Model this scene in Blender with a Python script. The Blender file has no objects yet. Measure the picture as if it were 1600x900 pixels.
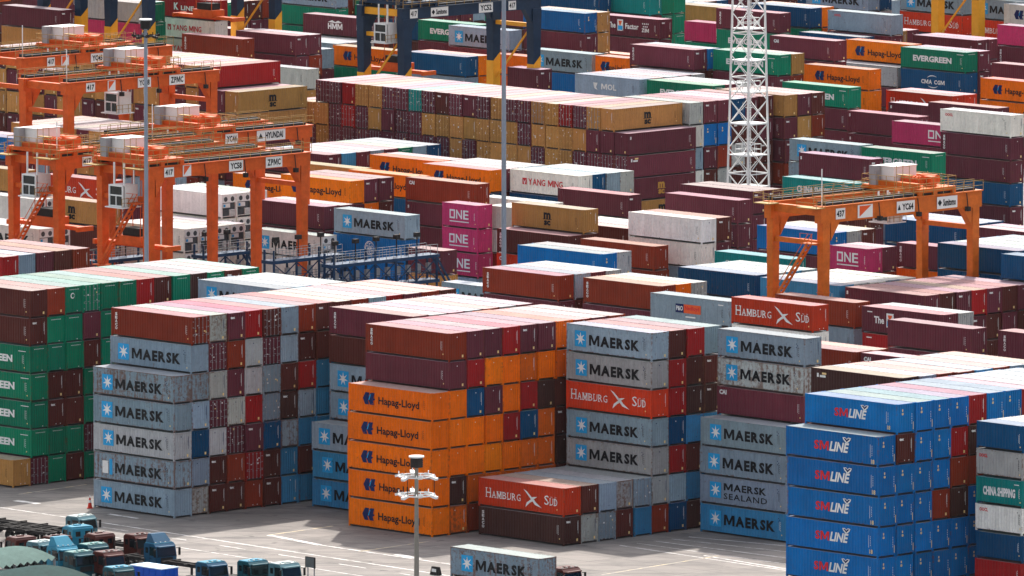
import bpy, math, random
from mathutils import Matrix, Vector
random.seed(11)
R = math.radians
SC = bpy.context.scene
COLN = SC.collection

# ------------------------------------------------------------------ camera
EYE_H, PITCH, FPX = 149.6544, R(6.577218), 17001.58      # eye height, downward pitch, focal length in photo pixels (1600 wide)
cam = bpy.data.cameras.new('camera'); camo = bpy.data.objects.new('camera', cam); COLN.objects.link(camo)
cam.sensor_width = 36.0; cam.lens = FPX / 1600 * 36.0
cam.clip_start = 10; cam.clip_end = 6000
camo.location = (0, 0, EYE_H); camo.rotation_euler = (math.pi / 2 - PITCH, 0, 0)
SC.camera = camo

# ------------------------------------------------------------------ sky, sun, exposure
SUN_EL, SUN_AZ = R(50), R(8)                              # azimuth measured from +Y (straight away from the eye) towards +X
wd = bpy.data.worlds.new('World'); SC.world = wd; wd.use_nodes = True
nt = wd.node_tree; bg = nt.nodes['Background']
sky = nt.nodes.new('ShaderNodeTexSky'); sky.sky_type = 'NISHITA'; sky.sun_disc = False
sky.sun_elevation = SUN_EL; sky.sun_rotation = SUN_AZ; sky.air_density = 1.3; sky.dust_density = 4.0; sky.ozone_density = 1.0
hs = nt.nodes.new('ShaderNodeHueSaturation'); hs.inputs['Saturation'].default_value = 0.42       # hazy summer sky: whiter than clear blue
nt.links.new(sky.outputs[0], hs.inputs['Color']); nt.links.new(hs.outputs[0], bg.inputs[0]); bg.inputs[1].default_value = 0.132
sl = bpy.data.lights.new('sun', 'SUN'); sl.energy = 2.75; sl.angle = R(1.2); sl.color = (1.0, 0.94, 0.86)
so = bpy.data.objects.new('sun', sl); COLN.objects.link(so)
sdir = Vector((math.sin(SUN_AZ) * math.cos(SUN_EL), math.cos(SUN_AZ) * math.cos(SUN_EL), math.sin(SUN_EL)))
so.rotation_euler = sdir.to_track_quat('Z', 'Y').to_euler(); so.location = (0, 1200, 300)
SC.view_settings.view_transform = 'Standard'; SC.view_settings.look = 'None'
SC.view_settings.exposure = 0.98; SC.view_settings.gamma = 1.0; SC.view_settings.use_curve_mapping = False
SC.render.engine = 'CYCLES'
SC.cycles.max_bounces = 6; SC.cycles.diffuse_bounces = 3; SC.cycles.glossy_bounces = 2; SC.cycles.volume_bounces = 0; SC.cycles.volume_max_steps = 32
SC.cycles.use_denoising = True; SC.cycles.sample_clamp_indirect = 4

# ------------------------------------------------------------------ yard grid
GRID = R(-45.785348)                                      # boxes lie along AU; rows step along AW
AU = Vector((math.cos(GRID), math.sin(GRID), 0)); AW = Vector((-math.sin(GRID), math.cos(GRID), 0))
def at(px, py, z):
    """where the sight line through a photo pixel meets height z (used once to lay the yard out in metres)"""
    a = (px - 800) / FPX; b = (py - 450) / FPX
    dy = math.cos(PITCH) - b * math.sin(PITCH); dz = -math.sin(PITCH) - b * math.cos(PITCH)
    t = (z - EYE_H) / dz
    return Vector((a * t, dy * t, z))
def lin(c):
    def f(v):
        v /= 255.0
        return v / 12.92 if v <= 0.04045 else ((v + 0.055) / 1.055) ** 2.4
    return tuple(f(v) for v in c)

# ------------------------------------------------------------------ materials
def new_mat(name):
    m = bpy.data.materials.new(name); m.use_nodes = True
    return m, m.node_tree, m.node_tree.nodes['Principled BSDF']
def N(t, typ, **k):
    n = t.nodes.new(typ)
    for a, v in k.items(): setattr(n, a, v)
    return n
def mix(t, f, a, b, mode='MIX'):
    n = N(t, 'ShaderNodeMix', data_type='RGBA', blend_type=mode)
    for i, v in ((0, f), (6, a), (7, b)):
        if hasattr(v, 'links') or hasattr(v, 'is_linked'): t.links.new(v, n.inputs[i])
        else: n.inputs[i].default_value = v if i == 0 else (tuple(v) + (1,) if len(v) == 3 else v)
    return n.outputs[2]
def math_(t, op, a, b=0.0, clamp=False):
    n = N(t, 'ShaderNodeMath', operation=op, use_clamp=clamp)
    for i, v in ((0, a), (1, b)):
        if hasattr(v, 'is_linked'): t.links.new(v, n.inputs[i])
        else: n.inputs[i].default_value = v
    return n.outputs[0]
def noise(t, vec, scale, detail=3.0, rough=0.55):
    n = N(t, 'ShaderNodeTexNoise'); n.inputs['Scale'].default_value = scale; n.inputs['Detail'].default_value = detail
    n.inputs['Roughness'].default_value = rough
    t.links.new(vec, n.inputs['Vector']); return n.outputs['Fac']
def ramp(t, v, lo, hi):
    n = N(t, 'ShaderNodeMapRange', clamp=True)
    n.inputs['From Min'].default_value = lo; n.inputs['From Max'].default_value = hi
    t.links.new(v, n.inputs['Value']); return n.outputs[0]
def plain(name, col, rough=0.5, metal=0.0, peel=0.0, var=0.0):
    m, t, b = new_mat(name)
    c = lin(col) if max(col) > 1.5 else col
    b.inputs['Base Color'].default_value = (*c, 1); b.inputs['Roughness'].default_value = rough; b.inputs['Metallic'].default_value = metal; b.inputs['Specular IOR Level'].default_value = .25 if rough > .2 else .5
    if var:
        tc = N(t, 'ShaderNodeTexCoord')
        f = noise(t, tc.outputs['Object'], .9, 7, .68)
        dk = tuple(v * (1 - var) for v in c); lt = tuple(min(v * (1 + var) + .01, 1) for v in c)
        t.links.new(mix(t, ramp(t, f, .25, .75), dk, lt), b.inputs['Base Color'])
    if peel:                                              # flaked lettering: the wall shows through
        tc = N(t, 'ShaderNodeTexCoord'); oi = N(t, 'ShaderNodeObjectInfo'); ad = N(t, 'ShaderNodeVectorMath', operation='ADD')
        sc_ = N(t, 'ShaderNodeMath', operation='MULTIPLY'); sc_.inputs[1].default_value = 61.0; t.links.new(oi.outputs['Random'], sc_.inputs[0])
        t.links.new(tc.outputs['Object'], ad.inputs[0]); t.links.new(sc_.outputs[0], ad.inputs[1])
        f = noise(t, ad.outputs[0], 2.3, 6, .7)
        t.links.new(ramp(t, f, .34 + peel - .1, .40 + peel - .1), b.inputs['Alpha'])
    return m
def paint(name, per_object, roof=False, frame=False):
    """weathered steel paint: the colour comes from the object (or, for the merged far boxes, from a colour attribute); alpha is how rusty it is"""
    m, t, b = new_mat(name)
    tc = N(t, 'ShaderNodeTexCoord')
    if per_object:
        oi = N(t, 'ShaderNodeObjectInfo'); col, alpha = oi.outputs['Color'], oi.outputs['Alpha']
        off = N(t, 'ShaderNodeVectorMath', operation='ADD'); sc_ = N(t, 'ShaderNodeMath', operation='MULTIPLY'); sc_.inputs[1].default_value = 97.0
        t.links.new(oi.outputs['Random'], sc_.inputs[0]); t.links.new(tc.outputs['Object'], off.inputs[0]); t.links.new(sc_.outputs[0], off.inputs[1])
        vec = off.outputs[0]
    else:
        at_ = N(t, 'ShaderNodeAttribute', attribute_name='Col'); col, alpha = at_.outputs['Color'], at_.outputs['Alpha']; vec = tc.outputs['Object']
    mp = N(t, 'ShaderNodeMapping'); mp.inputs['Scale'].default_value = (2.6, 2.6, 0.22); t.links.new(vec, mp.inputs['Vector'])
    patch = noise(t, vec, 0.45, 4); streak = noise(t, mp.outputs[0], 1.0, 4); fine = noise(t, vec, 3.2, 6, .65)
    mp2 = N(t, 'ShaderNodeMapping'); mp2.inputs['Scale'].default_value = (7.5, 7.5, 0.5); t.links.new(vec, mp2.inputs['Vector']); runs = noise(t, mp2.outputs[0], 1.0, 3)
    v = math_(t, 'ADD', math_(t, 'MULTIPLY', patch, 0.5), math_(t, 'MULTIPLY', streak, 0.42))
    v = math_(t, 'ADD', math_(t, 'ADD', v, math_(t, 'MULTIPLY', runs, .3)), 0.38)
    hsv = N(t, 'ShaderNodeHueSaturation'); t.links.new(col, hsv.inputs['Color']); t.links.new(v, hsv.inputs['Value'])
    hsv.inputs['Saturation'].default_value = 1.0
    c = hsv.outputs[0]
    # grime
    g = ramp(t, math_(t, 'ADD', math_(t, 'MULTIPLY', runs, .55), math_(t, 'MULTIPLY', fine, .55)), .52, .76)
    c = mix(t, math_(t, 'MULTIPLY', g, .30 if not roof else .26), c, (.075, .055, .042))
    # rust runs and blisters
    rr = math_(t, 'ADD', math_(t, 'MULTIPLY', fine, .5), math_(t, 'MULTIPLY', streak, .5))
    thr = math_(t, 'SUBTRACT', .58 if frame else .68, math_(t, 'MULTIPLY', alpha, .20))
    rm = math_(t, 'MULTIPLY', math_(t, 'SUBTRACT', rr, thr), 9.0, True)
    c = mix(t, math_(t, 'MULTIPLY', rm, .75), c, (.15, .058, .026))
    t.links.new(c, b.inputs['Base Color'])
    b.inputs['Roughness'].default_value = .58 if not roof else .85
    b.inputs['Specular IOR Level'].default_value = .13 if not roof else .06
    return m
PAINT = paint('container paint', True); PAINT_FAR = paint('far container paint', False)
ROOFP = paint('container roof paint', True, True); FRAMEP = paint('container frame paint', True, frame=True); FRAME_FAR = paint('far container frame paint', False, frame=True)
M = dict(
    white=plain('white lettering', (226, 226, 224), .6, var=.12, peel=.06), black=plain('black lettering', (20, 22, 26), .6, peel=.06),
    navyl=plain('navy lettering', (8, 30, 84), .6, peel=.05), redl=plain('red lettering', (205, 30, 38), .6, var=.1), sky=plain('sky blue square', (30, 156, 214), .6, var=.1, peel=.09),
    tanl=plain('tan lettering', (190, 140, 60), .6), cream=plain('cream mark', (235, 205, 140), .6), orangel=plain('orange mark', (225, 90, 40), .6),
    steel=plain('galvanised steel', (150, 152, 155), .45, .5, var=.12), dark=plain('dark rubber', (22, 22, 23), .8), shade=plain('dark steel and seam shade', (38, 34, 33), .8, var=.2),  # last one: dark steel, and the shade between tiers coloured onto box rails
    glass=plain('dark glass', (20, 30, 34), .12), reef=plain('cooling unit grille', (70, 74, 78), .6, var=.25))

# ------------------------------------------------------------------ mesh helper
class MB:
    def __init__(s): s.v = []; s.f = []; s.m = []
    def quad(s, pts, mi=0):
        i = len(s.v); s.v += [tuple(p) for p in pts]; s.f.append(tuple(range(i, i + len(pts)))); s.m.append(mi)
    def box(s, x0, x1, y0, y1, z0, z1, mi=0):
        i = len(s.v)
        s.v += [(x0, y0, z0), (x1, y0, z0), (x1, y1, z0), (x0, y1, z0), (x0, y0, z1), (x1, y0, z1), (x1, y1, z1), (x0, y1, z1)]
        for q in ((0, 3, 2, 1), (4, 5, 6, 7), (0, 1, 5, 4), (1, 2, 6, 5), (2, 3, 7, 6), (3, 0, 4, 7)):
            s.f.append(tuple(i + k for k in q)); s.m.append(mi)
    def tbox(s, b, t, mi=0):
        """tapered box: b and t are (x0,x1,y0,y1,z)"""
        i = len(s.v)
        for (x0, x1, y0, y1, z) in (b, t): s.v += [(x0, y0, z), (x1, y0, z), (x1, y1, z), (x0, y1, z)]
        for q in ((0, 3, 2, 1), (4, 5, 6, 7), (0, 1, 5, 4), (1, 2, 6, 5), (2, 3, 7, 6), (3, 0, 4, 7)):
            s.f.append(tuple(i + k for k in q)); s.m.append(mi)
    def bar(s, p, q, w, h=None, mi=0, n=4):
        p, q = Vector(p), Vector(q); d = q - p
        if d.length < 1e-6: return
        d.normalize(); up = Vector((0, 0, 1)) if abs(d.z) < .95 else Vector((1, 0, 0))
        a = d.cross(up).normalized(); b = a.cross(d).normalized(); h = h or w
        i = len(s.v); off = math.pi / n
        r = 1 / math.cos(off) if n == 4 else 1
        for e in (p, q):
            for k in range(n):
                th = 2 * math.pi * k / n + off
                s.v.append(tuple(e + a * (math.cos(th) * w / 2 * r) + b * (math.sin(th) * h / 2 * r)))
        for k in range(n):
            s.f.append((i + k, i + (k + 1) % n, i + n + (k + 1) % n, i + n + k)); s.m.append(mi)
        s.f.append(tuple(i + k for k in range(n))[::-1]); s.m.append(mi); s.f.append(tuple(i + n + k for k in range(n))); s.m.append(mi)
    def strip(s, prof, a, b, mi=0):
        """sweep an open polyline profile: a(p), b(p) give the two ends of each rung"""
        i = len(s.v)
        for p in prof: s.v.append(tuple(a(p))); s.v.append(tuple(b(p)))
        for k in range(len(prof) - 1):
            s.f.append((i + 2 * k, i + 2 * k + 2, i + 2 * k + 3, i + 2 * k + 1)); s.m.append(mi)
    def add(s, o, mat=None, mi=None):
        i = len(s.v)
        s.v += [tuple(mat @ Vector(p)) for p in o.v] if mat else list(o.v)
        s.f += [tuple(k + i for k in f) for f in o.f]; s.m += [mi if mi is not None else m for m in o.m]
    def mesh(s, name, mats, smooth=False):
        me = bpy.data.meshes.new(name); me.from_pydata(s.v, [], s.f)
        for m in mats: me.materials.append(m)
        me.polygons.foreach_set('material_index', s.m)
        if smooth: me.polygons.foreach_set('use_smooth', [True] * len(s.f))
        me.update(); return me
def obj(name, me, parent=None, M4=None):
    o = bpy.data.objects.new(name, me); COLN.objects.link(o)
    if parent: o.parent = parent
    if M4 is not None: o.matrix_local = M4
    return o
def part(name, mb, mats, parent=None, M4=None, smooth=False):
    return obj(name, mb.mesh(name, mats if isinstance(mats, (list, tuple)) else [mats], smooth), parent, M4)
def thing(name, label, cat, loc=(0, 0, 0), rz=0.0, group=None):
    o = bpy.data.objects.new(name, None); COLN.objects.link(o); o.location = loc; o.rotation_euler = (0, 0, rz)
    o.empty_display_size = .2
    o['label'] = label; o['category'] = cat
    if group: o['group'] = group
    return o
def tag(o, label, cat, group=None):
    o['label'] = label; o['category'] = cat
    if group: o['group'] = group
    return o
def structure(name, mb, mats):
    o = part(name, mb, mats); o['kind'] = 'structure'; return o

# ------------------------------------------------------------------ ground
def ground_material():
    m, t, b = new_mat('stained concrete')
    tc = N(t, 'ShaderNodeTexCoord'); v = tc.outputs['Object']
    big = noise(t, v, .035, 5, .6); mid = noise(t, v, .22, 5, .6); fine = noise(t, v, 2.2, 4, .6)
    # worn wheel tracks and tar along the lanes
    mp = N(t, 'ShaderNodeMapping'); mp.inputs['Rotation'].default_value = (0, 0, -GRID); mp.inputs['Scale'].default_value = (.03, .55, 1)
    t.links.new(v, mp.inputs['Vector']); lane = noise(t, mp.outputs[0], 1.0, 5, .6)
    mp2 = N(t, 'ShaderNodeMapping'); mp2.inputs['Rotation'].default_value = (0, 0, -GRID); mp2.inputs['Scale'].default_value = (.16, .16, 1)
    t.links.new(v, mp2.inputs['Vector'])
    br = N(t, 'ShaderNodeTexBrick'); br.inputs['Scale'].default_value = 1.0; br.inputs['Mortar Size'].default_value = .006; br.inputs['Brick Width'].default_value = 1.0; br.inputs['Row Height'].default_value = .6
    br.inputs['Color1'].default_value = (1, 1, 1, 1); br.inputs['Color2'].default_value = (.8, .8, .8, 1); br.inputs['Mortar'].default_value = (.35, .35, .35, 1); br.offset = 0
    t.links.new(mp2.outputs[0], br.inputs['Vector'])
    c = mix(t, ramp(t, big, .3, .7), (.205, .182, .165), (.285, .255, .235))
    c = mix(t, math_(t, 'MULTIPLY', ramp(t, mid, .45, .7), .7), c, (.125, .115, .11))
    c = mix(t, math_(t, 'MULTIPLY', ramp(t, lane, .5, .68), .75), c, (.11, .102, .098))
    c = mix(t, math_(t, 'MULTIPLY', ramp(t, fine, .6, .8), .35), c, (.33, .31, .295))
    # oil spots and tyre tracks
    sp = ramp(t, noise(t, v, .6, 2, .4), .68, .74); c = mix(t, math_(t, 'MULTIPLY', sp, .6), c, (.05, .047, .045))
    mp3 = N(t, 'ShaderNodeMapping'); mp3.inputs['Rotation'].default_value = (0, 0, -GRID + .03); mp3.inputs['Scale'].default_value = (.012, 1.6, 1)
    t.links.new(v, mp3.inputs['Vector']); c = mix(t, math_(t, 'MULTIPLY', ramp(t, noise(t, mp3.outputs[0], 1.0, 4, .6), .55, .68), .5), c, (.075, .07, .068))
    c = mix(t, 1.0, c, br.outputs['Color'], 'MULTIPLY')
    t.links.new(c, b.inputs['Base Color']); b.inputs['Roughness'].default_value = .85
    return m
g = MB(); g.quad([(-2500, 300, 0), (2500, 300, 0), (2500, 5200, 0), (-2500, 5200, 0)])
structure('ground', g, ground_material())
def line_material(name, col, wear):
    m, t, b = new_mat(name); tc = N(t, 'ShaderNodeTexCoord')
    f = ramp(t, noise(t, tc.outputs['Object'], .8, 6, .7), wear - .08, wear + .1)
    t.links.new(mix(t, f, (.30, .28, .26), col), b.inputs['Base Color']); b.inputs['Roughness'].default_value = .8
    return m
LW, LY = line_material('worn white road paint', (.70, .68, .66), .47), line_material('worn yellow road paint', (.62, .50, .30), .5)
def road_line(mb, a, b, wd=.22, dash=None, z=.004):
    a, b = at(*a, 0), at(*b, 0); d = (b - a); L = d.length; d.normalize(); n = Vector((-d.y, d.x, 0)) * wd / 2
    t = 0
    while t < L:
        e = min(t + (dash[0] if dash else L), L); p, q = a + d * t, a + d * e
        mb.quad([p - n + Vector((0, 0, z)), q - n + Vector((0, 0, z)), q + n + Vector((0, 0, z)), p + n + Vector((0, 0, z))])
        t = e + (dash[1] if dash else 1)
mw = MB()
road_line(mw, (-60, 784), (104, 808)); road_line(mw, (104, 808), (640, 890), .26); road_line(mw, (640, 890), (900, 931), .26)
road_line(mw, (160, 823.5), (760, 917), .22, (4, 5)); road_line(mw, (170, 838), (700, 921), .2)
road_line(mw, (24, 782), (60, 787), .9); road_line(mw, (170, 803), (215, 810), .5)
road_line(mw, (420, 836), (500, 851.5), .7); road_line(mw, (500, 851.5), (720, 884), .3); road_line(mw, (620, 866), (655, 873), .9)
for k in range(5):
    road_line(mw, (968 + k * 27, 852 - k * 3.3), (1240 + k * 8, 893 - k * 9), .16 if k % 2 else .24)
road_line(mw, (1100, 868), (1235, 890), .3)
o = structure('road_markings', mw, LW)
my = MB()
road_line(my, (940, 898), (1125, 868), .25); road_line(my, (420, 836), (520, 822), .35, None, .008); road_line(my, (560, 862), (670, 846), .3, None, .008); road_line(my, (30, 772), (135, 757), .25)
structure('faded_yellow_markings', my, LY)
GROUPS='''grey-fronted stack
orange-fronted stack
stack behind red lettered box
grey stack left of blue wall
bright blue stack
stack backing the blue wall
long roofs behind blue wall
short mixed stack at right edge
green-fronted stack
roofs beyond the green stack
grey roofs between left stacks
left edge stack under cranes
purple stack beside orange one
rust stack past orange roofs
grey box beside rust stack
stack behind the lettered grey box
lettered grey box mid right
red lettered box mid right
rust box behind red one
dark picture lettered stack
plain maroon box
right edge maroon box
low dark red box
low plum box
row under right crane
dark blue stack near crane leg
blue stack at crane leg
bright blue box behind pole
brown stack right of bright blue
teal lettered box
cream stack
dark stack left of cream
tan lettered stack
cream boxes beside pink stack
cream roof behind tan
pink stack
grey and blue stack
low maroon box by rack
maroon stack by orange ones
orange box behind maroon
front orange pair
orange box behind crane
long maroon stack
tan box behind crane
roofs beyond crane
rear orange box
orange box left of pole
white lettered box by pole
maroon end by tan wall
upper plum pair
lower plum stack
bright blue box by crane
pink box by crane
small red lettered box
maroon box framed by crane
pale blue roofs at right edge
dark teal box at right edge
white box with cooling unit
white stack between crane legs
white row behind crane legs
white stack at left edge
front white box at left
maroon end between crane legs
tan lettered box between legs
red lettered box between legs
tan box at left edge
blue box at left edge
wall of container doors
stack right of door wall
stack right of lattice tower
rear block behind orange cranes
low tan row behind cranes
step of tan door wall
white stack at right
plum box behind white one
plum box with light roof
plum box left of pink
pink box in far right field
far grey box half hidden
far green pair
maroon box above right crane
teal lettered box above crane
green and blue stack
upper orange box
lilac grey box
orange pair
green box before orange pair
right edge orange pair
plum box at right edge
light red box
small tan lettered box
plum lettered box behind tower
navy roof behind plum
green box behind tower
dark row behind tower
green half hidden box
grey blue lettered box
plum box mid top
small orange box
orange box behind small one
picture lettered plum pair
teal stack at top edge
tan box at top edge
far pink box
plum and green stack behind tower
navy box at top right
long grey box at top
grey lettered box at top
grey over red stack
second grey over red stack
white emblem box at corner
pink over plum stack
plum box by yellow legs
light roofs by yellow legs
blue stack left of plum pair
navy box at top middle
grey box behind blue crane leg
orange end pair
small plum end
grey box through blue crane
green box behind grey
dark blue box under blue crane
orange box behind crane leg
grey roofs behind grey box
far grey lettered box
light grey box below it
plum emblem box
grey and green stack at top
brown box in far left field
plum roofs behind brown
dark plum roof
red and white stack at top
plum box under spreader
ends at top left
mixed box behind yellow legs
dark teal row behind right crane
plum row at right edge
far plum row under blue girder
far mixed row under blue girder
farthest row at the top edge
farthest row at the top edge
farthest row at the top edge
farthest row at the top edge
farthest row at the top edge
farthest row at the top edge
farthest row at the top edge
farthest row at the top edge
farthest row at the top edge
farthest row at the top edge
farthest row at the top edge
farthest row at the top edge
farthest row at the top edge'''.split('\n')
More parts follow.
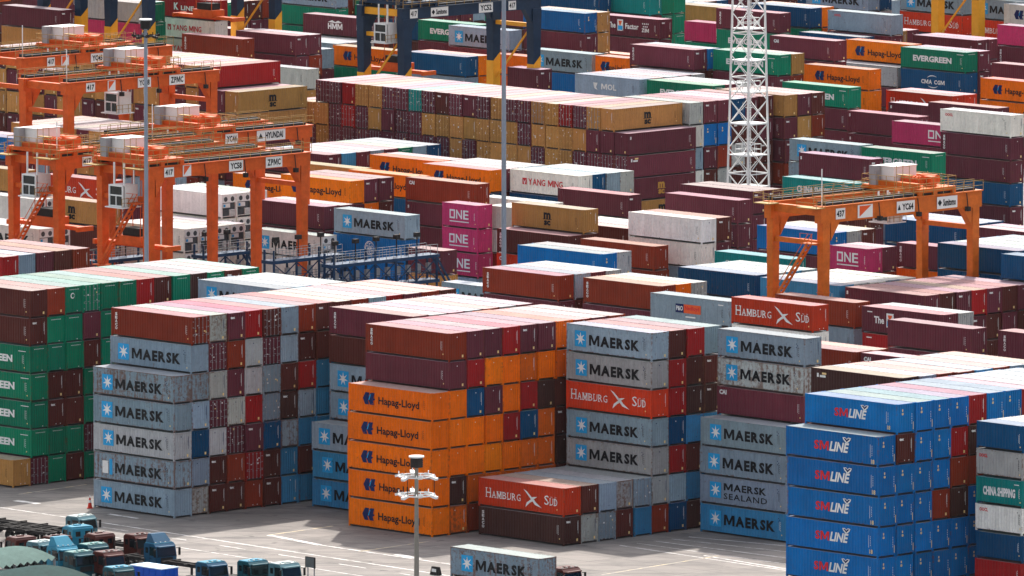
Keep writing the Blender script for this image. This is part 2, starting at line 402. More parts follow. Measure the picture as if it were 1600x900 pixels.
CONTAINERS='''0|-23.46|1113.00|17.44|U4|n|||brown container, top of ninth column, grey-fronted stack|789
0|-25.19|1111.22|11.63|U4|R|||bright red container, third down of eighth column, grey-fronted stack|8
0|-25.20|1111.23|17.44|U4|r|||rust red container, top of eighth column, grey-fronted stack|794
0|-25.24|1111.26|8.72|U4|K|||grey container, fourth down of eighth column, grey-fronted stack|0
0|-26.95|1109.46|17.44|U4|K|||grey container, top of seventh column, grey-fronted stack|797
0|-27.04|1109.55|8.72|U4|k|||blackish container, fourth down of seventh column, grey-fronted stack|0
0|-28.72|1107.72|0.00|U4|n|||brown container, bottom of sixth column, grey-fronted stack|3
0|-28.72|1107.72|17.44|U4|n||d|brown container showing doors, top of sixth column, grey-fronted stack|802
0|-28.72|1107.72|5.81|U4|N|||navy container, fifth down of sixth column, grey-fronted stack|10
0|-28.76|1107.75|11.63|U4|K||d|grey container showing doors, third down of sixth column, grey-fronted stack|2
0|-28.82|1107.81|8.72|U4|K||d|grey container showing doors, fourth down of sixth column, grey-fronted stack|0
0|-30.50|1105.98|5.81|U4|p|||plum container, fifth down of fifth column, grey-fronted stack|9
0|-30.51|1105.99|2.91|U4|R||d|bright red container showing doors, sixth down of fifth column, grey-fronted stack|0
0|-30.52|1105.99|14.54|U4|L|||pale grey container, second down of fifth column, grey-fronted stack|13
0|-30.59|1106.07|0.00|U4|r|||rust red container, bottom of fifth column, grey-fronted stack|0
0|-30.60|1106.08|11.63|U4|L|||pale grey container, third down of fifth column, grey-fronted stack|0
0|-30.62|1106.11|17.44|U4|R|||bright red container, top of fifth column, grey-fronted stack|806
0|-32.29|1104.26|17.44|U4|p|||plum container, top of fourth column, grey-fronted stack|806
0|-32.31|1104.27|14.54|U4|r|||rust red container, second down of fourth column, grey-fronted stack|0
0|-32.31|1104.27|8.72|U4|L|||pale grey container, fourth down of fourth column, grey-fronted stack|7
0|-32.33|1104.29|2.91|U4|r|||rust red container, sixth down of fourth column, grey-fronted stack|8
0|-32.39|1104.36|0.00|U4|n|||brown container, bottom of fourth column, grey-fronted stack|0
0|-32.39|1104.36|5.81|U4|p||d|plum container showing doors, fifth down of fourth column, grey-fronted stack|0
0|-34.12|1102.57|11.63|U4|L|||pale grey container, third down of third column, grey-fronted stack|4
0|-34.13|1102.58|17.44|U4|L||r|rusty pale grey container, top of third column, grey-fronted stack|815
0|-34.15|1102.60|0.00|U4|n|||brown container, bottom of third column, grey-fronted stack|0
0|-34.16|1102.61|14.54|U4|p||d|plum container showing doors, second down of third column, grey-fronted stack|0
0|-35.85|1100.78|8.72|U4|K|||grey container, fourth down of second column, grey-fronted stack|6
0|-35.85|1100.79|17.44|U4|r|SEA|d|rust red container with vertical white letters, top of second column, grey-fronted stack|816
0|-35.86|1100.79|2.91|U4|K|||grey container, sixth down of second column, grey-fronted stack|4
0|-35.89|1100.82|5.81|U4|N|||navy container, fifth down of second column, grey-fronted stack|0
0|-35.91|1100.85|11.63|U4|K||r|rusty grey container, third down of second column, grey-fronted stack|5
0|-35.97|1100.90|14.54|U4|K|M||grey container with star square, second down of second column, grey-fronted stack|0
0|-37.63|1099.05|2.91|U4|K|M0|r|rusty grey container with worn star square, fourth down of front column, grey-fronted stack|3
0|-37.65|1099.07|5.81|U4|L|M||pale grey container with star square, third down of front column, grey-fronted stack|1
0|-37.66|1099.08|0.00|U4|K|M||grey container with star square, bottom of front column, grey-fronted stack|0
0|-37.66|1099.08|8.72|U4|K|M||grey container with star square, second down of front column, grey-fronted stack|2
0|-37.67|1099.09|11.63|U4|K|M|r|rusty grey container with star square, top of front column, grey-fronted stack|857
1|-0.70|1095.51|17.44|U4|p|||plum container, top of seventh column, orange-fronted stack|828
1|-0.75|1095.57|14.54|U4|o|||orange container, second down of seventh column, orange-fronted stack|0
1|-11.38|1085.10|2.91|U4|o|HL||orange container with blue emblem, fourth down of front column, orange-fronted stack|13
1|-11.39|1085.11|0.00|U4|o|HL||orange container with blue emblem, bottom of front column, orange-fronted stack|0
1|-11.39|1085.12|11.63|U4|o|HL||orange container with blue emblem, top of front column, orange-fronted stack|888
1|-11.43|1085.15|8.72|U4|o|HL||orange container with blue emblem, second down of front column, orange-fronted stack|0
1|-11.47|1085.20|5.81|U4|o|HL||orange container with blue emblem, third down of front column, orange-fronted stack|0
1|-2.47|1093.77|8.72|U4|N|||navy container, fourth down of sixth column, orange-fronted stack|10
1|-2.54|1093.84|17.44|U4|p|||plum container, top of sixth column, orange-fronted stack|831
1|-2.54|1093.84|5.81|U4|O|||dull orange container, fifth down of sixth column, orange-fronted stack|0
1|-2.54|1093.85|11.63|U4|R|||bright red container, third down of sixth column, orange-fronted stack|1
1|-4.31|1092.10|17.44|U4|R|||bright red container, top of fifth column, orange-fronted stack|836
1|-6.03|1090.30|14.54|U4|o|||orange container, second down of fourth column, orange-fronted stack|12
1|-6.03|1090.30|8.72|U4|o|||orange container, fourth down of fourth column, orange-fronted stack|3
1|-6.06|1090.33|11.63|U4|p|||plum container, third down of fourth column, orange-fronted stack|0
1|-6.11|1090.38|5.81|U4|o|||orange container, fifth down of fourth column, orange-fronted stack|0
1|-6.12|1090.39|17.44|U4|p|||plum container, top of fourth column, orange-fronted stack|840
1|-7.86|1088.61|14.54|U4|R|||bright red container, second down of third column, orange-fronted stack|3
1|-7.89|1088.64|17.44|U4|p|||plum container, top of third column, orange-fronted stack|845
1|-9.62|1086.85|0.00|U4|O||r|rusty dull orange container, bottom of second column, orange-fronted stack|12
1|-9.65|1086.89|11.63|U4|o|||orange container, third down of second column, orange-fronted stack|0
1|-9.65|1086.89|14.54|U4|p|||plum container, second down of second column, orange-fronted stack|5
1|-9.65|1086.89|5.81|U4|o|||orange container, fifth down of second column, orange-fronted stack|0
1|-9.65|1086.89|8.72|U4|o|||orange container, fourth down of second column, orange-fronted stack|1
1|-9.69|1086.93|17.44|U4|r|SEA||rust red container with vertical white letters, top of second column, orange-fronted stack|846
1|1.02|1097.31|17.44|U4|O|||dull orange container, top of eighth column, orange-fronted stack|824
2|1.77|1078.61|0.00|U4|k|SEA||blackish container with vertical white letters, bottom of front column, stack behind red lettered stack|1
2|1.77|1078.61|2.91|U4|h|HS||orange red container with bird emblem, top of front column, stack behind red lettered stack|960
2|10.58|1087.38|11.63|U4|h|HS||orange red container with bird emblem, third down of sixth column, stack behind red lettered stack|0
2|10.61|1087.35|14.54|U4|L|M||pale grey container with star square, second down of sixth column, stack behind red lettered stack|1
2|10.61|1087.35|17.44|U4|K|M||grey container with star square, top of sixth column, stack behind red lettered stack|845
2|10.62|1087.34|8.72|U4|K|M||grey container with star square, fourth down of sixth column, stack behind red lettered stack|3
2|10.64|1087.32|2.91|U4|L|||pale grey container, sixth down of sixth column, stack behind red lettered stack|0
2|10.64|1087.32|5.81|U4|L|M||pale grey container with star square, fifth down of sixth column, stack behind red lettered stack|2
2|12.37|1089.11|17.44|U4|n|||brown container, top of seventh column, stack behind red lettered stack|845
2|12.41|1089.06|11.63|U4|R|||bright red container, third down of seventh column, stack behind red lettered stack|2
2|12.45|1089.02|0.00|U4|N|||navy container, bottom of seventh column, stack behind red lettered stack|8
2|14.18|1090.81|14.54|U4|n|||brown container, second down of eighth column, stack behind red lettered stack|0
2|14.22|1090.77|17.44|U4|R|||bright red container, top of eighth column, stack behind red lettered stack|839
2|15.98|1092.52|17.44|U4|K|||grey container, top of ninth column, stack behind red lettered stack|835
2|3.53|1080.37|2.91|U4|n|||brown container, top of second column, stack behind red lettered stack|954
2|5.29|1082.12|0.00|U4|K||d|grey container showing doors, bottom of third column, stack behind red lettered stack|0
2|5.34|1082.07|2.91|U4|K|||grey container, top of third column, stack behind red lettered stack|952
2|7.04|1083.89|2.91|U4|L||r|rusty pale grey container, top of fourth column, stack behind red lettered stack|947
2|8.85|1085.59|2.91|U4|K||d|grey container showing doors, top of fifth column, stack behind red lettered stack|942
2|8.91|1085.54|0.00|U4|b|||steel blue container, bottom of fifth column, stack behind red lettered stack|8
3|23.98|1080.96|5.81|U4|K|M||grey container with star square, second down of front column, grey stack left of blue wall|1
3|24.03|1080.91|2.91|U4|K|MS||grey container with star square, third down of front column, grey stack left of blue wall|0
3|24.05|1080.89|0.00|U4|b|M||steel blue container with star square, bottom of front column, grey stack left of blue wall|1
3|24.06|1080.87|8.72|U4|K|M||grey container with star square, top of front column, grey stack left of blue wall|835
3|25.74|1082.72|11.63|U4|p|CAI||plum container, third down of second column, grey stack left of blue wall|0
3|25.77|1082.69|14.54|U4|L|M|r|rusty pale grey container, second down of second column, grey stack left of blue wall|0
3|25.78|1082.68|17.44|U4|K|M||grey container with star square, top of second column, grey stack left of blue wall|859
4|31.33|1028.52|14.54|U4|B|SM||bright blue container with red white lettering, top of front column, bright blue stack|1020
4|31.34|1028.52|2.91|U4|B|SM||bright blue container with red white lettering, fifth down of front column, bright blue stack|0
4|31.36|1028.49|5.81|U4|B|SM||bright blue container with red white lettering, fourth down of front column, bright blue stack|0
4|31.41|1028.44|11.63|U4|B|SM||bright blue container with red white lettering, second down of front column, bright blue stack|9
4|31.45|1028.40|8.72|U4|B|SM||bright blue container with red white lettering, third down of front column, bright blue stack|5
4|33.14|1030.22|8.72|U4|B|||bright blue container, fourth down of second column, bright blue stack|0
4|33.16|1030.20|17.44|U4|B|SM||bright blue container with red white lettering, top of second column, bright blue stack|992
4|33.17|1030.19|14.54|U4|n|||brown container, second down of second column, bright blue stack|2
4|33.17|1030.19|5.81|U4|B|||bright blue container, fifth down of second column, bright blue stack|3
4|33.18|1030.18|11.63|U4|B|||bright blue container, third down of second column, bright blue stack|1
4|34.93|1031.95|11.63|U4|B|||bright blue container, third down of third column, bright blue stack|0
4|34.96|1031.93|8.72|U4|B|||bright blue container, fourth down of third column, bright blue stack|2
4|34.98|1031.90|14.54|U4|B|||bright blue container, second down of third column, bright blue stack|0
4|35.00|1031.88|17.44|U4|B|||bright blue container, top of third column, bright blue stack|988
4|35.02|1031.86|5.81|U4|B|||bright blue container, fifth down of third column, bright blue stack|8
4|36.68|1033.72|11.63|U4|B|||bright blue container, third down of fourth column, bright blue stack|0
4|36.69|1033.71|8.72|U4|r|||rust red container, fourth down of fourth column, bright blue stack|2
4|36.71|1033.69|5.81|U4|B|||bright blue container, fifth down of fourth column, bright blue stack|2
4|36.79|1033.61|14.54|U4|B|||bright blue container, second down of fourth column, bright blue stack|0
4|36.79|1033.61|17.44|U4|B|||bright blue container, top of fourth column, bright blue stack|987
4|38.50|1035.41|11.63|U4|r|||rust red container, third down of fifth column, bright blue stack|4
4|38.54|1035.37|8.72|U4|k|||blackish container, fourth down of fifth column, bright blue stack|6
4|38.55|1035.36|17.44|U4|B|||bright blue container, top of fifth column, bright blue stack|979
4|38.56|1035.35|5.81|U4|B|||bright blue container, fifth down of fifth column, bright blue stack|3
4|40.31|1037.12|17.44|U4|R|||bright red container, top of sixth column, bright blue stack|975
4|42.10|1038.85|17.44|U4|B|||bright blue container, top of seventh column, bright blue stack|970
4|43.86|1040.60|17.44|U4|B|||bright blue container, top of eighth column, bright blue stack|964
5|34.30|1050.67|17.44|U4|k|ZL||blackish container, top of front column, stack backing the blue wall|936
7|47.12|1026.80|2.64|U2|R|c|s|bright red container, sixth down of front column, short mixed stack at right edge|1
7|47.17|1026.76|7.92|U2|w|OO|s|white container, fourth down of front column, short mixed stack at right edge|0
7|47.19|1026.73|10.56|U2|t|CS|s|teal container with white lettering, third down of front column, short mixed stack at right edge|0
7|47.19|1026.73|13.20|U2|L|OO|s|pale grey container, second down of front column, short mixed stack at right edge|0
7|47.23|1026.70|15.84|U2|N||s|navy container, top of front column, short mixed stack at right edge|422
7|47.23|1026.70|5.28|U2|N||s|navy container, fifth down of front column, short mixed stack at right edge|0
8|-40.78|1136.18|17.44|U4|n|||brown container, top of ninth column, green-fronted stack|743
8|-42.55|1134.43|17.44|U4|R|||bright red container, top of eighth column, green-fronted stack|746
8|-44.34|1132.71|17.44|U4|g|||green container, top of seventh column, green-fronted stack|751
8|-46.19|1131.04|17.44|U4|g|||green container, top of sixth column, green-fronted stack|754
8|-47.96|1129.29|14.54|U4|p|||plum container, second down of fifth column, green-fronted stack|3
8|-47.99|1129.32|17.44|U4|g|ev|d|green container showing doors, top of fifth column, green-fronted stack|759
8|-49.66|1127.48|11.63|U4|g|||green container, third down of fourth column, green-fronted stack|12
8|-49.71|1127.53|5.81|U4|n|||brown container, fifth down of fourth column, green-fronted stack|4
8|-49.77|1127.59|17.44|U4|g|ev||green container, top of fourth column, green-fronted stack|715
8|-51.51|1125.82|11.63|U4|g|||green container, third down of third column, green-fronted stack|6
8|-51.53|1125.83|5.81|U4|n|||brown container, fifth down of third column, green-fronted stack|2
8|-51.53|1125.84|17.44|U4|r|||rust red container, top of third column, green-fronted stack|553
8|-53.22|1124.01|2.91|U4|g|EG||green container with white lettering, sixth down of second column, green-fronted stack|5
8|-53.23|1124.02|8.72|U4|g|EG||green container with white lettering, fourth down of second column, green-fronted stack|10
8|-53.28|1124.07|5.81|U4|g|EG||green container with white lettering, fifth down of second column, green-fronted stack|0
8|-53.30|1124.09|17.44|U4|n|||brown container, top of second column, green-fronted stack|382
8|-53.33|1124.12|11.63|U4|g|EG||green container with white lettering, third down of second column, green-fronted stack|0
8|-53.33|1124.12|14.54|U4|n|||brown container, second down of second column, green-fronted stack|0
8|-55.06|1122.33|0.00|U4|y|||tan container, top of front column, green-fronted stack|245
9|-37.14|1139.54|17.44|U4|k|||blackish container, top of second column, roofs beyond the green stack|736
9|-38.86|1137.75|17.44|U4|g|||green container, top of front column, roofs beyond the green stack|741
10|-27.70|1126.06|17.44|U4|K|M||grey container with star square, top of front column, grey roofs between left stacks|764
11|-50.39|1162.90|17.44|U4|r|||rust red container, top of fifth column, left edge stack under cranes|691
11|-52.26|1161.16|17.44|U4|n|||brown container, top of fourth column, left edge stack under cranes|584
11|-54.12|1159.42|17.44|U4|p|||plum container, top of third column, left edge stack under cranes|420
12|-13.55|1101.50|11.63|U4|K|M||grey container with star square, third down of second column, purple stack beside orange one|0
12|-13.55|1101.50|17.44|U4|p|SEA||plum container with vertical white letters, top of second column, purple stack beside orange one|814
12|-13.58|1101.53|8.72|U4|K|M||grey container with star square, fourth down of second column, purple stack beside orange one|0
12|-13.60|1101.55|14.54|U4|n|||brown container, second down of second column, purple stack beside orange one|0
12|-15.26|1099.69|2.91|U4|b|M||steel blue container with star square, second down of front column, purple stack beside orange one|0
12|-15.31|1099.74|0.00|U4|b|M||steel blue container with star square, bottom of front column, purple stack beside orange one|1
12|-15.35|1099.78|5.81|U4|K|M||grey container with star square, top of front column, purple stack beside orange one|300
13|1.81|1214.23|8.72|U4|r|SEA||rust red container with vertical white letters, top of front column, rust stack past orange roofs|648
13|3.69|1215.86|8.72|U4|K|||grey container, top of second column, rust stack past orange roofs|647
15|13.05|1204.14|8.72|U4|r|SEA||rust red container, top of front column, stack behind the lettered grey stack|665
16|20.38|1189.40|8.72|U4|K|PO||grey container with two-tone panel, top, lettered grey stack mid right|645
17|28.75|1160.41|11.63|U4|h|HS||orange red container with bird emblem, top, red lettered stack mid right|728
18|34.09|1188.26|5.81|U4|K|||grey container, second down, rust stack behind red one|0
18|34.11|1188.24|8.72|U4|r|||rust red container, top, rust stack behind red one|693
19|43.34|1176.93|8.72|U4|p|ZF||plum container with picture lettering, top of front column, dark picture lettered stack|714
20|44.83|1139.60|11.63|U4|p|||plum container, top, plain maroon stack|769
21|56.10|1129.94|11.63|U4|p|SEA||plum container with vertical white letters, top, right edge maroon stack|167
22|32.02|1119.46|11.63|U4|r|||rust red container, top of front column, low dark red stack|407
24|42.05|1194.95|8.72|U4|p|s||plum container, top of front column, row under right crane|683
24|43.80|1196.72|8.72|U4|n|||brown container, top of second column, row under right crane|680
24|45.68|1198.35|8.72|U4|p|||plum container, top of third column, row under right crane|675
24|47.47|1200.08|8.72|U4|R|||bright red container, top of fourth column, row under right crane|673
24|49.24|1201.81|8.72|U4|p|||plum container, top of fifth column, row under right crane|671
24|51.00|1203.57|8.72|U4|n|||brown container, top of sixth column, row under right crane|667
25|23.82|1214.83|8.72|U4|N|||navy container, top of front column, dark blue stack near crane leg|649
26|32.86|1204.46|8.72|U4|b|COS||steel blue container with pale lettering, top of front column, blue stack at crane leg|667
27|6.29|1236.57|8.72|U5|B|||bright blue container, top of front column, bright blue stack behind pole|694
27|8.02|1238.36|8.72|U5|L|||pale grey container, top of second column, bright blue stack behind pole|693
28|13.21|1270.03|5.81|U4|r|||rust red container, top, brown stack right of bright blue|581
29|28.22|1230.85|8.72|U4|t|T||teal container with small white lettering, top, teal lettered stack|629
30|18.83|1272.34|5.81|U4|w|||white container, second down of front column, cream stack|0
30|18.84|1272.32|8.72|U4|w|||white container, top of front column, cream stack|569
30|20.64|1274.04|8.72|U4|n|||brown container, top of second column, cream stack|562
32|3.31|1281.08|5.81|U4|n|SEA||brown container with vertical white letters, top of front column, tan lettered stack|567
32|5.09|1282.81|8.72|U4|y|MSC||tan container with black emblem, top of second column, tan lettered stack|555
35|-5.25|1285.32|2.91|U2|P|ONE||pink container with big white letters, third down, pink stack|6
35|-5.31|1285.38|8.72|U2|P|ONE||pink container with big white letters, top, pink stack|275
35|-5.34|1285.42|5.81|U2|P|ONE||pink container with big white letters, second down, pink stack|0
36|-15.96|1276.46|8.72|U4|K|M||grey container with star square, top, grey and blue stack|561
36|-16.02|1276.52|5.81|U4|B|emb||bright blue container with round white emblem, second down, grey and blue stack|0
36|-16.05|1276.56|2.91|U4|B|||bright blue container, third down, grey and blue stack|0
37|-9.40|1263.12|5.81|U2|p|||plum container, top, low maroon stack by rack|296
38|-7.80|1311.61|5.81|U4|p|s||plum container, second down, maroon stack by orange ones|0
38|-7.83|1311.64|8.72|U4|r|CAI||rust red container with small white letters, top, maroon stack by orange ones|518
39|-15.29|1348.17|5.81|U4|o|HL||orange container with blue emblem, top, orange stack behind maroon|463
40|-19.44|1318.69|8.72|U4|p|||plum container, top of third column, front orange pair|506
40|-21.33|1317.07|8.72|U4|p|||plum container, top of second column, front orange pair|508
40|-23.06|1315.28|8.72|U4|o|HL||orange container with blue emblem, top of front column, front orange pair|517
41|-29.63|1344.34|5.81|U4|o|HL||orange container with blue emblem, top, orange stack behind crane|299
42|-25.67|1286.36|8.72|U4|p|||plum container, top of front column, long maroon stack|551
43|-22.62|1357.42|5.81|U4|y|||tan container, top, tan stack behind crane|469
44|-26.73|1374.59|5.81|U4|p|||plum container, top of front column, roofs beyond crane|459
45|-12.91|1366.72|5.81|U4|o|HL||orange container with blue emblem, top of front column, rear orange stack|468
46|-6.16|1355.82|5.81|U4|o|HL||orange container with blue emblem, top of front column, orange stack left of pole|477
47|4.85|1348.90|5.81|U4|w|YM||white container with red lettering, top of front column, white lettered stack by pole|486
48|10.75|1326.40|5.81|U4|p|tex||plum container, top, maroon end by tan wall|512
49|25.45|1303.60|8.72|U4|p|||plum container, top of front column, upper plum pair|528
49|27.32|1305.25|8.72|U4|p|||plum container, top of second column, upper plum pair|523
50|23.47|1293.43|8.72|U4|p|||plum container, top, lower plum stack|538
51|33.67|1257.99|8.72|U4|B|||bright blue container, top of front column, bright blue stack by crane|586
52|39.42|1239.02|8.72|U2|P|ONE||pink container with big white letters, top of front column, pink stack by crane|309
54|49.85|1239.15|8.72|U5|p|SEA||plum container with vertical white letters, top, maroon stack framed by crane|266
55|53.00|1213.27|11.63|U4|N|||navy container, top of front column, pale blue roofs at right edge|625
56|59.61|1201.90|11.63|U4|N|||navy container, top, dark teal stack at right edge|126
57|-25.80|1280.91|5.81|U4|w|M|f|white refrigerated container with star square, top, white stack with cooling unit|570
57|-25.82|1280.94|2.91|U4|w||f|white refrigerated container, second down, white stack with cooling unit|0
58|-34.56|1303.38|8.72|U4|w||f|white refrigerated container, top of third column, white stack between crane legs|537
58|-34.59|1303.40|5.81|U4|w||f|white refrigerated container, second down of third column, white stack between crane legs|0
58|-36.32|1301.62|2.91|U4|w||f|white refrigerated container, third down of second column, white stack between crane legs|0
58|-36.33|1301.63|5.81|U4|w||f|white refrigerated container, second down of second column, white stack between crane legs|0
58|-36.35|1301.65|8.72|U4|w||f|white refrigerated container, top of second column, white stack between crane legs|531
58|-38.11|1299.89|8.72|U4|w||f|white refrigerated container, top of front column, white stack between crane legs|529
58|-38.12|1299.90|5.81|U4|w||f|white refrigerated container, second down of front column, white stack between crane legs|0
59|-36.96|1293.77|5.81|U4|w||f|white refrigerated container, top of fourth column, white row behind crane legs|547
59|-38.66|1291.96|5.81|U4|w||f|white refrigerated container, top of third column, white row behind crane legs|553
59|-40.49|1290.26|5.81|U4|w||f|white refrigerated container, top of second column, white row behind crane legs|552
59|-42.25|1288.51|2.91|U4|w||f|white refrigerated container, second down of front column, white row behind crane legs|2
59|-42.29|1288.56|5.81|U4|w||f|white refrigerated container, top of front column, white row behind crane legs|555
60|-59.81|1294.19|8.72|U4|w||f|white refrigerated container, top, white stack at left edge|367
61|-56.58|1263.73|8.72|U4|w||f|white refrigerated container, top of second column, front white stack at left|520
61|-58.37|1262.01|8.72|U4|w|M|f|white refrigerated container with star square, top of front column, front white stack at left|390
63|-51.59|1289.85|5.81|U4|n|||brown container, second down, tan lettered stack between legs|4
63|-51.69|1289.95|8.72|U4|y|MSC||tan container with black emblem, top, tan lettered stack between legs|542
64|-52.02|1315.26|8.72|U4|h|HS||orange red container with bird emblem, top, red lettered stack between legs|516
65|-63.15|1327.26|8.72|U4|y|MSC||tan container with black emblem, top, tan stack at left edge|226
66|-63.87|1337.22|11.63|U4|B|emb||bright blue container with round white emblem, top of front column, blue stack at left edge|204
67|11.14|1379.67|11.63|V4|R||d|bright red container showing doors, top of fifth column, wall of container doors|436
67|12.95|1377.92|11.63|V4|p||d|plum container showing doors, top of fourth column, wall of container doors|437
67|14.67|1376.10|11.63|V4|y||d|tan container showing doors, top of third column, wall of container doors|442
67|16.46|1374.33|11.63|V4|y|MSC||tan container with black emblem, top of second column, wall of container doors|444
67|18.13|1372.45|5.81|V4|p|ZL|d|plum container showing doors, second down of front column, wall of container doors|3
67|18.16|1372.48|2.91|V4|p|MSCy|d|plum container with tan emblem, third down of front column, wall of container doors|0
67|18.18|1372.50|8.72|V4|p|s||plum container, top of front column, wall of container doors|454
67|5.85|1385.04|11.63|V4|p||d|plum container showing doors, top of eighth column, wall of container doors|431
67|7.66|1383.29|11.63|V4|y||d|tan container showing doors, top of seventh column, wall of container doors|436
68|19.22|1382.47|11.63|U4|L|||pale grey container, top of front column, stack right of door wall|432
68|21.03|1384.23|11.63|U4|p|tex||plum container, top of second column, stack right of door wall|431
68|22.88|1385.97|11.63|U4|p|||plum container, top of third column, stack right of door wall|431
68|28.38|1391.20|11.63|U4|n|||brown container, top of sixth column, stack right of door wall|425
69|31.50|1392.56|11.63|U4|y|||tan container, top of front column, stack right of lattice tower|423
69|31.51|1392.55|8.72|U4|p|tex||plum container, second down of front column, stack right of lattice tower|0
70|-31.69|1396.71|11.63|V4|y|MSC||tan container with black emblem, top of front column, rear block behind orange cranes|420
70|-31.71|1396.70|2.91|V4|p|||plum container, fourth down of front column, rear block behind orange cranes|0
70|-31.71|1396.70|8.72|V4|y|||tan container, second down of front column, rear block behind orange cranes|0
70|-31.72|1396.69|5.81|V4|p|||plum container, third down of front column, rear block behind orange cranes|0
70|-35.22|1400.22|14.54|V4|R|CAI||bright red container with small white letters, top of third column, rear block behind orange cranes|409
71|-46.57|1373.10|0.00|V4|p|||plum container, bottom of front column, low tan row behind cranes|0
71|-46.58|1373.09|8.72|V4|y|||tan container, top of front column, low tan row behind cranes|451
71|-46.60|1373.08|2.91|V4|K|||grey container, third down of front column, low tan row behind cranes|0
71|-46.60|1373.08|5.81|V4|p|||plum container, second down of front column, low tan row behind cranes|1
73|59.29|1366.59|2.91|U4|N|||navy container, fourth down, white stack at right|0
73|59.31|1366.56|11.63|U4|w|OO||white container with small red letters, top, white stack at right|451
73|59.33|1366.54|5.81|U4|p|s||plum container, third down, white stack at right|0
73|59.34|1366.54|0.00|U4|p|tex||plum container, bottom, white stack at right|3
73|59.35|1366.52|8.72|U4|p|SEA||plum container with vertical white letters, second down, white stack at right|2
74|59.23|1405.32|8.72|U4|p|||plum container, top, plum stack behind white one|420
76|48.46|1393.61|8.72|U4|p|s||plum container, top, plum stack left of pink|433
77|53.64|1380.49|8.72|U4|P|ONE||pink container with big white letters, top, pink stack in far right field|270
78|40.01|1357.98|8.72|U4|K|M||grey container with star square, top, far grey stack half hidden|466
79|48.65|1347.90|5.81|U4|g|EG||green container with white lettering, second down, far green pair|0
79|48.75|1347.80|8.72|U4|g|EG||green container with white lettering, top, far green pair|476
79|48.76|1347.79|2.91|U4|n|||brown container, third down, far green pair|5
80|40.74|1340.93|8.72|U4|p|s||plum container, top, maroon stack above right crane|485
81|37.96|1312.35|8.72|U4|t|CS||teal container with white lettering, top, teal lettered stack above crane|518
81|38.04|1312.27|5.81|U4|n|||brown container, second down, teal lettered stack above crane|5
82|58.43|1482.69|8.72|U4|g|EG||green container with white lettering, top of front column, green and blue stack|361
82|58.45|1482.67|5.81|U4|N|CMA||navy container with arc lettering, second down of front column, green and blue stack|1
83|51.22|1494.00|8.72|U4|o|HL||orange container with blue emblem, top, upper orange stack|351
84|49.51|1492.05|5.81|U4|L|||pale grey container, top, lilac grey stack|304
85|44.42|1457.75|8.72|U4|o|HL||orange container with blue emblem, top, orange pair|376
86|40.90|1432.80|5.81|U4|p|||plum container, second down, green stack before orange pair|0
86|40.95|1432.75|8.72|U4|g|EG||green container with white lettering, top, green stack before orange pair|398
87|67.45|1438.01|8.72|U4|o|HL||orange container with blue emblem, top, right edge orange pair|217
88|69.87|1459.52|8.72|U4|p|||plum container, top, plum stack at right edge|152
89|55.37|1451.28|5.81|U4|h|HS||orange red container with bird emblem, top of front column, light red stack|389
91|40.14|1468.19|11.63|U4|p|CAI||plum container with small white letters, top, plum lettered stack behind tower|364
93|32.03|1447.92|8.72|U4|p|||plum container, second down of front column, green stack behind tower|0
93|32.05|1447.90|11.63|U4|g|EG||green container with white lettering, top of front column, green stack behind tower|378
95|23.04|1435.38|8.72|U4|g|EG||green container with white lettering, top of front column, green half hidden stack|393
96|13.51|1444.22|8.72|U4|K|MOL||grey container with white lettering, top of front column, grey blue lettered stack|388
97|20.97|1455.28|11.63|U4|p|SEA||plum container with vertical white letters, top of front column, plum stack mid top|375
98|14.31|1472.05|8.72|U2|o|HL||orange container with blue emblem, top, small orange stack|161
100|17.46|1532.39|8.72|U4|p|ZF||plum container with picture lettering, top, picture lettered plum pair|302
101|16.49|1570.01|8.72|U4|t|||teal container, top of front column, teal stack at top edge|0
102|28.27|1582.86|5.81|U4|y|||tan container, top of front column, tan stack at top edge|223
103|29.42|1522.11|8.72|U4|P|ONE||pink container with big white letters, top, far pink stack|134
104|33.62|1509.82|11.63|U4|p|SEA||plum container with vertical white letters, top, plum and green stack behind tower|333
104|33.69|1509.75|8.72|U4|g|EG||green container with white lettering, second down, plum and green stack behind tower|2
105|38.18|1517.73|11.63|U4|N|||navy container, top of front column, navy stack at top right|331
106|49.13|1506.78|11.63|U4|K|OO||grey container with small red letters, top, long grey stack at top|335
107|47.09|1544.34|11.63|U4|K|M||grey container with star square, top of front column, grey lettered stack at top|0
108|60.24|1538.08|8.72|U4|h|HS||orange red container with bird emblem, second down of front column, grey over red stack|0
108|60.29|1538.03|11.63|U4|K|M||grey container with star square, top of front column, grey over red stack|0
109|70.05|1525.82|11.63|U4|K|M||grey container with star square, top, second grey over red stack|67
111|71.72|1484.41|11.63|U4|P|ONE||pink container with big white letters, top, pink over plum stack|111
112|60.70|1500.73|8.72|U4|p|||plum container, top of front column, plum stack by yellow legs|350
114|6.71|1509.82|11.63|U4|B|||bright blue container, top of front column, blue stack left of plum pair|330
114|6.79|1509.73|8.72|U4|p|||plum container, second down of front column, blue stack left of plum pair|4
115|9.17|1573.13|8.72|U4|N|||navy container, top, navy stack at top middle|0
116|7.46|1479.90|8.72|U4|K|M||grey container with star square, top, grey stack behind blue crane leg|362
117|2.12|1504.25|5.81|U4|o|||orange container, top, orange end pair|187
118|2.39|1455.62|8.72|U2|p|tex||plum container, top, small plum end|189
119|-3.77|1515.28|8.72|U4|K|M||grey container with star square, top, grey stack through blue crane|335
120|-8.12|1524.10|8.72|U4|g|EG||green container with white lettering, top, green stack behind grey|329
121|-9.80|1507.14|5.81|U4|N|||navy container, top of front column, dark blue stack under blue crane|351
122|-19.98|1516.65|5.81|U4|o|HL||orange container with blue emblem, top, orange stack behind crane leg|343
125|-31.58|1489.25|5.81|U4|L|||pale grey container, top, light grey stack below it|192
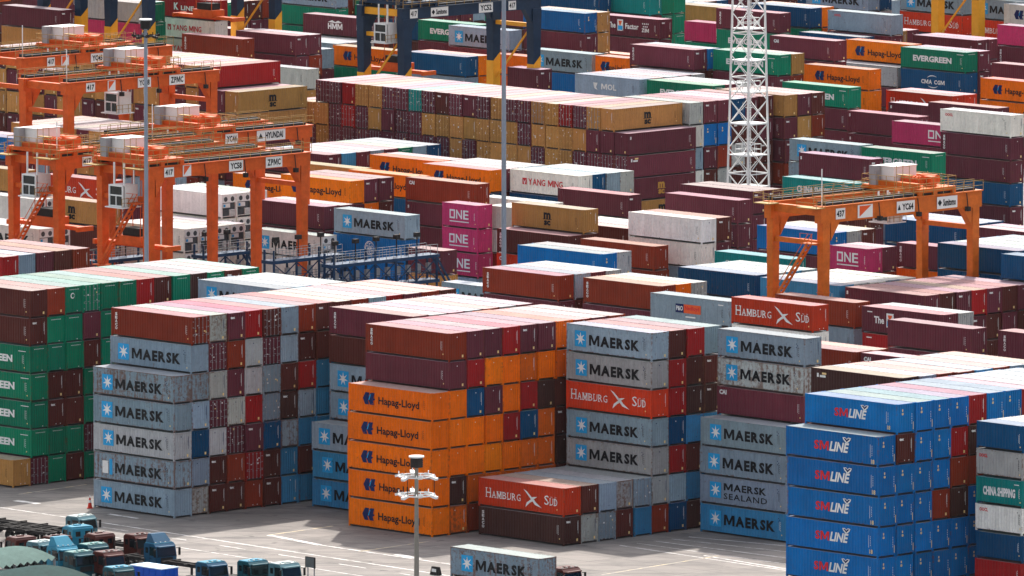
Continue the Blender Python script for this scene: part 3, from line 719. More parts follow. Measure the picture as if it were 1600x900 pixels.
126|-24.54|1534.12|8.72|U4|p|HMM||plum container with white emblem, top, plum emblem stack|325
127|-28.48|1549.45|8.72|U4|g|||green container, second down, grey and green stack at top|0
128|-40.75|1502.58|8.72|U4|r|SEA||rust red container with vertical white letters, top, brown stack in far left field|346
129|-33.39|1507.48|8.72|U4|p|||plum container, top of front column, plum roofs behind brown|342
131|-45.16|1529.42|11.63|U4|R|KL||bright red container with white lettering, top, red and white stack at top|22
131|-45.17|1529.43|8.72|U4|w|YM||white container with red lettering, second down, red and white stack at top|0
132|-66.32|1514.70|11.63|U4|p|||plum container, top, plum stack under spreader|333
132|-66.36|1514.73|8.72|U4|y|||tan container, second down, plum stack under spreader|0
134|-55.63|1525.84|11.63|U4|L|||pale grey container, top of front column, mixed stack behind yellow legs|159
134|-55.63|1525.84|8.72|U4|P|||pink container, second down of front column, mixed stack behind yellow legs|0
135|48.89|1266.10|8.72|U4|N|||navy container, top of front column, dark teal row behind right crane|580
137|-12.56|1557.53|5.81|U4|N|||navy container, second down of front column, far plum row under blue girder|0
137|-12.59|1557.56|8.72|U4|p|||plum container, top of front column, far plum row under blue girder|190
138|-0.18|1579.77|5.81|U4|p|||plum container, top of front column, far mixed row under blue girder|133
143|-18.06|1594.48|5.81|U4|g|||green container, top of front column, farthest row at the top edge|0'''.split('\n')
FAR='''-36.0|1100.9|0.0|U4|L||r
-34.1|1102.6|8.7|U4|p||d
-34.2|1102.6|5.8|U4|L||
-34.2|1102.6|2.9|U4|n||
-32.4|1104.4|11.6|U4|p||
-30.6|1106.1|8.7|U4|R||
-28.8|1107.8|14.5|U4|p||d
-28.8|1107.8|2.9|U4|n||
-27.0|1109.5|14.5|U4|K||
-27.0|1109.5|11.6|U4|n||
-27.0|1109.6|5.8|U4|K||r
-27.1|1109.6|2.9|U4|b||
-27.0|1109.5|0.0|U4|b||
-25.3|1111.3|14.5|U4|n||
-25.2|1111.3|5.8|U4|b||
-25.2|1111.2|2.9|U4|n||
-25.2|1111.2|0.0|U4|b||
-23.4|1113.0|14.5|U4|n||
-23.4|1113.0|11.6|U4|b||
-23.5|1113.0|8.7|U4|b||
-23.4|1112.9|5.8|U4|b||
-21.6|1114.7|17.4|U4|n||
-19.9|1116.5|17.4|U4|r||
-18.1|1118.2|17.4|U4|K||
-16.4|1120.0|17.4|U4|R||
-14.5|1121.6|17.4|U4|p||
-12.7|1123.3|17.4|U4|r||
-10.9|1125.1|17.4|U4|n||
-9.7|1086.9|2.9|U4|k||
-7.9|1088.7|11.6|U4|N||
-7.9|1088.7|8.7|U4|o||
-7.9|1088.6|5.8|U4|o||
-7.8|1088.6|2.9|U4|O||
-7.8|1088.6|0.0|U4|r||
-6.1|1090.4|2.9|U4|O||
-4.3|1092.1|14.5|U4|o||
-4.3|1092.1|11.6|U4|o||
-4.3|1092.1|8.7|U4|R||
-4.3|1092.1|5.8|U4|o||
-4.3|1092.1|2.9|U4|O||
-2.6|1093.9|14.5|U4|O||
-2.5|1093.8|2.9|U4|O||
-0.8|1095.6|11.6|U4|k||
-0.8|1095.6|8.7|U4|O||
-0.8|1095.6|5.8|U4|O||
-0.7|1095.5|2.9|U4|O||
1.1|1097.2|14.5|U4|O||
1.0|1097.3|11.6|U4|n||
1.0|1097.3|8.7|U4|n||
1.1|1097.3|5.8|U4|k||
1.0|1097.3|2.9|U4|n||
2.9|1099.0|17.4|U4|r||
4.6|1100.7|17.4|U4|p||
6.4|1102.5|17.4|U4|r||
3.5|1080.4|0.0|U4|L||
7.0|1083.9|0.0|U4|n||
10.6|1087.3|0.0|U4|r||
12.4|1089.1|14.5|U4|R||
12.4|1089.1|8.7|U4|N||
12.4|1089.1|5.8|U4|R||
12.4|1089.1|2.9|U4|K||
14.2|1090.8|11.6|U4|k||
14.2|1090.7|8.7|U4|b||
14.2|1090.8|5.8|U4|n||
14.2|1090.8|2.9|U4|b||
14.2|1090.7|0.0|U4|k||
16.0|1092.5|14.5|U4|n||
16.0|1092.5|11.6|U4|k||
16.0|1092.5|8.7|U4|b||
25.9|1082.6|8.7|U4|K||
33.1|1030.3|2.9|U4|B||
35.0|1031.9|2.9|U4|B||
36.8|1033.6|2.9|U4|B||
38.5|1035.5|14.5|U4|R||
38.5|1035.4|2.9|U4|B||
40.3|1037.1|14.5|U4|k||
40.3|1037.2|11.6|U4|r||
40.3|1037.1|8.7|U4|B||
40.3|1037.2|5.8|U4|B||
40.3|1037.1|2.9|U4|B||
40.3|1037.1|0.0|U4|B||
45.6|1042.3|17.4|U4|R||
47.4|1044.1|17.4|U4|B||
49.2|1045.8|17.4|U4|B||
50.9|1047.6|17.4|U4|b||
52.8|1049.2|17.4|U4|B||
36.1|1052.4|17.4|U4|K||
37.9|1054.1|17.4|U4|r||
39.9|1055.5|17.4|U4|r||
41.8|1057.2|17.4|U4|b||
43.5|1059.0|17.4|U4|r||
45.3|1060.7|17.4|U4|K||
47.0|1062.5|17.4|U4|r||
48.9|1028.5|15.8|U2|L||s
50.8|1030.2|15.8|U2|w||s
-53.3|1124.1|0.0|U4|p||d
-51.6|1125.9|14.5|U4|g||
-51.6|1125.9|8.7|U4|n||
-51.5|1125.8|2.9|U4|g||
-51.5|1125.8|0.0|U4|g||
-49.8|1127.6|14.5|U4|g||
-49.8|1127.6|8.7|U4|n||
-49.7|1127.5|2.9|U4|g||
-49.7|1127.5|0.0|U4|n||
-48.0|1129.3|11.6|U4|n||
-47.9|1129.3|8.7|U4|g||
-47.9|1129.2|5.8|U4|g||
-47.9|1129.3|2.9|U4|p||d
-47.9|1129.2|0.0|U4|g||
-46.2|1131.1|14.5|U4|g||
-46.1|1131.0|11.6|U4|g||
-35.4|1141.3|17.4|U4|g||
-33.6|1143.0|17.4|U4|n||
-31.8|1144.7|17.4|U4|g||
-26.0|1127.9|17.4|U4|b||
-24.1|1129.5|17.4|U4|L||
-22.4|1131.3|17.4|U4|L||
-57.7|1155.8|17.4|U4|R||
-56.0|1157.7|17.4|U4|K||
-13.5|1101.5|5.8|U4|n||
-11.8|1103.2|17.4|U4|L||
-9.9|1104.9|17.4|U4|p||
-8.2|1106.7|17.4|U4|K||
-6.4|1108.4|17.4|U4|r||
-4.7|1110.2|17.4|U4|L||
-2.9|1112.0|17.4|U4|p||
1.9|1214.1|5.8|U4|p|s|
3.6|1216.0|5.8|U4|n||
5.4|1217.7|8.7|U4|p||
7.2|1219.4|8.7|U4|L||
-2.9|1225.6|5.8|U4|K|M|
13.0|1204.1|5.8|U4|p||
14.8|1205.9|8.7|U4|o||
16.6|1207.6|8.7|U4|L||d
20.3|1189.5|5.8|U4|k||
28.8|1160.4|8.7|U4|w||
43.4|1176.8|5.8|U4|R|z|
45.1|1178.6|8.7|U4|L||
44.9|1139.5|8.7|U4|p||
33.8|1121.2|11.6|U4|r||
41.1|1110.7|11.6|U4|p|CAI|
47.4|1200.1|5.8|U4|p||
49.1|1201.9|5.8|U4|n||
49.2|1201.8|2.9|U4|n||
51.0|1203.6|5.8|U4|p||
52.8|1205.3|8.7|U4|p||
52.8|1205.3|5.8|U4|n||
25.6|1216.6|8.7|U4|L||
27.4|1218.3|8.7|U4|b||
29.2|1220.0|8.7|U4|K||
34.6|1206.3|8.7|U4|L||
36.5|1207.9|8.7|U4|w||
38.1|1209.7|8.7|U4|K||
40.0|1211.4|8.7|U4|w||
13.3|1270.0|2.9|U4|r||
18.9|1272.3|2.9|U4|K||
20.6|1274.1|5.8|U4|p||
10.5|1289.2|5.8|U4|n||
12.3|1290.9|5.8|U4|p||
14.0|1292.7|5.8|U4|w||
3.3|1281.1|2.9|U4|h|CAI|
5.1|1282.8|5.8|U4|n||
-0.1|1309.0|5.8|U2|w||
-0.1|1308.9|2.9|U2|w||
-0.0|1308.9|0.0|U2|R||
1.7|1310.7|5.8|U2|w||
1.1|1317.0|5.8|U4|w||
-5.3|1285.4|0.0|U2|K||
-9.3|1263.0|2.9|U2|y||
-7.8|1311.6|2.9|U4|p|z|
-15.3|1348.2|2.9|U4|N||
-23.0|1315.3|5.8|U4|p||
-21.3|1317.0|5.8|U4|o||
-19.5|1318.7|5.8|U4|n||
-25.6|1286.3|5.8|U4|p||
-23.9|1288.1|8.7|U4|p||
-26.7|1374.5|2.9|U4|n||
-24.9|1376.3|5.8|U4|b||
-23.1|1378.0|5.8|U4|p||
-21.4|1379.8|5.8|U4|K||
-19.6|1381.5|5.8|U4|p||
-17.8|1383.2|5.8|U4|g||
-16.0|1384.9|5.8|U4|K||
-14.2|1386.7|5.8|U4|N||
-11.0|1368.4|5.8|U4|p||
-6.1|1355.8|2.9|U4|N||
-4.3|1357.5|5.8|U4|p||
-4.4|1357.6|2.9|U4|n||
-2.6|1359.3|5.8|U4|K||
-0.9|1361.1|5.8|U4|L||
4.8|1348.9|2.9|U4|N||
6.5|1350.7|5.8|U4|N||
8.4|1352.4|5.8|U4|K||
10.1|1354.1|5.8|U4|L||
10.6|1326.5|2.9|U4|p||
25.5|1303.6|5.8|U4|p||
25.5|1303.5|2.9|U4|p||
27.3|1305.3|5.8|U4|p||
23.5|1293.5|5.8|U4|p||
23.5|1293.5|2.9|U4|p||
33.7|1258.0|5.8|U4|p||
35.5|1259.7|8.7|U4|L||
37.2|1261.5|8.7|U4|n||
39.3|1239.1|5.8|U2|w||
41.1|1240.8|8.7|U2|p||
41.1|1240.8|5.8|U2|r||
49.8|1239.3|5.8|U5|o||
53.0|1213.3|8.7|U4|N||
54.8|1215.0|11.6|U4|b||
56.5|1216.8|11.6|U4|B||
58.3|1218.5|11.6|U4|b||
60.1|1220.2|11.6|U4|N||
59.6|1201.9|8.7|U4|N||
-36.4|1301.7|0.0|U4|K||
-40.5|1290.3|2.9|U4|w||
-38.7|1292.0|2.9|U4|w||
-36.9|1293.7|2.9|U4|w||
-59.8|1294.2|5.8|U4|w||f
-51.7|1289.9|2.9|U4|p||
-52.0|1315.3|5.8|U4|p||
-63.1|1327.2|5.8|U4|n||
-63.9|1337.2|8.7|U4|p||
-62.2|1339.1|11.6|U4|p||
-62.2|1339.0|8.7|U4|K||
-62.2|1339.0|5.8|U4|p||
18.2|1372.5|0.0|V4|y|MSC|
16.4|1374.3|8.7|V4|p||
16.4|1374.3|5.8|V4|p||d
14.6|1376.1|8.7|V4|p||
14.7|1376.1|5.8|V4|p||d
12.9|1377.9|8.7|V4|y||
12.9|1377.9|5.8|V4|p||d
11.2|1379.7|8.7|V4|y||d
11.1|1379.6|5.8|V4|y||d
9.4|1381.5|11.6|V4|y||d
9.5|1381.5|8.7|V4|y||d
9.4|1381.5|5.8|V4|y||d
7.7|1383.3|8.7|V4|y||d
7.6|1383.3|5.8|V4|p||d
5.9|1385.1|8.7|V4|p||d
5.9|1385.1|5.8|V4|y||
4.1|1386.9|11.6|V4|p||d
4.2|1387.0|8.7|V4|y||d
4.1|1386.9|5.8|V4|y||d
2.5|1388.8|11.6|V4|y||d
2.4|1388.6|8.7|V4|y||d
2.4|1388.7|5.8|V4|y||
0.6|1390.5|11.6|V4|p||d
0.6|1390.4|8.7|V4|y||d
0.7|1390.5|5.8|V4|y||d
-1.1|1392.3|11.6|V4|p||
-1.0|1392.3|8.7|V4|y||
-1.2|1392.2|5.8|V4|p||d
-2.9|1394.1|11.6|V4|p||d
-2.8|1394.1|8.7|V4|y||d
-2.8|1394.1|5.8|V4|y||d
-4.6|1395.9|11.6|V4|n||
-4.6|1395.9|8.7|V4|y||d
-4.6|1395.9|5.8|V4|p||d
-6.4|1397.7|11.6|V4|p||d
-6.4|1397.7|8.7|V4|y||d
-6.4|1397.7|5.8|V4|p||d
-8.1|1399.5|11.6|V4|t||d
-8.1|1399.5|8.7|V4|p||d
-8.1|1399.5|5.8|V4|p||d
-9.9|1401.3|11.6|V4|p||d
-9.8|1401.3|8.7|V4|p||d
-9.9|1401.2|5.8|V4|p||d
-11.6|1403.2|11.6|V4|p||d
-11.7|1403.0|8.7|V4|p||
-11.7|1403.0|5.8|V4|p||
-13.3|1404.9|11.6|V4|y||d
-13.4|1404.8|8.7|V4|y||
-13.4|1404.9|5.8|V4|p||d
-15.1|1406.7|11.6|V4|y||d
-15.1|1406.7|8.7|V4|p||d
-15.1|1406.7|5.8|V4|p||d
-16.8|1408.5|11.6|V4|R||
-16.9|1408.5|8.7|V4|R||d
-16.9|1408.5|5.8|V4|p||d
-18.7|1410.3|11.6|V4|p||d
-18.6|1410.4|8.7|V4|p||d
-18.6|1410.3|5.8|V4|p||d
-20.3|1412.2|11.6|V4|p||d
-20.4|1412.1|8.7|V4|y||d
-20.3|1412.1|5.8|V4|y||d
-22.1|1413.9|8.7|V4|y||d
-22.1|1413.9|5.8|V4|p||d
-23.9|1415.7|8.7|V4|p||d
19.3|1382.4|8.7|U4|w||
19.2|1382.4|5.8|U4|K||
19.3|1382.4|2.9|U4|w||
21.0|1384.3|8.7|U4|B||
21.1|1384.2|5.8|U4|p|tex|
21.1|1384.2|2.9|U4|n||
22.9|1386.0|8.7|U4|B||
22.9|1386.0|5.8|U4|r||
22.9|1385.9|2.9|U4|L||
24.7|1387.8|11.6|U4|N||
24.7|1387.8|8.7|U4|n||
24.7|1387.7|5.8|U4|L||
24.6|1387.8|2.9|U4|n||
26.4|1389.6|11.6|U4|p||
26.5|1389.5|8.7|U4|n||
26.5|1389.5|5.8|U4|n||
26.5|1389.5|2.9|U4|n||
28.3|1391.3|8.7|U4|p||
28.3|1391.3|5.8|U4|n||
28.3|1391.3|2.9|U4|n||
28.3|1391.3|0.0|U4|p||
31.6|1392.4|5.8|U4|p|tex|
31.5|1392.5|2.9|U4|r||
31.5|1392.5|0.0|U4|p||
33.3|1394.3|11.6|U4|p||
33.3|1394.3|8.7|U4|y||
35.1|1396.0|11.6|U4|n||
35.1|1396.0|8.7|U4|r||
35.1|1395.9|5.8|U4|p||
-31.8|1396.6|0.0|V4|p||
-33.5|1398.5|11.6|V4|p||
-33.5|1398.5|8.7|V4|p||
-33.4|1398.5|5.8|V4|y||
-33.5|1398.4|2.9|V4|n||
-33.5|1398.4|0.0|V4|K||
-35.2|1400.2|11.6|V4|p||
-35.3|1400.2|8.7|V4|n||
-35.3|1400.2|5.8|V4|y||
-35.3|1400.2|2.9|V4|n||
-35.2|1400.2|0.0|V4|n||
-37.0|1402.0|14.5|V4|y||
-36.9|1402.0|11.6|V4|y||
-37.0|1401.9|8.7|V4|p||
-36.9|1402.0|5.8|V4|y||
-36.9|1402.0|2.9|V4|p||
-37.0|1402.0|0.0|V4|r||
-38.7|1403.8|14.5|V4|p||
-38.7|1403.8|11.6|V4|p||
-38.7|1403.7|8.7|V4|y||
-40.4|1405.6|14.5|V4|y||
-40.5|1405.5|11.6|V4|n||
-40.4|1405.6|8.7|V4|p||
-42.1|1407.4|14.5|V4|p||
-42.2|1407.3|11.6|V4|y||
-42.1|1407.4|8.7|V4|y||
-43.8|1409.2|14.5|V4|y||
-43.9|1409.1|11.6|V4|y||
-43.9|1409.1|8.7|V4|p||
-45.6|1410.9|14.5|V4|y||
-45.6|1410.9|11.6|V4|p||
-45.7|1410.9|8.7|V4|y||
-47.4|1412.6|14.5|V4|p||
-47.4|1412.6|11.6|V4|y||
-47.4|1412.7|8.7|V4|p||
-49.1|1414.5|14.5|V4|p||
-49.1|1414.5|11.6|V4|y||
-49.1|1414.4|8.7|V4|n||
-50.8|1416.3|14.5|V4|y||
-50.8|1416.3|11.6|V4|y||
-50.9|1416.2|8.7|V4|p||
-52.5|1418.1|14.5|V4|y||
-52.6|1418.0|11.6|V4|p||
-52.6|1418.0|8.7|V4|y||
-54.3|1419.9|14.5|V4|y||
-54.3|1419.8|11.6|V4|p||
-54.3|1419.9|8.7|V4|y||
-56.0|1421.6|14.5|V4|y||
-56.0|1421.6|11.6|V4|y||
-56.0|1421.6|8.7|V4|p||
-56.0|1421.7|5.8|V4|p||
-57.7|1423.4|14.5|V4|p||
-57.8|1423.4|11.6|V4|p||
-57.8|1423.4|8.7|V4|y||
-57.8|1423.4|5.8|V4|n||
-59.4|1425.2|14.5|V4|y||
-59.5|1425.2|11.6|V4|y||
-59.5|1425.2|8.7|V4|n||
-59.4|1425.2|5.8|V4|n||
-61.3|1426.9|14.5|V4|y||
-61.2|1427.0|11.6|V4|p||
-61.2|1426.9|8.7|V4|y||
-61.2|1427.0|5.8|V4|p||
-62.9|1428.8|14.5|V4|p||
-63.0|1428.7|11.6|V4|y||
-63.0|1428.7|8.7|V4|y||
-63.0|1428.7|5.8|V4|n||
-48.4|1374.8|8.7|V4|y||
-48.4|1374.8|5.8|V4|y||
-50.0|1376.7|8.7|V4|p||
-50.0|1376.7|5.8|V4|y||
-51.8|1378.5|8.7|V4|y||
-51.8|1378.4|5.8|V4|p||
-53.5|1380.2|8.7|V4|y||
-53.5|1380.2|5.8|V4|y||
-53.6|1380.2|2.9|V4|p||
-55.3|1382.0|8.7|V4|p||
-55.3|1382.0|5.8|V4|y||
-57.0|1383.8|8.7|V4|y||
-58.7|1385.6|8.7|V4|y||
55.1|1434.7|5.8|U4|p|s|
48.4|1393.6|5.8|U4|p|s|
53.7|1380.4|5.8|U4|p||
39.9|1358.1|5.8|U4|K||
48.7|1347.8|0.0|U4|K||
40.8|1340.9|5.8|U4|N||
40.8|1340.8|2.9|U4|n||
40.8|1340.9|0.0|U4|p||
60.3|1484.3|8.7|U4|p||
60.3|1484.4|5.8|U4|p||
60.2|1484.4|2.9|U4|n||
51.2|1494.0|5.8|U4|p||
49.5|1492.1|2.9|U4|p||
49.5|1492.1|0.0|U4|n||
44.5|1457.7|5.8|U4|o||
40.9|1432.9|2.9|U4|p|tex|
67.4|1438.1|5.8|U4|o|HL|
55.3|1451.3|2.9|U4|p||
57.1|1453.0|5.8|U4|h||
52.1|1512.0|8.7|U2|y|MSC|
53.8|1513.8|8.7|U2|p||
40.1|1468.3|8.7|U4|p||
45.1|1505.5|8.7|U4|N||
33.9|1449.6|11.6|U4|y||
33.8|1449.6|8.7|U4|r||
24.8|1437.2|8.7|U4|p||
26.5|1438.9|8.7|U4|L||
15.2|1446.0|8.7|U4|p||
17.1|1447.7|8.7|U4|K||
18.8|1449.5|8.7|U4|p||
20.6|1451.2|8.7|U4|L||
21.0|1455.3|8.7|U4|n||
22.8|1457.0|11.6|U4|B||
22.9|1456.9|8.7|U4|n||
16.0|1507.1|5.8|U4|o||
17.4|1532.4|5.8|U4|p|z|
16.5|1570.0|5.8|U4|p||
18.3|1571.7|8.7|U4|g||
18.3|1571.7|5.8|U4|g||
18.3|1571.7|2.9|U4|g||
20.0|1573.5|8.7|U4|g||
20.0|1573.5|5.8|U4|g||
20.1|1573.4|2.9|U4|g||
30.0|1584.6|5.8|U4|B||
29.4|1522.2|5.8|U4|g|EG|
38.1|1517.8|8.7|U4|g||
39.9|1519.5|11.6|U4|o||
40.0|1519.5|8.7|U4|O||
49.1|1506.8|8.7|U4|p||
47.1|1544.3|8.7|U4|p||
48.9|1546.0|11.6|U4|N||
48.9|1546.0|8.7|U4|L||
60.2|1538.1|5.8|U4|N||
70.1|1525.8|8.7|U4|h|HS|
74.1|1516.8|11.6|U4|w|HLn|
71.7|1484.4|8.7|U4|p|SEA|
62.5|1502.5|8.7|U4|p||
62.5|1502.4|5.8|U4|p||
6.8|1509.8|5.8|U4|n||
8.5|1511.5|11.6|U4|y||
8.5|1511.6|8.7|U4|y||
8.6|1511.5|5.8|U4|y||
7.5|1479.9|5.8|U4|B||
2.1|1504.3|2.9|U4|O||
-3.8|1515.3|5.8|U4|p|tex|
-8.1|1524.1|5.8|U4|p||
-9.8|1507.1|2.9|U4|K||
-8.0|1508.8|5.8|U4|o||
-8.0|1508.9|2.9|U4|o||
-20.0|1516.7|2.9|U4|g||
-28.1|1527.3|5.8|U4|K|M|
-26.3|1529.0|5.8|U4|L||
-24.6|1530.8|5.8|U4|L||
-30.0|1518.8|5.8|U4|K|M|
-30.0|1518.9|2.9|U4|p||
-31.6|1489.3|2.9|U4|y||
-24.5|1534.1|5.8|U4|p||
-28.5|1549.4|11.6|U4|K|M|
-28.5|1549.4|5.8|U4|g|EG|
-33.3|1507.4|5.8|U4|p||
-31.6|1509.2|8.7|U4|p||
-31.5|1509.1|5.8|U4|r||
-31.6|1509.2|2.9|U4|n||
-37.2|1544.1|5.8|U4|p||
-45.1|1529.3|5.8|U4|w|YM|
-66.2|1576.3|8.7|U4|p||
-66.3|1576.4|5.8|U4|p||
-66.2|1576.3|2.9|U4|p||
-55.6|1525.8|5.8|U4|p||
-53.9|1527.6|11.6|U4|g||
-53.8|1527.5|8.7|U4|g||
-53.9|1527.6|5.8|U4|p||
48.9|1266.1|5.8|U4|N||
50.7|1267.8|8.7|U4|N||
52.4|1269.6|8.7|U4|N||
58.8|1256.6|8.7|U4|p||
60.6|1258.4|8.7|U4|p||
-12.6|1557.5|2.9|U4|n||
-10.7|1559.2|8.7|U4|p||
-10.7|1559.2|5.8|U4|K||
-9.0|1561.0|8.7|U4|K||
-9.0|1561.0|5.8|U4|n||
-7.2|1562.7|8.7|U4|g||
-7.2|1562.7|5.8|U4|p||
-0.2|1579.8|2.9|U4|n||
-0.1|1579.7|0.0|U4|p||
1.7|1581.4|5.8|U4|K||
3.5|1583.1|5.8|U4|N||
5.3|1584.9|5.8|U4|p||
-73.1|1600.8|5.8|U4|n||
-73.0|1600.8|2.9|U4|p||
-73.1|1600.8|0.0|U4|n||
-45.3|1592.3|5.8|U4|g||
-45.4|1592.3|2.9|U4|p||
-43.6|1594.1|5.8|U4|n||
-43.6|1594.1|2.9|U4|p||
-41.8|1595.8|5.8|U4|n||
-41.7|1595.7|2.9|U4|p||
-40.0|1597.5|5.8|U4|r||
-39.9|1597.5|2.9|U4|p||
-38.2|1599.2|5.8|U4|K||
-38.3|1599.3|2.9|U4|p||
-28.2|1602.2|5.8|U4|r||
-18.0|1594.4|2.9|U4|p||
-18.0|1594.4|0.0|U4|r||
-4.3|1600.8|5.8|U4|g||
-2.5|1602.5|5.8|U4|p||
-0.8|1604.4|5.8|U4|N||
23.1|1592.3|5.8|U4|K||
24.9|1594.0|5.8|U4|n||
26.6|1595.8|5.8|U4|N||
28.4|1597.5|5.8|U4|p||
30.2|1599.2|5.8|U4|p||
32.0|1600.9|5.8|U4|n||
36.9|1598.7|5.8|U4|n||
38.6|1600.5|5.8|U4|N||
52.3|1596.1|5.8|U4|K||'''.split('\n')
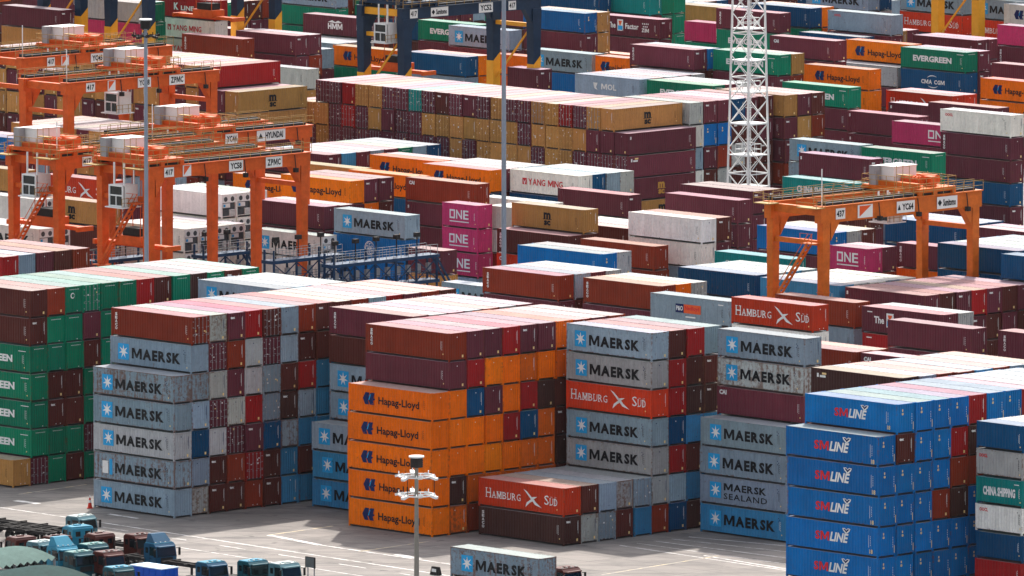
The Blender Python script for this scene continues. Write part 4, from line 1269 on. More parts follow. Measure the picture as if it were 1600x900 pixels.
BURIED='''-23.5|1113.0|U4|2.907|2
-23.4|1112.9|U4|2.907|1
-21.6|1114.7|U4|2.907|246
-21.7|1114.7|U4|2.907|5
-21.7|1114.8|U4|2.907|13
-19.8|1116.4|U4|2.907|126
-19.9|1116.4|U4|2.907|5
-19.9|1116.5|U4|2.907|34
-18.1|1118.2|U4|2.907|123456
-16.3|1119.9|U4|2.907|1246
-16.2|1119.8|U4|2.907|35
-14.6|1121.7|U4|2.907|136
-14.5|1121.7|U4|2.907|25
-14.5|1121.6|U4|2.907|4
-12.7|1123.4|U4|2.907|6
-12.8|1123.4|U4|2.907|2345
-12.7|1123.3|U4|2.907|1
-10.9|1125.1|U4|2.907|456
-11.0|1125.1|U4|2.907|23
-11.0|1125.2|U4|2.907|1
-6.0|1090.3|U4|2.907|1
-4.3|1092.1|U4|2.907|1
-2.6|1093.9|U4|2.907|1
-0.8|1095.6|U4|2.907|1
1.1|1097.3|U4|2.907|1
2.8|1099.0|U4|2.907|16
2.8|1099.1|U4|2.907|235
2.9|1099.0|U4|2.907|4
4.6|1100.7|U4|2.907|56
4.7|1100.7|U4|2.907|4
4.6|1100.8|U4|2.907|123
6.4|1102.5|U4|2.907|3456
6.3|1102.6|U4|2.907|2
6.4|1102.4|U4|2.907|1
16.0|1092.5|U4|2.907|123
25.8|1082.7|U4|2.907|13
25.9|1082.6|U4|2.907|2
31.3|1028.5|U4|2.907|1
33.2|1030.2|U4|2.907|1
35.0|1031.9|U4|2.907|1
36.8|1033.6|U4|2.907|1
38.5|1035.5|U4|2.907|1
42.1|1038.8|U4|2.907|12456
42.1|1038.9|U4|2.907|3
43.9|1040.6|U4|2.907|246
43.9|1040.5|U4|2.907|5
43.8|1040.6|U4|2.907|13
45.7|1042.3|U4|2.907|456
45.6|1042.4|U4|2.907|123
47.4|1044.1|U4|2.907|236
47.5|1044.0|U4|2.907|145
49.3|1045.7|U4|2.907|56
49.2|1045.8|U4|2.907|234
49.2|1045.9|U4|2.907|1
51.0|1047.5|U4|2.907|36
50.9|1047.6|U4|2.907|245
51.0|1047.6|U4|2.907|1
52.8|1049.3|U4|2.907|56
52.7|1049.3|U4|2.907|34
52.8|1049.2|U4|2.907|12
34.3|1050.7|U4|2.907|1346
34.2|1050.7|U4|2.907|5
34.3|1050.6|U4|2.907|2
36.0|1052.5|U4|2.907|36
36.1|1052.4|U4|2.907|245
36.0|1052.4|U4|2.907|1
37.9|1054.1|U4|2.907|12456
37.8|1054.2|U4|2.907|3
39.9|1055.5|U4|2.907|23456
40.0|1055.4|U4|2.907|1
41.7|1057.2|U4|2.907|12346
41.8|1057.2|U4|2.907|5
43.5|1059.0|U4|2.907|456
43.4|1059.0|U4|2.907|13
43.5|1058.9|U4|2.907|2
45.3|1060.6|U4|2.907|126
45.3|1060.7|U4|2.907|5
45.2|1060.7|U4|2.907|34
47.0|1062.5|U4|2.907|56
47.1|1062.4|U4|2.907|134
47.1|1062.5|U4|2.907|2
47.2|1026.7|U2|2.64|1
49.0|1028.5|U2|2.64|36
49.0|1028.4|U2|2.64|15
48.9|1028.5|U2|2.64|24
50.7|1030.2|U2|2.64|356
50.8|1030.2|U2|2.64|4
50.7|1030.3|U2|2.64|12
52.5|1032.0|U2|2.64|234567
52.6|1031.9|U2|2.64|1
-46.2|1131.0|U4|2.907|24
-46.1|1131.0|U4|2.907|13
-44.3|1132.7|U4|2.907|1456
-44.4|1132.8|U4|2.907|3
-44.4|1132.7|U4|2.907|2
-42.6|1134.5|U4|2.907|1456
-42.6|1134.4|U4|2.907|23
-40.9|1136.3|U4|2.907|6
-40.8|1136.2|U4|2.907|12345
-38.9|1137.8|U4|2.907|346
-39.0|1137.8|U4|2.907|5
-38.9|1137.7|U4|2.907|2
-39.0|1137.9|U4|2.907|1
-37.2|1139.6|U4|2.907|1346
-37.1|1139.5|U4|2.907|25
-35.3|1141.2|U4|2.907|46
-35.4|1141.3|U4|2.907|1235
-33.6|1143.0|U4|2.907|123456
-31.8|1144.7|U4|2.907|126
-31.7|1144.7|U4|2.907|35
-31.8|1144.8|U4|2.907|4
-27.7|1126.0|U4|2.907|6
-27.7|1126.1|U4|2.907|245
-27.8|1126.1|U4|2.907|13
-26.0|1127.9|U4|2.907|1236
-25.9|1127.8|U4|2.907|5
-26.0|1127.8|U4|2.907|4
-24.2|1129.6|U4|2.907|12356
-24.1|1129.5|U4|2.907|4
-22.4|1131.4|U4|2.907|6
-22.4|1131.3|U4|2.907|1245
-22.3|1131.3|U4|2.907|3
-57.8|1155.9|U4|2.907|46
-57.7|1155.8|U4|2.907|1235
-55.9|1157.6|U4|2.907|13456
-55.9|1157.5|U4|2.907|2
-54.1|1159.4|U4|2.907|123456
-52.2|1161.1|U4|2.907|156
-52.3|1161.2|U4|2.907|234
-50.4|1162.9|U4|2.907|123456
-13.5|1101.4|U4|2.907|2
-13.6|1101.5|U4|2.907|1
-11.7|1103.2|U4|2.907|1256
-11.8|1103.3|U4|2.907|34
-10.0|1105.0|U4|2.907|6
-9.9|1104.9|U4|2.907|15
-10.0|1104.9|U4|2.907|234
-8.2|1106.7|U4|2.907|12346
-8.1|1106.6|U4|2.907|5
-6.4|1108.4|U4|2.907|123456
-4.6|1110.1|U4|2.907|12346
-4.7|1110.2|U4|2.907|5
-2.9|1111.9|U4|2.907|56
-2.8|1111.9|U4|2.907|1234
1.9|1214.2|U4|2.907|12
3.7|1215.9|U4|2.907|2
3.6|1216.0|U4|2.907|1
5.5|1217.6|U4|2.907|3
5.4|1217.6|U4|2.907|2
5.4|1217.7|U4|2.907|1
7.1|1219.5|U4|2.907|3
7.3|1219.3|U4|2.907|2
7.2|1219.4|U4|2.907|1
-2.8|1225.6|U4|2.907|2
-2.9|1225.7|U4|2.907|1
13.0|1204.2|U4|2.907|12
14.8|1205.9|U4|2.907|23
14.9|1205.9|U4|2.907|1
16.6|1207.6|U4|2.907|23
16.6|1207.7|U4|2.907|1
20.3|1189.5|U4|2.907|2
20.4|1189.4|U4|2.907|1
28.7|1160.4|U4|2.907|3
28.8|1160.4|U4|2.907|2
28.8|1160.3|U4|2.907|1
34.1|1188.3|U4|2.907|12
43.3|1176.9|U4|2.907|12
45.2|1178.6|U4|2.907|23
45.1|1178.7|U4|2.907|1
44.8|1139.6|U4|2.907|23
44.9|1139.5|U4|2.907|1
56.1|1130.0|U4|2.907|14
56.0|1130.0|U4|2.907|3
56.1|1129.9|U4|2.907|2
32.1|1119.4|U4|2.907|4
32.0|1119.5|U4|2.907|123
33.8|1121.2|U4|2.907|134
33.7|1121.3|U4|2.907|2
41.0|1110.8|U4|2.907|134
41.1|1110.7|U4|2.907|2
42.0|1195.0|U4|2.907|23
42.1|1194.9|U4|2.907|1
43.8|1196.7|U4|2.907|123
45.7|1198.4|U4|2.907|13
45.6|1198.4|U4|2.907|2
47.4|1200.1|U4|2.907|2
47.5|1200.1|U4|2.907|1
49.2|1201.9|U4|2.907|1
50.9|1203.6|U4|2.907|2
51.0|1203.6|U4|2.907|1
52.7|1205.4|U4|2.907|2
52.8|1205.3|U4|2.907|1
23.8|1214.8|U4|2.907|23
23.9|1214.8|U4|2.907|1
25.6|1216.6|U4|2.907|13
25.6|1216.5|U4|2.907|2
27.4|1218.3|U4|2.907|13
27.3|1218.3|U4|2.907|2
29.1|1220.1|U4|2.907|123
32.9|1204.4|U4|2.907|3
32.8|1204.5|U4|2.907|12
34.7|1206.2|U4|2.907|3
34.6|1206.2|U4|2.907|12
36.5|1207.9|U4|2.907|13
36.4|1207.9|U4|2.907|2
38.1|1209.7|U4|2.907|13
38.2|1209.7|U4|2.907|2
40.0|1211.4|U4|2.907|23
39.9|1211.4|U4|2.907|1
6.3|1236.6|U5|2.907|23
6.2|1236.6|U5|2.907|1
8.1|1238.3|U5|2.907|23
8.0|1238.3|U5|2.907|1
13.2|1270.1|U4|2.907|1
28.2|1230.9|U4|2.907|3
28.2|1230.8|U4|2.907|2
28.3|1230.8|U4|2.907|1
18.9|1272.3|U4|2.907|1
20.6|1274.1|U4|2.907|2
20.6|1274.0|U4|2.907|1
10.5|1289.3|U4|2.907|2
10.5|1289.2|U4|2.907|1
12.3|1290.9|U4|2.907|2
12.4|1290.9|U4|2.907|1
14.1|1292.7|U4|2.907|12
3.3|1281.1|U4|2.907|1
5.1|1282.8|U4|2.907|12
6.8|1284.6|U4|2.907|12
1.6|1310.8|U2|2.907|2
1.7|1310.7|U2|2.907|1
1.1|1317.0|U4|2.907|12
-16.0|1276.6|U4|2.907|1
-9.4|1263.1|U2|2.907|1
-7.8|1311.6|U4|2.907|1
-15.3|1348.2|U4|2.907|1
-23.1|1315.3|U4|2.907|12
-21.3|1317.0|U4|2.907|12
-19.5|1318.8|U4|2.907|2
-19.5|1318.7|U4|2.907|1
-29.7|1344.4|U4|2.907|12
-25.7|1286.3|U4|2.907|2
-25.6|1286.3|U4|2.907|1
-23.8|1288.0|U4|2.907|3
-23.9|1288.1|U4|2.907|12
-22.5|1357.3|U4|2.907|12
-26.7|1374.6|U4|2.907|1
-24.9|1376.3|U4|2.907|2
-25.0|1376.3|U4|2.907|1
-23.2|1378.0|U4|2.907|2
-23.1|1378.0|U4|2.907|1
-21.4|1379.8|U4|2.907|12
-19.5|1381.4|U4|2.907|2
-19.6|1381.5|U4|2.907|1
-17.8|1383.2|U4|2.907|2
-17.7|1383.2|U4|2.907|1
-16.1|1385.0|U4|2.907|2
-16.0|1385.0|U4|2.907|1
-14.2|1386.7|U4|2.907|2
-14.3|1386.7|U4|2.907|1
-12.9|1366.7|U4|2.907|12
-11.1|1368.4|U4|2.907|12
-6.2|1355.9|U4|2.907|1
-4.4|1357.6|U4|2.907|1
-2.6|1359.3|U4|2.907|2
-2.7|1359.3|U4|2.907|1
-0.8|1361.0|U4|2.907|12
4.8|1349.0|U4|2.907|1
6.6|1350.7|U4|2.907|12
8.4|1352.4|U4|2.907|12
10.2|1354.1|U4|2.907|2
10.1|1354.2|U4|2.907|1
10.6|1326.5|U4|2.907|1
25.5|1303.5|U4|2.907|1
27.3|1305.3|U4|2.907|12
23.5|1293.4|U4|2.907|1
33.7|1257.9|U4|2.907|12
35.4|1259.7|U4|2.907|3
35.4|1259.8|U4|2.907|12
37.2|1261.5|U4|2.907|123
39.4|1239.0|U2|2.907|12
41.2|1240.8|U2|2.907|2
41.1|1240.8|U2|2.907|1
43.7|1258.4|U2|2.907|123
49.8|1239.2|U5|2.907|2
49.8|1239.3|U5|2.907|1
53.0|1213.3|U4|2.907|23
53.0|1213.2|U4|2.907|1
54.7|1215.1|U4|2.907|4
54.8|1215.0|U4|2.907|123
56.6|1216.7|U4|2.907|4
56.5|1216.8|U4|2.907|123
58.3|1218.5|U4|2.907|134
58.3|1218.6|U4|2.907|2
60.1|1220.2|U4|2.907|24
60.0|1220.3|U4|2.907|13
59.6|1201.9|U4|2.907|3
59.7|1201.8|U4|2.907|12
-25.8|1281.0|U4|2.907|1
-38.1|1299.9|U4|2.907|12
-34.6|1303.4|U4|2.907|12
-42.3|1288.6|U4|2.907|1
-40.5|1290.3|U4|2.907|1
-38.7|1291.9|U4|2.907|1
-36.9|1293.8|U4|2.907|1
-59.7|1294.1|U4|2.907|2
-59.8|1294.2|U4|2.907|1
-58.4|1262.0|U4|2.907|123
-56.6|1263.7|U4|2.907|23
-56.6|1263.8|U4|2.907|1
-54.4|1297.6|U4|2.907|23
-54.5|1297.7|U4|2.907|1
-52.7|1299.4|U4|2.907|23
-52.6|1299.3|U4|2.907|1
-51.7|1289.9|U4|2.907|1
-52.0|1315.3|U4|2.907|2
-52.1|1315.3|U4|2.907|1
-63.1|1327.2|U4|2.907|12
-64.0|1337.3|U4|2.907|13
-63.9|1337.3|U4|2.907|2
-62.2|1339.0|U4|2.907|2
-62.1|1339.0|U4|2.907|1
16.5|1374.3|V4|2.907|2
16.4|1374.2|V4|2.907|1
14.7|1376.1|V4|2.907|2
14.6|1376.0|V4|2.907|1
13.0|1377.9|V4|2.907|12
11.2|1379.7|V4|2.907|2
11.1|1379.6|V4|2.907|1
9.4|1381.4|V4|2.907|2
9.4|1381.5|V4|2.907|1
7.6|1383.3|V4|2.907|2
7.7|1383.3|V4|2.907|1
5.9|1385.1|V4|2.907|2
5.9|1385.0|V4|2.907|1
4.1|1386.8|V4|2.907|2
4.1|1386.9|V4|2.907|1
2.4|1388.7|V4|2.907|12
0.6|1390.5|V4|2.907|2
0.7|1390.5|V4|2.907|1
-1.1|1392.3|V4|2.907|12
-2.9|1394.1|V4|2.907|2
-2.8|1394.1|V4|2.907|1
-4.6|1395.9|V4|2.907|12
-6.4|1397.7|V4|2.907|2
-6.3|1397.7|V4|2.907|1
-8.1|1399.5|V4|2.907|12
-9.9|1401.3|V4|2.907|2
-9.8|1401.3|V4|2.907|1
-11.6|1403.1|V4|2.907|12
-13.4|1404.9|V4|2.907|12
-15.1|1406.7|V4|2.907|12
-16.9|1408.5|V4|2.907|2
-16.8|1408.5|V4|2.907|1
-18.6|1410.3|V4|2.907|2
-18.6|1410.4|V4|2.907|1
-20.3|1412.2|V4|2.907|2
-20.4|1412.1|V4|2.907|1
-22.1|1413.9|V4|2.907|12
-23.9|1415.7|V4|2.907|13
-23.8|1415.8|V4|2.907|2
19.2|1382.4|U4|2.907|1
21.0|1384.2|U4|2.907|1
22.9|1385.9|U4|2.907|1
24.7|1387.7|U4|2.907|1
26.6|1389.4|U4|2.907|1
33.4|1394.2|U4|2.907|23
33.3|1394.3|U4|2.907|1
35.1|1396.0|U4|2.907|12
-38.6|1403.8|V4|2.907|3
-38.7|1403.8|V4|2.907|12
-40.4|1405.5|V4|2.907|3
-40.5|1405.5|V4|2.907|2
-40.4|1405.6|V4|2.907|1
-42.1|1407.4|V4|2.907|13
-42.2|1407.3|V4|2.907|2
-43.9|1409.1|V4|2.907|123
-45.6|1410.9|V4|2.907|23
-45.6|1411.0|V4|2.907|1
-47.3|1412.7|V4|2.907|3
-47.4|1412.7|V4|2.907|12
-49.1|1414.5|V4|2.907|13
-49.1|1414.4|V4|2.907|2
-50.9|1416.2|V4|2.907|3
-50.8|1416.3|V4|2.907|2
-50.8|1416.2|V4|2.907|1
-52.6|1418.0|V4|2.907|23
-52.5|1418.1|V4|2.907|1
-54.3|1419.8|V4|2.907|13
-54.2|1419.9|V4|2.907|2
-56.0|1421.6|V4|2.907|2
-56.1|1421.6|V4|2.907|1
-57.7|1423.4|V4|2.907|12
-59.5|1425.2|V4|2.907|12
-61.3|1426.9|V4|2.907|2
-61.2|1426.9|V4|2.907|1
-63.0|1428.7|V4|2.907|12
-48.3|1374.9|V4|2.907|12
-50.0|1376.7|V4|2.907|12
-51.8|1378.4|V4|2.907|12
-53.5|1380.2|V4|2.907|1
-55.2|1382.0|V4|2.907|2
-55.3|1381.9|V4|2.907|1
-57.0|1383.7|V4|2.907|3
-57.0|1383.8|V4|2.907|2
-57.1|1383.7|V4|2.907|1
-58.8|1385.5|V4|2.907|123
-25.6|1429.6|V4|2.907|3
-25.6|1429.5|V4|2.907|12
-27.4|1431.3|V4|2.907|123
-29.1|1433.1|V4|2.907|123
-30.8|1434.8|V4|2.907|13
-30.8|1434.9|V4|2.907|2
59.2|1405.3|U4|2.907|13
59.3|1405.2|U4|2.907|2
55.1|1434.8|U4|2.907|2
55.0|1434.8|U4|2.907|1
48.5|1393.5|U4|2.907|2
48.5|1393.6|U4|2.907|1
53.7|1380.4|U4|2.907|12
40.0|1358.0|U4|2.907|12
37.9|1312.4|U4|2.907|2
38.0|1312.3|U4|2.907|1
58.4|1482.7|U4|2.907|12
60.3|1484.4|U4|2.907|1
51.2|1494.0|U4|2.907|2
51.2|1494.1|U4|2.907|1
44.5|1457.7|U4|2.907|2
44.4|1457.8|U4|2.907|1
40.9|1432.8|U4|2.907|1
67.5|1438.0|U4|2.907|2
67.3|1438.1|U4|2.907|1
69.9|1459.5|U4|2.907|3
69.8|1459.6|U4|2.907|12
55.3|1451.3|U4|2.907|1
57.1|1453.1|U4|2.907|12
52.1|1512.0|U2|2.907|13
52.0|1512.1|U2|2.907|2
53.8|1513.8|U2|2.907|123
40.1|1468.2|U4|2.907|3
40.0|1468.3|U4|2.907|2
40.1|1468.3|U4|2.907|1
45.1|1505.5|U4|2.907|123
32.1|1447.9|U4|2.907|123
33.9|1449.6|U4|2.907|3
33.8|1449.6|U4|2.907|2
33.8|1449.7|U4|2.907|1
31.7|1473.7|U4|2.907|3
31.8|1473.6|U4|2.907|2
31.8|1473.7|U4|2.907|1
23.0|1435.4|U4|2.907|123
24.7|1437.2|U4|2.907|13
24.8|1437.1|U4|2.907|2
26.6|1438.9|U4|2.907|3
26.5|1438.9|U4|2.907|2
26.6|1438.8|U4|2.907|1
13.4|1444.3|U4|2.907|23
13.5|1444.3|U4|2.907|1
15.2|1446.1|U4|2.907|3
15.3|1446.0|U4|2.907|12
17.0|1447.7|U4|2.907|3
17.0|1447.8|U4|2.907|12
18.7|1449.5|U4|2.907|3
18.8|1449.5|U4|2.907|12
20.5|1451.3|U4|2.907|3
20.6|1451.2|U4|2.907|12
21.0|1455.2|U4|2.907|3
21.1|1455.2|U4|2.907|12
22.8|1456.9|U4|2.907|3
22.8|1457.0|U4|2.907|2
22.9|1456.9|U4|2.907|1
14.3|1472.0|U2|2.907|3
14.3|1472.1|U2|2.907|12
16.0|1507.1|U4|2.907|12
17.5|1532.4|U4|2.907|12
16.5|1570.0|U4|2.907|2
16.4|1570.1|U4|2.907|1
18.2|1571.8|U4|2.907|1
20.0|1573.5|U4|2.907|1
28.3|1582.8|U4|2.907|12
30.1|1584.5|U4|2.907|12
29.5|1522.1|U4|2.907|2
29.4|1522.2|U4|2.907|1
33.6|1509.8|U4|2.907|3
33.7|1509.8|U4|2.907|2
33.7|1509.7|U4|2.907|1
38.1|1517.8|U4|2.907|123
39.9|1519.5|U4|2.907|13
40.0|1519.5|U4|2.907|2
49.2|1506.8|U4|2.907|3
49.1|1506.8|U4|2.907|2
49.1|1506.9|U4|2.907|1
47.2|1544.2|U4|2.907|3
47.2|1544.3|U4|2.907|12
48.9|1546.1|U4|2.907|3
48.9|1546.0|U4|2.907|12
60.2|1538.1|U4|2.907|2
60.3|1538.0|U4|2.907|1
62.0|1539.8|U4|2.907|45
62.1|1539.8|U4|2.907|3
62.0|1539.9|U4|2.907|12
70.1|1525.8|U4|2.907|13
70.0|1525.9|U4|2.907|2
74.0|1516.8|U4|2.907|4
74.1|1516.7|U4|2.907|3
74.1|1516.8|U4|2.907|12
71.8|1484.4|U4|2.907|23
71.7|1484.4|U4|2.907|1
60.8|1500.6|U4|2.907|3
60.7|1500.7|U4|2.907|12
62.5|1502.5|U4|2.907|2
62.6|1502.4|U4|2.907|1
59.4|1523.4|U4|2.907|123
61.2|1525.1|U4|2.907|3
61.1|1525.2|U4|2.907|12
62.9|1526.9|U4|2.907|123
6.7|1509.8|U4|2.907|12
8.5|1511.5|U4|2.907|2
8.5|1511.6|U4|2.907|1
9.1|1573.2|U4|2.907|23
9.2|1573.1|U4|2.907|1
7.6|1479.8|U4|2.907|12
2.1|1504.3|U4|2.907|1
2.4|1455.6|U2|2.907|123
-3.8|1515.3|U4|2.907|2
-3.7|1515.2|U4|2.907|1
-8.2|1524.1|U4|2.907|2
-8.1|1524.0|U4|2.907|1
-9.8|1507.1|U4|2.907|1
-7.9|1508.8|U4|2.907|1
-20.0|1516.6|U4|2.907|1
-28.0|1527.2|U4|2.907|2
-28.1|1527.3|U4|2.907|1
-26.3|1529.1|U4|2.907|2
-26.3|1529.0|U4|2.907|1
-24.5|1530.8|U4|2.907|12
-30.0|1518.8|U4|2.907|1
-31.6|1489.3|U4|2.907|1
-24.5|1534.1|U4|2.907|2
-24.5|1534.0|U4|2.907|1
-28.6|1549.6|U4|2.907|2
-28.6|1549.5|U4|2.907|1
-40.8|1502.6|U4|2.907|23
-40.7|1502.6|U4|2.907|1
-33.3|1507.4|U4|2.907|2
-33.4|1507.5|U4|2.907|1
-31.6|1509.2|U4|2.907|1
-37.2|1544.1|U4|2.907|12
-45.1|1529.4|U4|2.907|2
-45.1|1529.3|U4|2.907|1
-66.3|1514.7|U4|2.907|123
-66.3|1576.4|U4|2.907|1
-64.4|1578.1|U4|2.907|4
-64.4|1578.0|U4|2.907|13
-64.5|1578.1|U4|2.907|2
-62.6|1579.7|U4|2.907|34
-62.6|1579.8|U4|2.907|12
-55.7|1525.9|U4|2.907|2
-55.6|1525.8|U4|2.907|1
-53.9|1527.6|U4|2.907|12
48.9|1266.1|U4|2.907|12
50.6|1267.9|U4|2.907|23
50.7|1267.8|U4|2.907|1
52.4|1269.6|U4|2.907|3
52.5|1269.6|U4|2.907|2
52.4|1269.7|U4|2.907|1
58.9|1256.6|U4|2.907|3
58.8|1256.6|U4|2.907|12
60.6|1258.4|U4|2.907|3
60.6|1258.3|U4|2.907|12
-12.5|1557.5|U4|2.907|1
-10.7|1559.2|U4|2.907|12
-9.0|1561.0|U4|2.907|12
-7.2|1562.8|U4|2.907|2
-7.2|1562.7|U4|2.907|1
1.6|1581.5|U4|2.907|12
3.4|1583.2|U4|2.907|12
5.2|1584.9|U4|2.907|12
-71.3|1602.6|U4|2.907|3
-71.2|1602.5|U4|2.907|2
-71.3|1602.5|U4|2.907|1
-69.5|1604.3|U4|2.907|123
-67.7|1606.0|U4|2.907|123
-65.9|1607.7|U4|2.907|123
-64.2|1609.5|U4|2.907|23
-64.1|1609.5|U4|2.907|1
-62.3|1611.2|U4|2.907|13
-62.4|1611.2|U4|2.907|2
-59.2|1596.5|U4|2.907|3
-59.2|1596.6|U4|2.907|2
-59.1|1596.5|U4|2.907|1
-57.4|1598.3|U4|2.907|13
-57.3|1598.2|U4|2.907|2
-55.6|1600.0|U4|2.907|23
-55.7|1600.1|U4|2.907|1
-53.9|1601.8|U4|2.907|13
-53.8|1601.7|U4|2.907|2
-52.0|1603.5|U4|2.907|13
-52.1|1603.5|U4|2.907|2
-50.3|1605.2|U4|2.907|23
-50.2|1605.2|U4|2.907|1
-48.4|1606.9|U4|2.907|3
-48.5|1606.9|U4|2.907|2
-48.5|1607.0|U4|2.907|1
-45.4|1592.3|U4|2.907|1
-43.5|1594.0|U4|2.907|1
-41.8|1595.8|U4|2.907|1
-40.0|1597.5|U4|2.907|1
-38.2|1599.2|U4|2.907|1
-36.4|1600.9|U4|2.907|3
-36.4|1601.0|U4|2.907|2
-36.5|1601.0|U4|2.907|1
-34.6|1602.7|U4|2.907|3
-34.7|1602.7|U4|2.907|12
-31.8|1598.7|U4|2.907|13
-31.7|1598.6|U4|2.907|2
-30.0|1600.4|U4|2.907|13
-29.9|1600.4|U4|2.907|2
-28.2|1602.1|U4|2.907|2
-28.2|1602.2|U4|2.907|1
-26.4|1603.8|U4|2.907|3
-26.4|1603.9|U4|2.907|2
-26.5|1603.9|U4|2.907|1
-24.6|1605.6|U4|2.907|123
-22.9|1607.4|U4|2.907|13
-22.8|1607.3|U4|2.907|2
-21.0|1609.0|U4|2.907|23
-21.1|1609.1|U4|2.907|1
-16.3|1596.2|U4|2.907|13
-16.2|1596.1|U4|2.907|2
-14.4|1597.9|U4|2.907|13
-14.4|1597.8|U4|2.907|2
-12.6|1599.6|U4|2.907|23
-12.7|1599.7|U4|2.907|1
-10.9|1601.4|U4|2.907|23
-10.8|1601.3|U4|2.907|1
-9.1|1603.1|U4|2.907|123
-7.4|1604.9|U4|2.907|3
-7.3|1604.8|U4|2.907|12
-4.3|1600.8|U4|2.907|12
-2.5|1602.6|U4|2.907|2
-2.5|1602.5|U4|2.907|1
-0.8|1604.3|U4|2.907|2
-0.7|1604.2|U4|2.907|1
1.0|1606.1|U4|2.907|123
2.7|1607.8|U4|2.907|3
2.8|1607.8|U4|2.907|12
4.6|1609.5|U4|2.907|123
6.4|1611.2|U4|2.907|13
6.3|1611.3|U4|2.907|2
9.3|1596.6|U4|2.907|3
9.4|1596.6|U4|2.907|2
9.4|1596.5|U4|2.907|1
11.2|1598.3|U4|2.907|3
11.1|1598.4|U4|2.907|2
11.1|1598.3|U4|2.907|1
13.0|1600.0|U4|2.907|13
12.9|1600.1|U4|2.907|2
14.8|1601.7|U4|2.907|3
14.8|1601.8|U4|2.907|2
14.7|1601.8|U4|2.907|1
16.6|1603.5|U4|2.907|3
16.5|1603.5|U4|2.907|2
16.6|1603.4|U4|2.907|1
18.3|1605.3|U4|2.907|23
18.4|1605.2|U4|2.907|1
20.2|1606.9|U4|2.907|3
20.1|1607.0|U4|2.907|2
20.1|1606.9|U4|2.907|1
23.0|1592.3|U4|2.907|2
23.1|1592.3|U4|2.907|1
24.8|1594.0|U4|2.907|12
26.6|1595.8|U4|2.907|2
26.7|1595.7|U4|2.907|1
28.3|1597.6|U4|2.907|2
28.4|1597.5|U4|2.907|1
30.2|1599.2|U4|2.907|12
32.0|1601.0|U4|2.907|12
33.7|1602.8|U4|2.907|3
33.8|1602.7|U4|2.907|2
33.7|1602.7|U4|2.907|1
36.9|1598.7|U4|2.907|12
38.6|1600.5|U4|2.907|2
38.7|1600.4|U4|2.907|1
40.5|1602.1|U4|2.907|23
40.4|1602.2|U4|2.907|1
42.2|1603.9|U4|2.907|13
42.3|1603.8|U4|2.907|2
44.1|1605.6|U4|2.907|3
44.0|1605.7|U4|2.907|2
44.0|1605.6|U4|2.907|1
45.8|1607.4|U4|2.907|23
45.7|1607.4|U4|2.907|1
47.6|1609.1|U4|2.907|123
50.5|1594.4|U4|2.907|123
52.3|1596.2|U4|2.907|2
52.3|1596.1|U4|2.907|1
54.0|1597.9|U4|2.907|23
54.0|1598.0|U4|2.907|1
55.8|1599.7|U4|2.907|3
55.9|1599.6|U4|2.907|2
55.8|1599.6|U4|2.907|1
57.6|1601.4|U4|2.907|13
57.6|1601.3|U4|2.907|2
59.4|1603.1|U4|2.907|23
59.4|1603.0|U4|2.907|1
61.1|1604.9|U4|2.907|3
61.2|1604.8|U4|2.907|12
64.4|1600.9|U4|2.907|23
64.5|1600.8|U4|2.907|1
66.2|1602.6|U4|2.907|123
68.0|1604.3|U4|2.907|123
69.8|1606.0|U4|2.907|13
69.7|1606.1|U4|2.907|2
71.6|1607.7|U4|2.907|23
71.5|1607.8|U4|2.907|1
73.3|1609.5|U4|2.907|23
73.4|1609.4|U4|2.907|1
75.2|1611.2|U4|2.907|13
75.1|1611.3|U4|2.907|2
77.9|1596.6|U4|2.907|13
78.0|1596.5|U4|2.907|2
79.7|1598.4|U4|2.907|13
79.8|1598.3|U4|2.907|2
81.5|1600.0|U4|2.907|13
81.5|1600.1|U4|2.907|2
83.4|1601.7|U4|2.907|3
83.3|1601.7|U4|2.907|2
83.3|1601.8|U4|2.907|1
85.1|1603.5|U4|2.907|123
86.9|1605.2|U4|2.907|123
88.6|1607.0|U4|2.907|3
88.7|1606.9|U4|2.907|2
88.7|1607.0|U4|2.907|1
91.4|1592.3|U4|2.907|123
93.2|1594.1|U4|2.907|23
93.3|1594.0|U4|2.907|1
95.0|1595.8|U4|2.907|23
95.0|1595.7|U4|2.907|1
96.8|1597.5|U4|2.907|123
98.5|1599.3|U4|2.907|23
98.6|1599.2|U4|2.907|1
100.3|1601.0|U4|2.907|23
100.4|1600.9|U4|2.907|1
102.2|1602.7|U4|2.907|23
102.1|1602.7|U4|2.907|1'''.split('\n')

